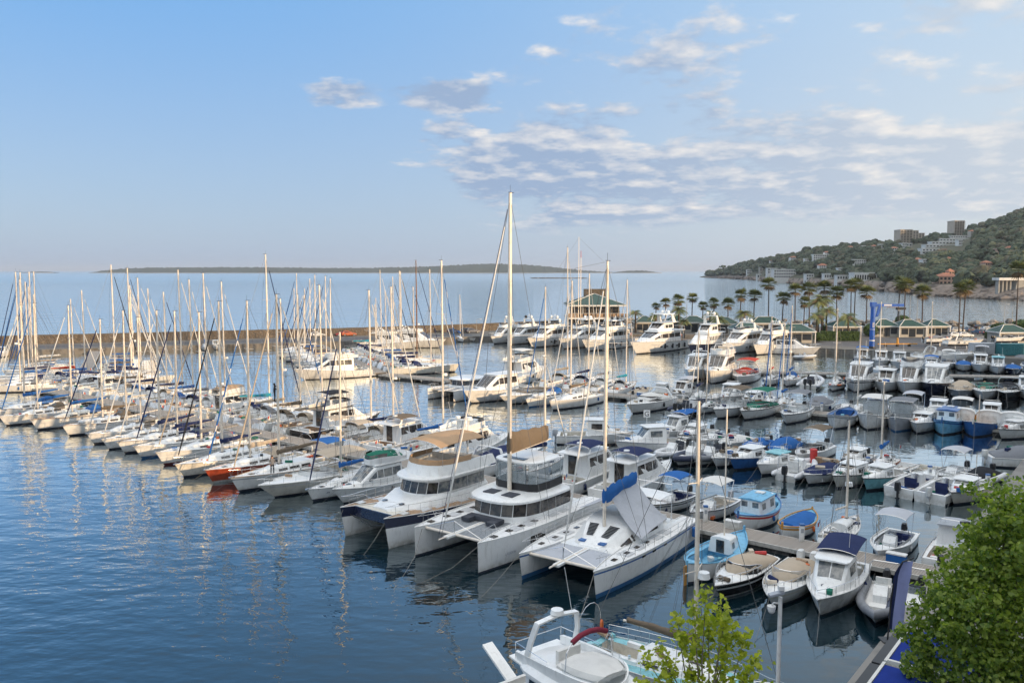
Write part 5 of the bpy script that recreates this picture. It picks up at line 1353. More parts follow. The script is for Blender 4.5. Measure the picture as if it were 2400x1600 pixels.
def sail_cat_blue():
 """white catamaran with blue hull band, blue sail cover and silver tarpaulin tent"""
 L, S = 14.0, 2.75; fb, fs = 1.85, 1.65; bdx = 3.2
 root, HS = cat_base(L, S, 1.75, fb, fs, [W_, BOOTB, BLUEP], (.30, .19), bdx, boot=.30, rake=.35)
 cat_bows(root, HS, L, S, fb, bdx, fs, net=C_SILVER)
 half = [(-3.6, 2.35), (-1.6, 2.3), (.4, 2.0), (1.5, 1.4), (1.9, .7), (2.0, 0)]
 out = mirror_outline(half)
 ho = House([(-3.8, 2.4, 2.1, fs - .05, fs + 1.1), (-1.0, 2.45, 2.0, fs - .05, fs + 1.15), (.6, 2.3, 1.7, fs - .05, fs + .95), (1.9, 1.9, 1.2, fs - .05, fs + .35), (2.9, 1.3, .8, fs - .05, fs + .08)], e=.2)
 c = ho.mesh(root, W_, 'coachroof')
 ho.side(c, -2.9, -.6, .35, .8); ho.side(c, .3, 1.6, .3, .75, v0b=.25, v1b=.4)
 for sd in (1, -1):          # slatted sun blinds
  for k in range(9):
   x = .68 + k * .125
   q = ho.tp(x, .30 * sd, .02); p = ho.tp(x, .80 * sd, .02); q2 = ho.tp(x + .07, .30 * sd, .035); p2 = ho.tp(x + .07, .80 * sd, .035)
   MB().add([q, p, p2, q2] + [(a, b, z + .03) for a, b, z in (q, p, p2, q2)], [(0, 1, 2, 3), (4, 5, 6, 7), (0, 1, 5, 4), (2, 3, 7, 6), (1, 2, 6, 5), (3, 0, 4, 7)]).build('blind_slat', BLACK, root)
  MB().box(2.1, 2.55, sd * .75 - .24, sd * .75 + .24, fs + .20, fs + .29).build('hatch', BLUEP, root)
 for H in HS:
  for t in (.50, .60, .70, .82):
   g = H.gun(t, 0); MB().box(-.22, .22, -.14, .14, 0, .04).build('hatch', GLASS, root, loc=(g.x, H.y0, g.z + .01))
 for H, k in zip(HS, (1, -1)):
  for t in (.42, .54, .64):
   z = H.sheer(t) - .25; x = H.x(t, z); y = H.side(t, z)
   MB().box(x - .22, x + .22, H.y0 + k * y - .04, H.y0 + k * y + .025 * k, z - .07, z + .06).build('hull_port', GLASS, root)
 mz = fs + 1.0
 rig(root, .75, mz - .1, CATC_TOP, HS[0], fs + 3.0, 4.9, None, 'white', 2, mr=.13, forex=L / 2 - .9, fz=fb + .1, side_w=S + .4, backx=-1.5, boom_rise=.5)
 r = random.Random(9); rings = []
 for i in range(15):
  t = i / 14; x = .95 - t * 4.9; sag = .25 * sin(t * 9); h = lerp(1.0, .75, t) * (1 + .15 * sin(i * 2.2)); wv = .24 if 0 < i < 14 else .1; bz = fs + 2.75 + .5 * t
  rings.append([(x, wv * .6, bz - .18 - sag * .5), (x, wv * (1 + r.uniform(-.2, .3)), bz + h * .3), (x, wv * .7, bz + h * .6), (x, 0, bz + h * .8), (x, -wv * .7, bz + h * .6), (x, -wv * (1 + r.uniform(-.2, .3)), bz + h * .3), (x, -wv * .6, bz - .18 - sag * .5)])
 MB().loft(rings, 0, True, True, True).build('sail_cover', C_BLUE, root, smooth=60)
 def sheet(name, rows, m):
  mb = MB(); mb.loft(rows, 0, False, False, False); mb.loft([[(x, y, z - .015) for x, y, z in rr] for rr in rows], 0, False, False, False); return mb.build(name, m, root, smooth=50)
 rows = []
 for i in range(9):
  t = i / 8; row = []
  for j in range(7):
   v = j / 6
   xr, zr = lerp(-.1, -3.7, t), fs + 2.85 + .35 * t
   xe, ye, ze = lerp(.9, -3.9, t), lerp(2.9, 2.5, t), fs + .62 + .2 * t
   row.append((lerp(xr, xe, v), ye * v, lerp(zr, ze, v) - .38 * sin(pi * v) * (1 - .4 * t) + .04 * sin(7 * t + 5 * v)))
  rows.append(row)
 sheet('tarpaulin_tent', rows, C_SILVER)
 rows = [[(lerp(-.1, -3.7, i / 4), -2.5 * j / 3, lerp(fs + 2.85, fs + 1.6, j / 3) - .15 * sin(pi * j / 3)) for j in range(4)] for i in range(5)]
 sheet('tarpaulin_side', rows, C_SILVER)
 canopy(root, -5.9, -3.9, 2.0, fs + 2.0, W_, arch=.14, foot=(1.9, fs), name='hardtop', frm=STEEL)
 MB().tube([(-6.2, -1.8, fs), (-6.2, -1.8, fs + 2.6), (-6.2, 1.8, fs + 2.6), (-6.2, 1.8, fs)], .04, 6).build('davit_arch', STEEL, root)
 MB().box(-5.8, -5.2, -1.6, 1.6, fs + .02, fs + .42).build('cockpit_seat', SEATW, root)
 MB().tube([(L / 2 - .2, S, fb), (L / 2 + 2.0, S + .6, .7), (L / 2 + 4.0, S + 1.2, -.05)], .02, 4).build('mooring_line', ROPE, root)
 MB().tube([(L / 2 - .2, -S, fb), (L / 2 + 2.0, -S - .2, .7), (L / 2 + 3.6, -S - .4, -.05)], .02, 4).build('mooring_line', ROPE, root)
 fender(root, HS[0], .10, 1, C_BLUE, ln=.8, r=.25)
 for H in HS:
  for k in range(3): MB().box(-L / 2 - .25 - .28 * k, -L / 2 + .05 - .28 * k, H.y0 - .65, H.y0 + .65, .2, fs - .38 * (k + 1)).build('transom_step', W_, root)
 return root, HS[0], L

def power_cat():
 """navy and white power catamaran with beige flybridge awning"""
 L, S = 13.6, 2.35; fb, fs = 2.35, 1.75; bdx = 5.2
 root, HS = cat_base(L, S, 2.0, fb, fs, [W_, W_, NAVYP], None, 3.2, boot=.1, deckm=TEAK, upper=2, rake=.45, full=2.2)
 MB().hexa([(3.0, S, 1.1), (3.0, -S, 1.1), (5.6, -S + .3, 1.6), (5.6, S - .3, 1.6)], [(3.0, S, fs + .25), (3.0, -S, fs + .25), (5.6, -S + .3, fb - .12), (5.6, S - .3, fb - .12)]).build('foredeck', DECK2, root)
 MB().box(5.58, 5.70, -S + .3, S - .3, 1.5, fb - .1).build('foredeck_edge', NAVYP, root)
 ho = House([(-5.0, 2.35, 2.25, fs, fs + 1.1), (1.5, 2.5, 2.3, fs, fs + 1.0), (3.2, 2.2, 1.8, fs, fs + .65), (5.0, 1.3, .9, fs + .2, fs + .55)], e=.25)
 ho.mesh(root, W_, 'trunk_cabin')
 for x, y in ((3.6, .9), (3.6, -.9), (2.6, 1.5)): MB().tube([(x, y, fs + .66), (x, y, fs + .72)], .22, 10).build('hatch', GLASS, root)
 half = [(-4.6, 2.2), (-2.5, 2.25), (-.4, 2.2), (.8, 1.95), (1.5, 1.4), (1.85, .7), (1.95, 0)]
 out = mirror_outline(half); z0, z1 = fs + .95, fs + 2.15
 wall_ring(root, out, z0, z1, .45, W_, 'saloon')
 n = len(out)
 band(root, out, z0, z1, .45, .10, .78, GLASS, 'windscreen', segs=range(3, n - 4))
 band(root, out, z0, z1, .45, .10, .80, GLASSL, 'window', segs=[0, 1, 2, n - 4, n - 3, n - 2])
 rim = [(x * 1.10 + .12, y * 1.10) for x, y in out]; rim[0] = (-6.2, 2.4); rim[-1] = (-6.2, -2.4)
 plate(root, rim, z1 + .005, .16, W_, 'upper_deck', camber=.0, inset=.03)
 br = mirror_outline([(-5.8, 2.1), (-3.0, 2.15), (-.6, 2.0), (.3, 1.6), (.75, .9), (.9, 0)])
 mb = MB(); lo = [(x * 1.12 + .15, y * 1.10, z1 + .17) for x, y in br]; hi = [(x, y, z1 + .95) for x, y in br]; hi2 = [(x * .95 - .15, y * .93, z1 + .95) for x, y in br]; fl = [(x * .95 - .15, y * .93, z1 + .3) for x, y in br]
 lo[0] = (-6.1, 2.3, z1 + .17); lo[-1] = (-6.1, -2.3, z1 + .17)
 mb.loft([lo, hi, hi2, fl], 0, False, False, False); mb.f.append(tuple(range(3 * len(br), 4 * len(br)))); mb.m.append(0)
 mb.build('flybridge_brow', W_, root, smooth=30)
 mb = MB(); pth = br[1:-1]
 mb.loft([[(x, y * 1.01, z1 + .95) for x, y in pth], [(x - .12, y * .98, z1 + 1.35) for x, y in pth]], 0, False, False, False); mb.build('canvas_dodger', C_SAND, root)
 MB().box(-2.4, -1.6, -1.6, 1.6, z1 + .3, z1 + .75).box(-2.6, -2.4, -1.6, 1.6, z1 + .3, z1 + 1.2).box(-5.2, -4.4, -1.5, 1.5, z1 + .3, z1 + .75).box(-.9, -.3, -.2, 1.2, z1 + .3, z1 + 1.15).build('flybridge_seat', SEAT, root)
 canopy(root, -4.9, .5, 2.05, z1 + 2.45, C_SAND, arch=.35, fore=.12, foot=(2.0, z1 + .95), posts=(-4.6, -2.2, .2), name='bimini', nx=9)
 MB().tube([(-5.6, -1.9, z1 + .3), (-5.6, -1.9, z1 + 1.1), (-5.6, 1.9, z1 + 1.1), (-5.6, 1.9, z1 + .3)], .025, 5).build('aft_rail', STEEL, root)
 MB().tube([(-5.0, 0, z1 + .3), (-5.2, 0, z1 + 3.6)], [.10, .06], 8).tube([(-5.2, 0, z1 + 3.6), (-5.2, 0, z1 + 3.85)], [.35, .30], 12).build('radar_mast', W_, root)
 mb = MB()
 for H, k in zip(HS, (1, -1)):
  tt = lin(.40, .93, 8)
  mb.tube([H.gun(t, k, .1, .75) for t in tt] + [H.gun(.99, k * .2, 0, .8)], .02, 5); mb.tube([H.gun(t, k, .1, .38) for t in tt], .012, 4)
  for t in tt: mb.tube([H.gun(t, k, .1, 0), H.gun(t, k, .1, .75)], .016, 4)
  mb.tube([H.gun(.99, k * .2, 0, .8), H.gun(.93, -k, .1, .75), H.gun(.86, -k, .1, .75), (5.3, H.y0 * .4, fb + .7)], .02, 5)
 mb.tube([(5.3, HS[0].y0 * .4, fb + .7), (5.3, HS[1].y0 * .4, fb + .7)], .02, 5)
 mb.build('guardrail', STEEL, root)
 for H in HS:
  g = H.gun(.88, 0); MB().box(-.32, .32, -.28, .28, 0, .06).build('hatch', W_, root, loc=(g.x - .3, H.y0, g.z + .0))
 for sd in (1, -1): MB().tube([(L / 2 - .4, sd * S, fb), (L / 2 + .6, sd * S * .9, 1.0), (L / 2 + 1.6, sd * S * .8, -.05)], .02, 4).build('mooring_line', ROPE, root)
 MB().tube([(6.0, -S, 1.7), (5.9, 0, 1.15), (6.0, S, 1.7)], .03, 5).build('anchor_bridle', BLACK, root)
 return root, HS[0], L

def mid_cat():
 """plain white catamaran seen beyond the open water"""
 L, S = 12.0, 2.5; fb, fs = 1.75, 1.6
 root, HS = cat_base(L, S, 1.6, fb, fs, [W_, BOOTN, W_], None, 2.0)
 cat_bows(root, HS, L, S, fb, 2.0, fs)
 out = mirror_outline([(-3.8, 2.4), (-1, 2.4), (1.1, 2.0), (1.8, 1.0), (1.95, 0)])
 wall_ring(root, out, fs, fs + 1.2, .3, W_, 'saloon'); band(root, out, fs, fs + 1.2, .3, .3, .9, GLASS, 'saloon_window')
 rim = [(x * 1.06 + .06, y * 1.06) for x, y in out]; rim[0] = (-4.6, 2.5); rim[-1] = (-4.6, -2.5)
 plate(root, rim, fs + 1.21, .2, W_, 'roof')
 return root, HS[0], L

# ================================================================== FLEET
FLEET = {}
ROWSCALE = {'row of facing cruisers': 1.42, 'farthest right row': 1.38, 'row before white lockers': 1.32, 'row behind white lockers': 1.28, 'middle pontoon front': 1.24, 'middle pontoon back': 1.22, 'row beyond near pontoon': 1.10, 'beside the catamarans': 1.10, 'big yacht row': 1.12, 'central group': 1.05, 'central pontoon left side': 1.1}
def heading(v): return v if isinstance(v, Vector) else Vector((cos(v), sin(v), 0))
def enlist(row, root, H, desc, cat, px):
 root['category'] = cat; FLEET.setdefault(row, []).append((px, root, desc))
def spot(bow):
 return P(*bow, 0) if not isinstance(bow, Vector) else bow
def put(row, made, bow, head, desc, cat, yaw=0.0, stern=False):
 root, H = made[0], made[1]
 b = spot(bow); h = heading(head); k = ROWSCALE.get(row, 1.0) * RND.uniform(.97, 1.03)
 if cat == 'sailboat': k = 1.0
 if stern:                                  # the given point is the stern
  a = atan2(h.y, h.x) + yaw; b = b + Vector((cos(a), sin(a), 0)) * (H.L - H.rake) * k
 c = place(root, b, h, H.L * k, H.rake * k, yaw)
 root.scale = (k, k, k)
 px = 1200 + c.x / c.y * FPX
 enlist(row, root, H, desc, cat, px)
 return root
def sail(row, bow, head, L, toppx, desc, yaw=0.0, stern=False, **kw):
 b = spot(bow); h = heading(head); rake = .07 * L
 a = atan2(h.y, h.x) + yaw; hh = Vector((cos(a), sin(a), 0))
 if stern: b = b + hh * (L - rake)
 c = b - hh * (L / 2 - rake); m = c + hh * (.09 * L)
 top = toppx if toppx < 40 else ZAT(m.y, toppx)
 top = max(L * 0.85, min(top, L * 1.75 + 2))
 return put(row, sailboat(L=L, top=top, **kw), b, h, desc, 'sailboat', yaw)

# ---- front row, bows towards the lower left
A = 'front row'
sail(A, (-20, 984), N_, 12.5, 716, 'white sloop at the picture edge', cover='blue', hoodc='blue', furl='white', seed=1)
sail(A, (15, 998), N_, 11.5, 711, 'white sloop with blue headsail', cover='blue', furl='blue', hoodc='taupe', seed=2)
sail(A, (89, 1008), N_, 12.5, 716, 'white sloop with low blue sail cover', cover='blue', furl='white', hoodc='blue', seed=3, teak=True)
sail(A, (163, 1022), N_, 12.0, 748, 'white sloop with dark headsail', cover='taupe', furl='navy', hoodc='taupe', seed=4, dinghy=True)
sail(A, (221, 1041), N_, 11.5, 728, 'white sloop with taupe sprayhood', cover=None, furl='white', hoodc='taupe', seed=6)
sail(A, (256, 1054), N_, 11.2, 744, 'white sloop with grey sail cover', cover='grey', furl='white', hoodc='grey', seed=7, bim='beige')
sail(A, (293, 1063), N_, 12.0, 728, 'white sloop with navy sail bag', cover='navy', furl='white', hoodc='navy', seed=8)
sail(A, (332, 1074), N_, 12.2, 729, 'white sloop with blue waterline and dark headsail', cover='navy', boot=BOOTB, furl='navy', hoodc='navy', seed=9)
sail(A, (385, 1090), N_, 12.5, 732, 'white sloop with dark red waterline', cover='grey', boot=BOOTR, furl='beige', hoodc='grey', seed=10, bim='grey')
sail(A, (431, 1119), N_, 12.5, 706, 'ivory sloop with long black headsail', cover='navy', furl='black', hoodc=None, seed=11, hullm=W2)
sail(A, (500, 1132), N_, 12.0, 705, 'brick red sloop with blue and white headsail', cover='beige', hullm=REDP, boot=W3, furl='blue', spiral=True, hoodc='beige', seed=12)
sail(A, (561, 1153), N_, 12.8, 690, 'white sloop with dark side stripe', cover='taupe', stripe=GREYP, furl='beige', hoodc=None, seed=13, bim='blue')
put(A, sportboat(L=12.0, seed=14, boot=BOOTN, bim='beige', arch=False, hullm=W2, stripe=W3), (645, 1165), N_, 'cream sport cruiser under a beige canopy', 'motor cruiser')
b30 = sail(A, (734, 1175), N_, 9.2, 778, 'small white sloop with bright blue cover', cover='blue', furl='navy', hoodc=None, seed=15, stripe=None)
hull_text(b30, Hull(9.2, 2.918, 1.202, .91, rake=.644, sw=.74, full=1.75, draft=.5, tr=.46), .84, .62, '30', .34, C_NAVY)
put(A, cruiser(L=9.6, seed=16, fly=True, stripe=None, cov='green', glass=GLASSL, canv=None), (806, 1180), N_, 'white flybridge cruiser with green helm cover', 'motor cruiser')
# ---- three big catamarans
def cat_at(fn, sb, pt, desc, row='the catamarans'):
 a, b = P(*sb), P(*pt)
 mid = (a + b) / 2; d = b - a
 h = Vector((-d.y, d.x, 0)).normalized()
 if h.dot(N_) < 0: h = -h
 h = (h * .4 + N_ * .6).normalized()
 made = fn(); root, H, L = made
 c = mid - h * (L / 2 - H.rake)
 root.location = (c.x, c.y, 0); root.rotation_euler = (0, 0, atan2(h.y, h.x))
 tag(root, desc, 'catamaran', 'catamarans')
 return root, c, h
def zt(sb, pt, L, mx, rk, py):
 m = (P(*sb) + P(*pt)) / 2 + N_ * (mx - L / 2 + rk); return ZAT(m.y, py)
CATB_TOP = zt((974, 1305), (1120, 1343), 14.2, -.15, .06, 452)
CATC_TOP = zt((1223, 1360), (1397, 1399), 14.0, .75, .35, 612)
cat_at(power_cat, (808, 1256), (913, 1286), 'navy and white power catamaran with beige flybridge awning')
cat_at(sail_cat_fly, (974, 1306), (1120, 1344), 'white sailing catamaran with brown boom cover and glazed flybridge')
cat_at(sail_cat_blue, (1223, 1361), (1397, 1400), 'white catamaran with blue band and silver tarpaulin tent')

# ---- far side of the near pontoon, bows pointing away
B_ = 'second row'
def off_pier(p0, dr, s, side, gap=1.9): return p0 + dr * s + side * gap
S1 = pierA0 + PA * 0
QDn = Vector((PA.y, -PA.x, 0)); QDn = QDn if QDn.dot(QD) > 0 else -QDn
spec = [
 (27.5, 'k', dict(L=12, canv='navy', fly=False, aft=None), 'white cruiser with navy canopies'),
 (32.5, 'k', dict(L=11.5, fly=False, canv='navy', arch=True), 'white cruiser with dark blue bimini behind the catamaran'),
 (38.5, 's', (10.5, 11.5, dict(cover='navy', hoodc='navy')), 'white sloop beside the big mast'),
 (43.0, 'p', dict(L=12.5, bim=None, cov='navy', sun='white'), 'white sport cruiser with navy cockpit cover'),
 (48.0, 'k', dict(L=12.5, fly=True, canv=None), 'white flybridge yacht behind the beige awning'),
 (53.0, 's', (11.5, 610, dict(cover='blue', hoodc='beige', furl='blue', spiral=True)), 'white sloop with bright blue boom cover'),
 (57.0, 'k', dict(L=11, fly=False, canv='taupe', arch=True), 'white cruiser with grey cockpit tent'),
 (61.0, 's', (11.5, 672, dict(cover='navy', hoodc='beige', bim='beige')), 'white sloop with a beige cockpit tent'),
 (65.2, 's', (12.0, 680, dict(cover=None, hoodc='beige', bim='beige', wood=False)), 'cream sloop with beige bimini'),
 (69.8, 'k', dict(L=13.0, fly=True, hullm=BLACKP, canv='black', roof=BLACKP), 'black flybridge boat with black awning'),
 (74.4, 's', (12.0, 668, dict(cover='beige', hoodc='beige', teak=True, hullm=W2)), 'ivory sloop with sand boom cover'),
 (78.6, 's', (11.5, 690, dict(cover='taupe', hoodc='taupe', furl='blue', spiral=True)), 'white sloop with taupe boom cover'),
 (82.7, 's', (12.0, 700, dict(cover='beige', hoodc='grey')), 'white sloop with crumpled beige sail'),
 (86.8, 's', (13.2, 596, dict(cover='teal', hoodc='navy', furl='navy')), 'tall white sloop with teal cover'),
 (91.4, 'k', dict(L=11.5, fly=True, roof=W2, cov='sand', hullm=W2), 'ivory trawler with brown flybridge dodger'),
 (96.0, 's', (11.5, 660, dict(cover='white', hoodc='white', furl='white')), 'white sloop with white canvas'),
 (100.0, 's', (11.0, 640, dict(cover='grey', hoodc='navy')), 'white sloop with grey boom cover'),
 (104.0, 's', (11.0, 655, dict(cover='blue', hoodc='blue')), 'white sloop with blue dodger'),
 (108.0, 's', (12.0, 632, dict(cover='navy', hoodc='beige')), 'white sloop with tall pale mast'),
 (112.0, 's', (11.5, 684, dict(cover='beige', hoodc='navy', furl='navy')), 'white sloop with beige boom cover'),
 (116.0, 's', (11.0, 676, dict(cover='navy', hoodc='blue')), 'white sloop with navy boom cover'),
 (120.5, 's', (12.0, 690, dict(cover='taupe', hoodc='taupe')), 'white sloop with brownish boom cover'),
 (125.0, 'k', dict(L=10.5, fly=False), 'white hardtop cruiser between masts'),
 (130.0, 's', (12.5, 620, dict(cover='navy', hoodc='navy', furl='black')), 'white sloop with a very tall mast'),
 (134.5, 'p', dict(L=11, bim='navy'), 'white sport cruiser among the sloops'),
 (139.0, 's', (11.0, 680, dict(cover='blue', hoodc='blue')), 'white sloop with royal blue boom cover'),
 (143.5, 's', (11.0, 700, dict(cover='red', hoodc='navy', hullm=NAVYP)), 'navy sloop with red boom cover'),
]
for s, kd, o, desc in spec:
 pos = off_pier(S1, PA, s, QDn)
 if kd == 's': sail(B_, pos, QDn, o[0], o[1], desc, stern=True, seed=int(s * 7), lod=1 if s < 105 else 0, **o[2])
 elif kd == 'k': put(B_, cruiser(seed=int(s * 7), **o), pos, QDn, desc, 'motor cruiser', stern=True)
 else: put(B_, sportboat(seed=int(s * 7), **o), pos, QDn, desc, 'motor cruiser', stern=True)

# ---- near pontoon, right part
C1 = 'row beyond near pontoon'
def behind(row, s, made, desc, cat, bow_in=False, gap=1.75, yaw=0.0):
 pos = off_pier(S1, PA, s, QDn, gap)
 return put(row, made, pos, QDn if not bow_in else -QDn, desc, cat, yaw=yaw, stern=not bow_in) if not bow_in else put(row, made, pos, -QDn, desc, cat, yaw=yaw)
behind(C1, 25.5 - 3.0, openboat(L=6.2, bim='blue', stripe=NAVYP, seed=31), 'white open boat with blue bimini', 'motor boat', True)
behind(C1, 18.9, openboat(L=6.6, bim='white', cov=None, seed=32, obm=GREYP), 'white console boat with white sun top', 'motor boat', True)
behind(C1, 15.2, pointu(L=7.0, cabin='aft', roofm=SKYP, stripe=RED, hullm=W_, deckm=SKYP, gun=BLUEP, seed=33), 'white fishing boat with red stripe and blue roof', 'fishing boat', True)
behind(C1, 11.8, pointu(L=6.0, covm='blue', hullm=W_, stripe=OCHRE, gun=OCHRE, deckm=SKYP, seed=34, frames=True, gear=False), 'open wooden boat with ochre gunwale and blue sheet', 'rowing boat', True)
sail(C1, off_pier(S1, PA, 8.6, QDn), QDn, 7.0, 8.9, 'small white sloop with bare mast and outboard', stern=True, cover=None, furl=None, hoodc=None, seed=35, fend=True, nomoor=True)
behind(C1, 5.0, openboat(L=6.5, bim='silver', seed=36, seatc=C_NAVY), 'white motor boat with striped seats and folded bimini', 'motor boat', True)
behind(C1, 1.2, cabinboat(L=7.2, seed=37, roofm=GREYP, aftcov=None, obs=1, back=.05), 'grey and white cabin boat with instrument panel', 'motor boat', False)
behind(C1, -2.4, cabinboat(L=6.6, seed=38, cov='grey', obs=1, low=True), 'white boat with grey cover beside the plane tree', 'motor boat', False)
C2 = 'beside the catamarans'
put(C2, pointu(L=7.4, cabin='cuddy', deckm=SKYP, hullm=W_, seed=41, gun=SKYP, mastz=9.6, rudder=OCHRE, gear=True, moor=2), P(1738, 1296), -N_, 'turquoise decked wooden boat with small white cuddy', 'fishing boat', yaw=-.05)
put(C2, sportboat(L=7.4, hullm=BLACKP, stripe=W_, boot=W_, cov='beige', arch=False, seed=42, obs=0), (1692, 1402), N_, 'black hulled sport boat under a beige cover', 'motor boat')
put(C2, sportboat(L=7.2, cov='beige', half=True, arch=False, seed=43, obs=2, obm=W3, hullm=W_, stripe=W2), (1812, 1424), N_, 'white boat with twin white outboards and beige cover', 'motor boat', yaw=.06)
put(C2, cabinboat(L=8.2, bim='navy', seed=44, hullm=W3, obs=0, glass=GLASSL, back=.0), (1925, 1444), N_, 'white cabin boat with navy awning at its stern', 'motor boat', yaw=.10)
put(C2, rib(L=6.4, seed=45, tubem=RUBBER, arch=True, bim=None), P(2052, 1462), N_, 'grey inflatable with steel arch', 'inflatable', yaw=.15)
put(C2, rib(L=6.8, seed=46, tubem=RUBBERN, arch=True), P(2125, 1490), N_, 'navy inflatable partly hidden behind the banner', 'inflatable', yaw=.1)
C3 = 'in the foreground'
fgm = cruiser(L=12.0, seed=51, fly=True, hullm=W_, canv=None, arch=True, cov=None, archh=1.9)
fgh = Vector((.60, -.80, 0))
put(C3, fgm, P(1310, 1418, 5.9) + fgh * (2.6 + 12.0 / 2 - 1.56) - Vector((0, 0, 5.9)), fgh, 'white flybridge cruiser with wine red rolled awning', 'motor cruiser')
tq = sail(C3, P(1800, 1690), -U, 10.5, 940, 'white sloop with turquoise decks and brown rolled sail', hullm=W_, cover='taupe', furl=None, hoodc=None, seed=52, fend=False, nomoor=True)
for ch in tq.children:
 if ch.name.startswith('deck') : ch.data.materials[0] = TURQ
def awning_roll():
 root = fgm[0]; H = fgm[1]; L, B = H.L, H.B
 z = H.fs + .115 * L + .75 + .11
 mb = MB(); pts = [(-.05 * L, B * .33 * cos(pi * k / 8), z + .5 + 1.5 * sin(pi * k / 8) ** .5) for k in range(9)]
 MB().tube(pts[2:7], .11, 7).build('rolled_awning', C_WINE, root, smooth=60)
 for q in (pts[:3], pts[6:]): MB().tube(q, .025, 5).build('awning_leg', STEEL, root)
 MB().hexa([(-.5 * L + .35, -.28, 1.15), (-.5 * L + .35, .28, 1.15), (-.5 * L - 1.7, .28, 2.15), (-.5 * L - 1.7, -.28, 2.15)], [(-.5 * L + .35, -.28, 1.27), (-.5 * L + .35, .28, 1.27), (-.5 * L - 1.7, .28, 2.27), (-.5 * L - 1.7, -.28, 2.27)]).build('gangway', W_, root)
 zb = z - .06; br = chaikin(mirror_outline([(-.32 * L, B * .40), (-.1 * L, B * .43), (.06 * L, B * .40), (.15 * L, B * .30), (.195 * L, B * .15), (.205 * L, 0)]))
 mb = MB(); mb.loft([[(x, y, zb - .10) for x, y in br], [(x, y, zb + .02) for x, y in br], [(x * .93 - .05, y * .90, zb + .16) for x, y in br], [(x * .55 - .35, y * .76, zb + .30) for x, y in br]], 0, True, True, True); mb.build('roof_brow', W_, root, smooth=30)
 tarp(root, [(-.12 * L, B * .26, z + .55, z + .72), (-.02 * L, B * .3, z + .66, z + .86), (.06 * L, B * .2, z + .66, z + .78)], C_WHITE, 'helm_cover', seed=4)
awning_roll()

# ---- middle pontoon: near side
P2D = (pier2b - pier2a).normalized(); P2N = Vector((P2D.y, -P2D.x, 0)); P2N = P2N if P2N.y < 0 else -P2N     # P2N points to the camera
D1 = 'middle pontoon front'
put(D1, cabinboat(L=7.0, seed=61, obs=1, back=.02, obm=GREYP), P(1462, 1040), Vector((.93, -.1, 0)), 'white cabin boat lying at the pontoon end', 'motor boat')
put(D1, cabinboat(L=7.4, seed=62, obs=0, glass=GLASSL), (1462, 1063), Vector((-.9, -.28, 0)), 'white cabin boat with pale blue windows', 'motor boat')
L2 = [((1548, 1082), 'r', dict(L=5.6, tubem=RUBBERW), 'white inflatable with outboard'), ((1592, 1092), 'r', dict(L=6.0, tubem=RUBBERN), 'navy inflatable'), ((1638, 1092), 'r', dict(L=5.2, tubem=RUBBER), 'grey inflatable'),
 ((1680, 1095), 'o', dict(L=6.0, cov='white'), 'white boat under a white cover'), ((1722, 1102), 'c', dict(L=6.4, hullm=BLUEP, low=True, obs=0), 'blue hulled cabin boat'),
 ((1786, 1114), 'c', dict(L=5.8, low=True, roofm=TURQ, obs=0), 'white cabin boat with pale turquoise roof'), ((1840, 1128), 'R', dict(L=5.8, tubem=RUBBERW), 'white inflatable lying stern out'),
 ((1896, 1136), 'o', dict(L=6.2, cov='navy'), 'white boat under a navy cover'), ((1962, 1144), 'c', dict(L=6.4, hullm=W2, low=True, obs=1), 'cream cabin boat'),
 ((2032, 1150), 'c', dict(L=5.8, hullm=TURQ, low=True, obs=0), 'turquoise hulled cabin boat'), ((2105, 1166), 'O', dict(L=6.4, obs=1), 'white console boat with big black outboard'),
 ((2178, 1180), 'O', dict(L=6.6, obs=1, bim=None), 'white console boat with tilted outboard'), ((2236, 1183), 'c', dict(L=5.8, hullm=W2, low=True, obs=0), 'cream cabin boat near the shore')]
for i, (b, kd, o, desc) in enumerate(L2):
 q = P(*b)
 if kd == 'r': put(D1, rib(seed=70 + i, **o), q + P2N * .0, P2N, desc, 'inflatable', stern=False)
 elif kd == 'R': put(D1, rib(seed=70 + i, **o), q, -P2N, desc, 'inflatable', stern=True)
 elif kd == 'o': put(D1, openboat(seed=70 + i, **o), q, P2N, desc, 'motor boat', yaw=-.1)
 elif kd == 'O': put(D1, openboat(seed=70 + i, **o), q, -P2N, desc, 'motor boat', stern=True, yaw=-.1)
 else: put(D1, cabinboat(seed=70 + i, **o), q, P2N, desc, 'motor boat', yaw=-.1)
D2 = 'middle pontoon back'
def far2(px, made, desc, cat, bow_in=True, gap=1.6, yaw=0.0):
 best = min((pier2a.lerp(pier2b, k / 400) for k in range(401)), key=lambda p: abs(1200 + p.x / p.y * FPX - px))
 return put(D2, made, best - P2N * gap, P2N if bow_in else -P2N, desc, cat, stern=not bow_in, yaw=yaw)
far2(1545, cabinboat(L=6.4, seed=81, obs=0, bim='blue'), 'white cabin boat with small blue bimini', 'motor boat')
far2(1588, cabinboat(L=6.4, seed=82, obs=1, low=True), 'white low cabin boat', 'motor boat')
far2(1636, openboat(L=5.6, seed=83), 'white open boat', 'motor boat')
far2(1686, openboat(L=5.4, seed=84, cov='white'), 'white covered boat', 'motor boat')
far2(1742, openboat(L=5.6, seed=85, cov='blue', hullm=W2), 'ivory boat with blue cover', 'motor boat')
far2(1806, openboat(L=6.2, seed=86, cov='blue', tall=True), 'boat under a large royal blue cover', 'motor boat')
far2(1872, sportboat(L=6.6, seed=87, bim='taupe', arch=False, obs=1), 'white sport boat with brown rolled bimini', 'motor boat')
far2(1985, cabinboat(L=5.2, seed=88, low=True, obs=1), 'small white day boat with orange panel', 'motor boat')
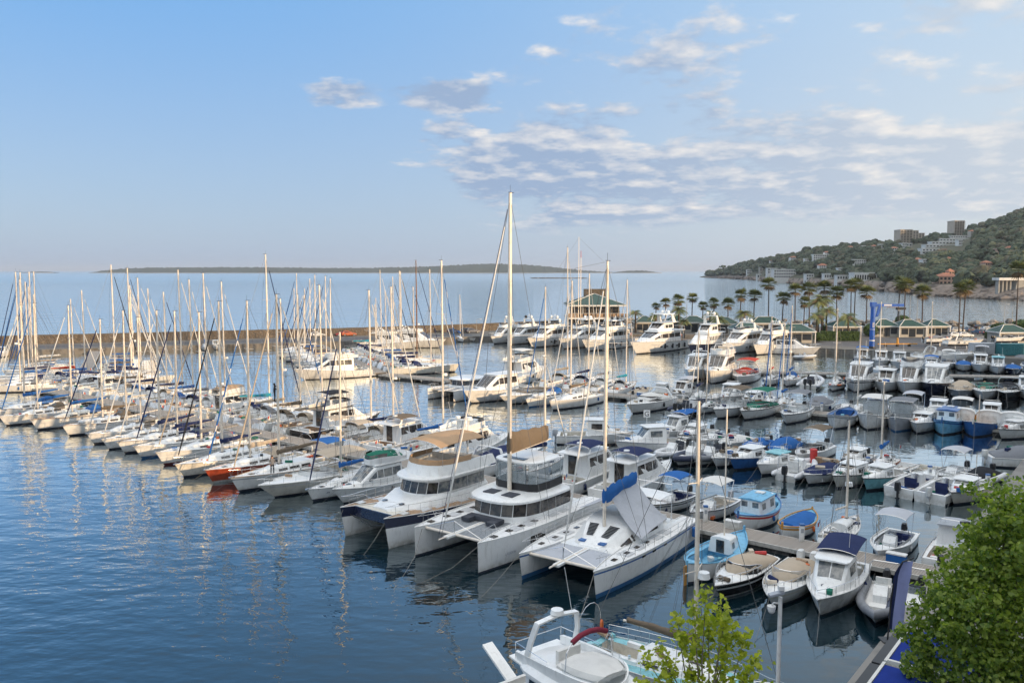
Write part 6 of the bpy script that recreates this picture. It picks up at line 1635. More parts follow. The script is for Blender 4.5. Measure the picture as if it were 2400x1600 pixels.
r9 = put(D2, sailboat(L=6.6, top=9.0, hullm=REDP, cover='blue', furl=None, hoodc=None, seed=89, fend=False, nomoor=True), min((pier2a.lerp(pier2b, k / 400) for k in range(401)), key=lambda p: abs(1200 + p.x / p.y * FPX - 2048)) - P2N * 1.6, P2N, 'small sloop with red hull and bright blue sail', 'sailboat')
far2(2098, dinghy(L=4.6, hullm=GREYP), 'grey open rowing dinghy', 'dinghy')
far2(2150, dinghy(L=4.8, hullm=W2, inner=W2), 'cream open rowing dinghy', 'dinghy')
far2(2215, openboat(L=5.8, seed=90, bim='silver'), 'white console boat with pale blue bimini', 'motor boat', yaw=-.1)
far2(2282, rib(L=6.2, seed=91, cov='black', tubem=RUBBERW, arch=False), 'inflatable under a black cover', 'inflatable', yaw=-.1)
put(D2, openboat(L=8.0, cov='grey', tall=True, seed=92, obs=1), P(2312, 1087), Vector((.95, -.2, 0)), 'motor boat under a tall grey cover at right edge', 'motor boat', stern=True)

# ---- third pontoon: near side, fishing boats and sport boats
PCn = Vector((PC.y, -PC.x, 0)); PCn = PCn if PCn.y < 0 else -PCn
E1 = 'row before white lockers'
put(E1, sportboat(L=9.0, cov='white', arch=True, seed=101, boot=BOOTN), (1483, 969), N_, 'white sport boat under a white cover', 'motor boat')
put(E1, rib(L=7.0, tubem=RUBBERN, seed=102, obs=2), P(1590, 972), -N_, 'black inflatable with two outboards', 'inflatable', stern=True)
sail(E1, (1638, 971), N_, 6.8, 770, 'small white sloop with bare mast', cover=None, furl=None, hoodc=None, seed=103)
put(E1, sportboat(L=8.2, bim='taupe', seed=104, arch=True), (1683, 981), N_, 'white sport boat with brown bimini', 'motor boat')
put(E1, sportboat(L=8.2, cov='green', half=True, bim='green', seed=105, arch=False), (1746, 984), N_, 'white sport boat with dark green cover', 'motor boat')
put(E1, sportboat(L=8.0, bim='grey', sun='grey', seed=106, arch=False, obs=1), (1844, 994), N_, 'white sport boat with grey sun pad', 'motor boat', yaw=.1)
put(E1, pointu(L=7.2, hullm=W3, stripe=GREYP, deckm=BLUEP, seed=107, gun=GREYP), (1957, 1006), N_, 'grey blue and white open fishing boat', 'fishing boat', yaw=.1)
put(E1, pointu(L=8.0, hullm=W3, canopyc='white', deckm=W3, seed=108), (2032, 1008), N_, 'white fishing boat with flat awning and nets', 'fishing boat', yaw=.08)
put(E1, pointu(L=7.6, hullm=GREYP, boot=BOOTB, canopyc='grey', deckm=GREYP, seed=109), (2098, 1012), N_, 'grey fishing boat with grey canopy', 'fishing boat', yaw=.06)
put(E1, cabinboat(L=7.0, hullm=W3, cov='blue', seed=110, obs=0, low=True), (2150, 1016), N_, 'white boat with bright blue cover and white frame', 'fishing boat', yaw=.04)
put(E1, pointu(L=7.4, hullm=SKYP, stripe=BLUEP, cabin='fore', roofm=BLUEP, deckm=SKYP, seed=111, gun=BLUEP), (2208, 1020), N_, 'blue painted fishing boat with blue wheelhouse', 'fishing boat', yaw=.02)
put(E1, pointu(L=7.8, hullm=BLUEP, deckm=OCHRE, seed=112, gun=W3, canopyc=None, inner=OCHRE, mastz=3.6), (2280, 1025), N_, 'dark blue fishing boat with yellow interior', 'fishing boat')
put(E1, cabinboat(L=5.6, low=True, seed=113, obs=0), (2348, 1030), Vector((-.8, -.5, 0)), 'small white cabin boat near right edge', 'motor boat')
E2 = 'row behind white lockers'
def far3(px, made, desc, cat, bow_in=True, yaw=0.0, gap=1.8):
 best = min((pier3a.lerp(PC_END, k / 800) for k in range(801)), key=lambda p: abs(1200 + p.x / p.y * FPX - px))
 return put(E2, made, best - PCn * gap, PCn if bow_in else -PCn, desc, cat, stern=not bow_in, yaw=yaw)
far3(1575, cabinboat(L=7.0, seed=121, bim='silver'), 'white cabin boat with silver bimini', 'motor boat')
far3(1615, sailboat(L=7.0, top=11, cover='navy', hoodc=None, seed=622, lod=0), 'small white sloop with navy boom', 'sailboat')
far3(1660, openboat(L=5.6, seed=122), 'white open boat lit by the sun', 'motor boat')
far3(1690, cabinboat(L=7.4, seed=123, obs=0), 'white pilot boat with tall cabin', 'motor boat')
far3(1745, cabinboat(L=6.4, seed=124, low=True), 'white low cabin boat', 'motor boat')
far3(1790, sailboat(L=7.4, top=11.5, furl='blue', cover=None, hoodc=None, seed=125, lod=0), 'white sloop with blue furled headsail', 'sailboat')
far3(1820, sailboat(L=7.6, top=12.5, cover='blue', furl='blue', hoodc=None, seed=623, lod=0), 'small white sloop with blue boom', 'sailboat')
far3(1858, dinghy(L=4.4, hullm=W3), 'white rowing dinghy', 'dinghy')
far3(1905, openboat(L=6.8, seed=126, cov='grey', tall=True), 'boat under a tall grey cover', 'motor boat')
far3(1975, openboat(L=5.8, seed=127), 'white console boat with outboard', 'motor boat')
far3(2005, sailboat(L=7.0, top=12, cover='white', furl=None, hoodc=None, seed=624, lod=0), 'small white sloop with bare forestay', 'sailboat')
far3(2045, cabinboat(L=6.6, seed=128, bim='blue', low=True), 'white cabin boat with blue bimini', 'motor boat')
far3(2135, sportboat(L=7.0, seed=129, bim='silver', arch=False), 'white sport boat with silver bimini', 'motor boat')
far3(2200, cabinboat(L=6.8, seed=130, obs=0), 'white cabin boat with square wheelhouse', 'motor boat')
far3(2260, openboat(L=6.2, seed=131, bim='white'), 'white open boat with white bimini', 'motor boat')
far3(2330, cabinboat(L=6.6, seed=132), 'white cabin boat near the right edge', 'motor boat')
far3(2390, openboat(L=6.2, seed=133, cov='white'), 'white covered boat at the right edge', 'motor boat')

# ---- third pontoon, left part: boats out in the middle of the picture
M1 = 'central group'
c_, _, _ = cat_at(mid_cat, (1000, 937), (1066, 942), 'plain white catamaran left of the motor yacht', M1)
put(M1, cruiser(L=14.0, seed=141, fly=False, arch=False, glass=GLASS), (1106, 945), N_, 'white motor yacht with rounded wheelhouse', 'motor cruiser')
put(M1, sportboat(L=12.5, seed=142, arch=True, cov='taupe', half=True), (1190, 948), N_, 'white sport cruiser with tall radar arch', 'motor cruiser')
sail(M1, (1240, 955), N_, 11.5, 672, 'white sloop with blue waterline and blue deck cover', boot=BOOTB, cover='white', furl='blue', hoodc='blue', seed=143, dinghy=True)
sail(M1, (1296, 962), N_, 13.0, 658, 'sunlit white sloop with five dark fenders', cover='taupe', furl='white', hoodc='white', seed=144, hullm=W_)
M2 = 'behind the central group'
def far3b(px, made, desc, cat, gap=1.8, yaw=0.0):
 best = min((pier3a.lerp(PC_END, k / 800) for k in range(801)), key=lambda p: abs(1200 + p.x / p.y * FPX - px))
 return put(M2, made, best - PCn * gap, -PCn, desc, cat, stern=True, yaw=yaw)
far3b(1160, cruiser(L=16, B=5.0, seed=145, fly=True, canv='white', arch=False), 'tall houseboat with white sun roof', 'motor cruiser')
far3b(1265, sailboat(L=13, top=24.0, cover='beige', furl='white', hoodc='beige', seed=146), 'white ketch with pale sail on its boom', 'sailboat')
far3b(1320, sailboat(L=12, top=19.5, cover='navy', furl='white', hoodc='navy', seed=147), 'white sloop with navy boom cover', 'sailboat')
far3b(1372, sailboat(L=11, top=15.5, cover='grey', furl='white', hoodc='white', seed=148), 'white sloop with grey boom cover', 'sailboat')
far3b(1420, sailboat(L=10, top=18.5, cover='teal', furl='white', hoodc='grey', seed=149), 'white sloop with turquoise boom cover', 'sailboat')
far3b(1475, openboat(L=7.0, seed=150, cov='beige'), 'open boat under a beige cover', 'motor boat')
far3b(1525, cabinboat(L=7.0, seed=151), 'white cabin boat in evening sun', 'motor boat')

# ---- row of cabin cruisers, bows to the camera
G1 = 'row of facing cruisers'
sp4 = [((1617, 893), 'k', dict(L=10, fly=False, arch=True), 'white hardtop cruiser'), ((1668, 899), 'k', dict(L=11.5, fly=True, stripe=None), 'white flybridge cruiser with sunlit roof'),
 ((1733, 901), 'p', dict(L=9.0, cov='red', bim='red'), 'white sport boat with red canvas'), ((1797, 905), 's', (8.5, 742, dict(cover='red', furl='blue', hoodc=None)), 'small white sloop with red sail cover'),
 ((1843, 906), 's', (9.0, 716, dict(cover='blue', furl='blue', hoodc='blue')), 'small white sloop with blue headsail'), ((1893, 912), 'R', dict(L=7.2, obs=2, tubem=RUBBERW, arch=True), 'white inflatable with twin outboards'),
 ((1951, 917), 's', (8.0, 722, dict(cover='white', furl=None, hoodc='white', stripe=NAVYP)), 'small white sloop with dark stripe'), ((2003, 919), 'k', dict(L=10, fly=False, hullm=W_, stripe=NAVYP, arch=False, roof=W_), 'white cruiser with navy hull band'),
 ((2070, 920), 'c', dict(L=8.0, obs=1), 'white pilot cabin boat'), ((2122, 924), 'k', dict(L=9.2, fly=True, arch=False), 'white flybridge cruiser'), ((2182, 928), 'k', dict(L=9.8, fly=False, hullm=NAVYP, arch=False, glass=GLASSL), 'navy hulled cruiser with pale windows'),
 ((2246, 935), 'o', dict(L=7.6, cov='beige', tall=True, hullm=GREYP), 'grey boat under a tall beige cover'), ((2303, 938), 'p', dict(L=8.2, cov='green', half=True, arch=False), 'white sport boat with green cover'),
 ((2356, 939), 'p', dict(L=8.0, hullm=BLACKP, arch=True, cov='black'), 'black hulled sport boat'), ((2402, 936), 'c', dict(L=7.4), 'white cabin boat cut by the right edge')]
for i, (b, kd, o, desc) in enumerate(sp4):
 hd = (-P(*b)).normalized() * .5 + N_ * .5
 if kd == 'k': put(G1, cruiser(seed=160 + i, **o), b, hd, desc, 'motor cruiser')
 elif kd == 'p': put(G1, sportboat(seed=160 + i, **o), b, hd, desc, 'motor boat')
 elif kd == 's': sail(G1, b, hd, o[0], o[1], desc, seed=160 + i, **o[2])
 elif kd == 'R': put(G1, rib(seed=160 + i, **o), P(*b), -hd, desc, 'inflatable', stern=True)
 elif kd == 'c': put(G1, cabinboat(seed=160 + i, **o), b, hd, desc, 'motor boat')
 else: put(G1, openboat(seed=160 + i, **o), b, hd, desc, 'motor boat')
G2 = 'farthest right row'
put(G2, sailboat(L=8, top=13.5, cover='beige', furl=None, hoodc='white', seed=625, lod=0), P(2182, 858), Vector((-.4, -.9, 0)), 'small white sloop with tall pale mast', 'sailboat')
put(G2, sailboat(L=8, top=14, cover='grey', furl='white', hoodc='grey', seed=626, lod=0), P(2060, 880), Vector((-.4, -.9, 0)), 'small white sloop with thin dark mast', 'sailboat')
sp5 = [((2020, 857), 'c', dict(L=7, bim='blue')), ((2064, 862), 'c', dict(L=7.5)), ((2107, 866), 'c', dict(L=7.5, obs=0)), ((2152, 851), 'p', dict(L=7.5, arch=False)), ((2182, 872), 'c', dict(L=7, bim='blue', low=True)), ((2222, 866), 'p', dict(L=7, bim='white')),
 ((2258, 870), 'o', dict(L=6.5, cov='blue')), ((2297, 873), 'c', dict(L=7.5)), ((2338, 877), 'c', dict(L=7.2, roofm=TURQ)), ((2372, 879), 'o', dict(L=6.8, cov='blue', hullm=NAVYP)), ((2412, 874), 'p', dict(L=7, arch=False)),
 ((2300, 852), 'o', dict(L=6.5, bim='silver', obs=2)), ((2345, 850), 'o', dict(L=6.2, obs=1)), ((2392, 852), 'o', dict(L=6.2, cov='grey')), ((2262, 846), 'o', dict(L=6.5, obs=1, cov='navy'))]
dsc5 = ['white cabin boat with blue awning', 'white cabin boat with broad roof', 'white cabin boat with pale screen', 'white sport boat close to the quay', 'white low boat with blue bimini', 'white sport boat with white bimini', 'boat with royal blue bow cover', 'white pilot boat', 'white boat with turquoise roof', 'navy boat with blue cover', 'white sport boat at the right edge',
 'white boat with silver bimini and outboards', 'white console boat', 'boat under a grey cover', 'boat under a navy cover']
for i, (b, kd, o) in enumerate(sp5):
 hd = (-P(*b)).normalized()
 if kd == 'c': m_ = cabinboat(seed=190 + i, lod=1, **o)
 elif kd == 'p': m_ = sportboat(seed=190 + i, lod=0, **o)
 else: m_ = openboat(seed=190 + i, lod=0, **o)
 put(G2, m_, b, hd, dsc5[i], 'motor boat')

# ---- big motor yachts in front of the promenade
Yr = 'big yacht row'
yl = [((1158, 806), dict(L=14, decks=1, hard=False), 'white yacht with low flybridge', .35), ((1200, 808), dict(L=15, decks=1, hard=False), 'white yacht with dark windows', .3), ((1248, 815), dict(L=19, decks=1, hard=False), 'white yacht carrying red and yellow toys', .25), ((1322, 818), dict(L=21, decks=1, hard=True), 'white yacht with tall hardtop below the clubhouse', .2),
 ((1378, 823), dict(L=22, decks=1, hard=True), 'white yacht with long dark hull window', .1), ((1492, 830), dict(L=24, decks=2, hard=True), 'large three deck white yacht', .05), ((1622, 832), dict(L=19, decks=2, hard=False, hullm=NAVYP, classic=True), 'navy hulled yacht with white upper decks', .15),
 ((1702, 830), dict(L=20, decks=1, hard=False), 'cream white express yacht with black domes', .0), ((1775, 832), dict(L=18, decks=1, hard=False), 'white flybridge yacht with open arch', .0)]
for i, (b, o, desc, yw) in enumerate(yl):
 put(Yr, yacht(seed=220 + i, **o), b, N_, desc, 'yacht', yaw=yw * .5)
put(Yr, cruiser(L=12, seed=231, fly=False, hullm=W_, roof=BLACK, arch=False), P(1905, 832), Vector((.85, -.5, 0)), 'white hulled launch with black wheelhouse', 'motor cruiser')
put(Yr, rib(L=4.5, seed=232, tubem=RUBBERW, arch=False), P(1905, 842), Vector((.95, -.2, 0)), 'small white tender inflatable', 'inflatable')

# ---- boats on the visitor pontoon
V1 = 'central pontoon left side'; V2 = 'central pontoon right side'
pqd = (pq1 - pq0).normalized(); pqn = Vector((-pqd.y, pqd.x, 0)); pqn = pqn if pqn.x < 0 else -pqn    # to the left
put(V1, cruiser(L=13.5, seed=241, fly=True, arch=False, canv=None), pq0 + pqn * 2.0 + pqd * 1.5, pqn, 'white flybridge motor yacht with oval side windows', 'motor cruiser', stern=True, yaw=.12)
pqL = (pq1 - pq0).length
tops1 = [652, 647, 672, 644, 683, 653, 692, 676, 640, 690, 676]
tops2 = [631, 672, 610, 636, 634, 648, 679, 632, 698, 713, 720]
k_ = 6.5; i = 0
VD1 = ['blue boom cover', 'grey sprayhood', 'white boom cover', 'beige boom cover', 'navy sprayhood', 'tall mast', 'taupe boom cover', 'blue sprayhood', 'pale furled headsail', 'bare boom', 'grey boom cover']
while k_ < pqL - 6 and i < 11:
 cl = ['blue', 'navy', 'white', 'beige', 'navy', 'taupe', 'taupe', 'blue', 'white', None, 'grey'][i]
 sail(V1, pq0 + pqn * 2.0 + pqd * k_, pqn, RND.uniform(10, 12), tops1[i], 'white sloop with ' + VD1[i], stern=True, cover=cl, furl=RND.choice(['white', 'blue', 'navy', 'white']), hoodc=RND.choice(['navy', 'grey', 'blue', None]), seed=250 + i, lod=0 if i > 4 else 1, nomoor=i > 3)
 k_ += 4.3; i += 1
k_ = 1.5; i = 0
VD2 = ['cream deck', 'navy boom cover', 'brown wooden mast', 'grey boom cover', 'blue sprayhood', 'long dark headsail', 'beige boom cover', 'navy sprayhood', 'white boom cover', 'low mast', 'teal boom cover']
while k_ < pqL - 6 and i < 11:
 cl = [None, 'navy', 'navy', 'grey', 'blue', 'white', 'beige', 'navy', 'white', None, 'teal'][i]
 sail(V2, pq0 - pqn * 2.0 + pqd * k_, -pqn, 14.0 if i in (0, 2) else RND.uniform(10.5, 12.5), tops2[i], 'white sloop with ' + VD2[i], stern=True, cover=cl, furl=['white', 'navy', 'navy', 'black', 'white', 'black', 'white', 'white', 'blue', None, 'white'][i], hoodc=RND.choice(['navy', 'grey', 'blue', 'navy']), seed=270 + i, lod=0 if i > 4 else 1, wood=(i == 2), hullm=W2 if i == 0 else None, nomoor=i > 3, yaw=-.1 if i == 0 else 0)
 k_ += 4.4; i += 1
put(V2, cruiser(L=15, seed=290, fly=True, arch=True), P(968, 818), Vector((.9, -.2, 0)), 'white flybridge yacht by the breakwater', 'motor cruiser')
put(V2, cruiser(L=16, seed=291, fly=True, arch=True), P(1028, 815), Vector((.9, -.3, 0)), 'white flybridge yacht with pointed bow by the breakwater', 'motor cruiser')

# ---- boats on the left pontoon
F1 = 'far left pontoon outside'; F2 = 'far left pontoon inside'
pfd = (pf1 - pf0).normalized(); pfn = Vector((-pfd.y, pfd.x, 0)); pfn = pfn if pfn.x < 0 else -pfn
pfL = (pf1 - pf0).length
topsl = [637, 655, 638, 660, 637, 672, 636, 690]; topsr = [651, 628, 668, 655, 676, 695, 680, 697]
WL = ['a slim white hull', 'a blue boom cover', 'a navy boom cover', 'a grey sprayhood', 'a white radome', 'a beige boom cover', 'a navy sprayhood', 'a pale boom cover']
WR = ['a high sunlit hull', 'a navy cockpit tent', 'a blue sail cover', 'a taupe boom cover', 'a blue cockpit cover', 'a red lifebuoy', 'a grey boom cover', 'a royal blue awning']
for side, row, tops, wl_, sg in ((pfn, F1, topsl, WL, 1), (-pfn, F2, topsr, WR, 2)):
 k_ = 1.6; i = 0
 while k_ < pfL - 5 and i < 8:
  cl = [[None, 'blue', 'navy', None, 'white', 'beige', None, 'white'], ['navy', 'navy', 'blue', 'taupe', 'blue', None, 'grey', 'blue']][sg - 1][i]
  sail(row, pf0 + side * 2.0 + pfd * k_, side, (13.5 if (sg == 2 and i == 0) else RND.uniform(10.5, 12)), tops[i], 'white sloop with ' + wl_[i], stern=True, cover=cl, furl=RND.choice(['white', 'white', 'navy', 'blue']), hoodc=['grey', 'navy', 'blue', 'navy'][i % 4], seed=300 + 20 * sg + i, lod=1 if i < 3 else 0, nomoor=True)
  k_ += 4.4; i += 1

# ---- small boats along the breakwater
W1 = 'along the breakwater'
for i, (px, py, kd, desc) in enumerate([(0, 838, 'c', 'white cabin boat at the left edge'), (410, 822, 'o', 'white covered boat'), (446, 821, 'o', 'small open boat'), (480, 822, 's', 'small white sloop with blue cover'), (506, 820, 'c', 'white cabin boat'), (1085, 802, 's', 'small white sloop'), (1110, 800, 'o', 'small white open boat')]):
 hd = (-bwn)
 if kd == 'c': put(W1, cabinboat(L=6.5, seed=340 + i, lod=0), (px, py), hd, desc, 'motor boat')
 elif kd == 'o': put(W1, openboat(L=6.0, seed=340 + i, lod=0, cov='white' if i == 1 else None), (px, py), hd, desc, 'motor boat')
 else: sail(W1, (px, py), hd, 7.5, 684 if i < 5 else 690, desc, seed=340 + i, lod=0, cover='blue', hoodc=None, furl='blue' if i < 5 else 'white', nomoor=True)

def label_fleet():
 for row, lst in FLEET.items():
  lst.sort(key=lambda q: q[0])
  for i, (px, root, desc) in enumerate(lst):
   root['label'] = f'{desc}, {ORD[i]} from left, {row}'
   root['group'] = 'boats, ' + row
label_fleet()

# ================================================================== SHORE
WALLC = mat('cream_render', (0.42, 0.39, 0.34), 0.85, var=0.06, vscale=0.5)
WALLW = mat('white_render', (0.70, 0.69, 0.66), 0.85, var=0.05, vscale=0.3)
WALLP = mat('pink_render', (0.55, 0.36, 0.27), 0.85, var=0.06, vscale=0.3)
WALLB = mat('beige_render', (0.46, 0.40, 0.33), 0.85, var=0.06, vscale=0.3)
ROOFG = mat('green_sheet_roof', (0.014, 0.055, 0.045), 0.55, var=0.12, vscale=0.8)
ROOFT = mat('terracotta_tiles', (0.36, 0.15, 0.09), 0.85, var=0.15, vscale=1.0)
FASC = mat('white_fascia', (0.68, 0.67, 0.64), 0.6, var=0.05)
DARKW = mat('dark_window', (0.035, 0.04, 0.048), 0.15, var=0.0, spec=0.6)
def kiosk(name, px, half, eave_py, label, apex=1.7, depth=6.5, wh=2.8, rot=0.0, win=3, front=True):
 ze = GZ + wh; d = (CAM_H - ze) * FPX / (eave_py - HORIZON); x = (px - 1200) / FPX * d; w = half / FPX * d
 r = empty(name, (x, d + depth / 2, GZ), rot)
 dp = depth / 2
 MB().box(-w * .86, w * .86, -dp * .82, dp, 0, wh).build('wall', WALLC, r)
 MB().loft([[(-w, -dp, wh), (w, -dp, wh), (w, dp, wh), (-w, dp, wh)], [(-w, -dp, wh + .30), (w, -dp, wh + .30), (w, dp, wh + .30), (-w, dp, wh + .30)]], 0, True, True, True).build('fascia', FASC, r)
 rg = max(0.15, w - dp * .9)
 a = [(-w * .97, -dp * .97, wh + .305), (w * .97, -dp * .97, wh + .305), (w * .97, dp * .97, wh + .305), (-w * .97, dp * .97, wh + .305), (-rg, 0, wh + .3 + apex), (rg, 0, wh + .3 + apex)]
 rf = MB().add(a, [(0, 1, 5, 4), (1, 2, 5), (2, 3, 4, 5), (3, 0, 4)]).build('roof', ROOFG, r)
 for i, j in ((0, 4), (1, 5), (2, 5), (3, 4), (4, 5)):
  MB().tube([Vector(a[i]) + Vector((0, 0, .05)), Vector(a[j]) + Vector((0, 0, .05))], .09, 5).build('roof_ridge', FASC, rf)
 if front:
  n = win; ww = 2 * w * .80 / n
  for k in range(n):
   x0 = -w * .80 + k * ww
   MB().box(x0 + .12, x0 + ww - .12, -dp * .82 - .05, -dp * .82 - .003, .1 if k == n // 2 else .8, wh - .35).build('door' if k == n // 2 else 'window', DARKW, r)
 for sx in (-1, 1): MB().box(sx * w * .95 - .12, sx * w * .95 + .12, -dp * .96, -dp * .96 + .24, 0, wh).build('column', FASC, r)
 tag(r, label, 'pavilion', 'green roofed pavilions')
 return r
kl = [(1515, 27, 757, 'small green roofed pavilion left of the largest yacht'), (1592, 24, 754, 'narrow green roofed pavilion above the largest yacht'), (1630, 32, 757, 'green roofed pavilion above the navy yacht'), (1700, 36, 760, 'long green roofed pavilion behind the express yacht'),
 (1756, 36, 773, 'green roofed pavilion just behind the black domes'), (1802, 40, 759, 'green roofed pavilion under the tallest middle palm'), (1872, 44, 779, 'wide green roofed pavilion left of the hedge'), (1988, 34, 767, 'green roofed pavilion behind the hedge'),
 (2083, 31, 766, 'green roofed pavilion right beside the crane'), (2143, 33, 767, 'green roofed pavilion second right of the crane'), (2204, 28, 766, 'green roofed pavilion third right of the crane'), (2384, 38, 781, 'green roofed pavilion at the right picture edge')]
for px, hf, ey, lb in kl: kiosk('pavilion', px, hf, ey, lb)

# ---- harbour clubhouse
def clubhouse():
 d = 262.0; k = d / FPX
 def Z(py): return ZAT(d, py)
 xc = (1398 - 1200) * k; w = 70 * k; dp = 8.0
 r = tag(empty('clubhouse', (xc, d + dp, 0)), 'two storey harbour clubhouse with green hipped roof and balcony', 'building')
 CW = mat('clubhouse_wall', (.22, .19, .155), .85, var=.08); z1, z2, z3, z4 = GZ, Z(748), Z(737), Z(718)
 MB().box(-w * .82, w * .82, -dp * .7, dp, z1, z2).build('lower_wall', CW, r)
 for i in range(5): MB().box(-w * .72 + i * w * .3, -w * .72 + i * w * .3 + w * .22, -dp * .7 - .06, -dp * .7 - .004, z1 + .2, z2 - .7).build('window', DARKW, r)
 MB().box(-w * .98, w * .98, -dp, dp, z2, z2 + .55).build('balcony_slab', FASC, r)
 for i in range(15): MB().box(-w * .96 + i * w * .137, -w * .96 + i * w * .137 + .9, -dp * .99, -dp * .99 + .08, z2 + .56, z3 + .3).build('balcony_panel', TEAK, r)
 MB().box(-w * .97, w * .97, -dp * .995, -dp * .995 + .1, z3 + .31, z3 + .40).build('handrail', FASC, r)
 MB().box(-w * .80, w * .80, -dp * .68, dp * .8, z2 + .55, z4).build('upper_wall', CW, r)
 for i in range(7): MB().box(-w * .78 + i * w * .225, -w * .78 + i * w * .225 + w * .19, -dp * .68 - .06, -dp * .68 - .004, z2 + .9, z4 - .35).build('window', GLASS, r)
 for i in range(5): MB().tube([(-w * .9 + i * w * .45, -dp * .93, z2 + .56), (-w * .9 + i * w * .45, -dp * .93, z4)], .12, 8).build('column', FASC, r)
 MB().box(-w * 1.0, w * 1.0, -dp * 1.05, dp * 1.05, z4 + .002, z4 + .45).build('fascia', FASC, r)
 zt_ = Z(690); rg = .12
 a = [(-w, -dp, z4 + .46), (w, -dp, z4 + .46), (w, dp, z4 + .46), (-w, dp, z4 + .46), (-rg, 0, zt_), (rg, 0, zt_)]
 rf = MB().add(a, [(0, 1, 5, 4), (1, 2, 5), (2, 3, 4, 5), (3, 0, 4)]).build('roof', ROOFG, r)
 for i, j in ((0, 4), (1, 5), (2, 5), (3, 4)): MB().tube([Vector(a[i]) + Vector((0, 0, .05)), Vector(a[j]) + Vector((0, 0, .05))], .12, 5).build('roof_ridge', FASC, rf)
 MB().box(-22 * k, 30 * k, 2.0, 5.5, Z(715), Z(679)).build('stair_tower', STONE, r)
 MB().box(30 * k + .01, 38 * k, 1.9, 5.0, Z(715), Z(677)).build('chimney', WALLB, r)
 s = tag(empty('signal_mast', ((1354 - 1200) * k, d - 3, GZ)), 'tall thin signal mast with red tip beside the clubhouse', 'mast')
 MB().tube([(0, 0, 0), (0, 0, Z(556) - GZ)], [.16, .05], 6).build('pole', ALU, s)
 MB().tube([(.7, .3, 0), (.7, .3, Z(604) - GZ)], [.14, .08], 6).build('lower_pole', ALU, s)
 MB().tube([(.7, .3, Z(604) - GZ), (.7, .3, Z(588) - GZ)], [.1, .08], 6).build('red_tip', RED, s)
 MB().tube([(-7, 0, Z(638) - GZ), (8, 0, Z(615) - GZ)], [.05, .04], 5).build('yard', WIRE, s)
 for q in (-7, 8): MB().tube([(q, 0, Z(638 if q < 0 else 615) - GZ), (0, 0, Z(558) - GZ)], .025, 3).build('stay', WIRE, s)
clubhouse()

# ---- blue jib crane
def crane():
 b = P(2043, 816, GZ); d = b.y; k = d / FPX
 r = tag(empty('harbour_crane', (b.x, d, GZ)), 'blue jib crane standing at the quay edge', 'crane')
 CB = mat('crane_blue', (0.015, 0.10, 0.42), 0.45, var=0.12, vscale=1.0)
 def Z(py): return ZAT(d, py) - GZ
 w = 5.6 * k
 MB().tube([(0, 0, 0), (0, 0, .5)], [w * 1.5, w * 1.35], 14).build('base', BLACK, r, smooth=40)
 MB().tube([(0, 0, .5), (0, 0, Z(799))], [w * 1.12, w * 1.08], 14).build('lower_column', CB, r, smooth=40)
 MB().tube([(0, 0, Z(799)), (0, 0, Z(796))], w * 1.085, 14).build('white_band', FASC, r, smooth=40)
 MB().tube([(0, 0, Z(796)), (0, 0, Z(772))], [w * 1.07, w * 1.02], 14).build('middle_column', CB, r, smooth=40)
 MB().tube([(0, 0, Z(772)), (0, 0, Z(771))], w * 1.04, 14).build('white_band', FASC, r, smooth=40)
 MB().tube([(0, 0, Z(771)), (0, 0, Z(718))], [w * 1.01, w * .92], 14).build('upper_column', CB, r, smooth=40)
 MB().box(-5.5 * k, 6 * k, -.6, .6, Z(719), Z(708)).build('slewing_head', CB, r)
 MB().box(6.05 * k, 71 * k, -.32, .32, Z(718), Z(712)).build('jib', CB, r)
 MB().box(24 * k, 42 * k, -.36, -.325, Z(716.5), Z(713)).build('jib_plate', FASC, r)
 MB().hexa([(7 * k, -.25, Z(742)), (11 * k, -.25, Z(742)), (11 * k, .25, Z(742)), (7 * k, .25, Z(742))], [(12 * k, -.25, Z(718.2)), (20 * k, -.25, Z(718.2)), (20 * k, .25, Z(718.2)), (12 * k, .25, Z(718.2))]).build('brace', CB, r)
 MB().tube([(8 * k, 0, Z(742)), (1 * k, 0, Z(741))], .12, 6).build('hinge_pipe', CB, r)
 MB().box(55 * k, 75 * k, -.5, .5, Z(725.5), Z(720.5)).build('hoist_trolley', BLACK, r)
 MB().box(57 * k, 63 * k, -.3, .3, Z(728), Z(725.6)).build('hoist_block', GREYP, r)
 for x in (62, 63.5): MB().tube([(x * k, 0, Z(728)), (x * k, 0, Z(752))], .05, 4).build('hoist_rope', WIRE, r)
 for i in range(5): MB().tube([((30 + 6 * i) * k, -.2, Z(718.5)), ((33 + 6 * i) * k, -.2, Z(721)), ((36 + 6 * i) * k, -.2, Z(718.5))], .04, 4).build('cable_loop', OCHRE, r)
 for i in range(3): MB().box((-2.2 + 1.7 * i) * k, (-1.3 + 1.7 * i) * k, -w * 1.06, -w * 1.02, Z(767), Z(755)).build('lettering_bar', FASC, r)
crane()
b = P(2103, 812, GZ)
r = tag(empty('lifting_beam', (b.x, b.y, GZ), .05), 'orange lifting beam on stands in the boat yard', 'lifting beam')
MB().box(-5, 5, -.15, .15, .55, .80).build('beam', OCHRE, r)
for x in (-3, 0, 3): MB().box(x - .2, x + .2, -.4, .4, 0, .54).build('stand', BLACK, r)
MB().tube([(0, 0, .8), (0, 0, 2.2)], [.35, .2], 8).build('lifting_head', OCHRE, r, smooth=40)

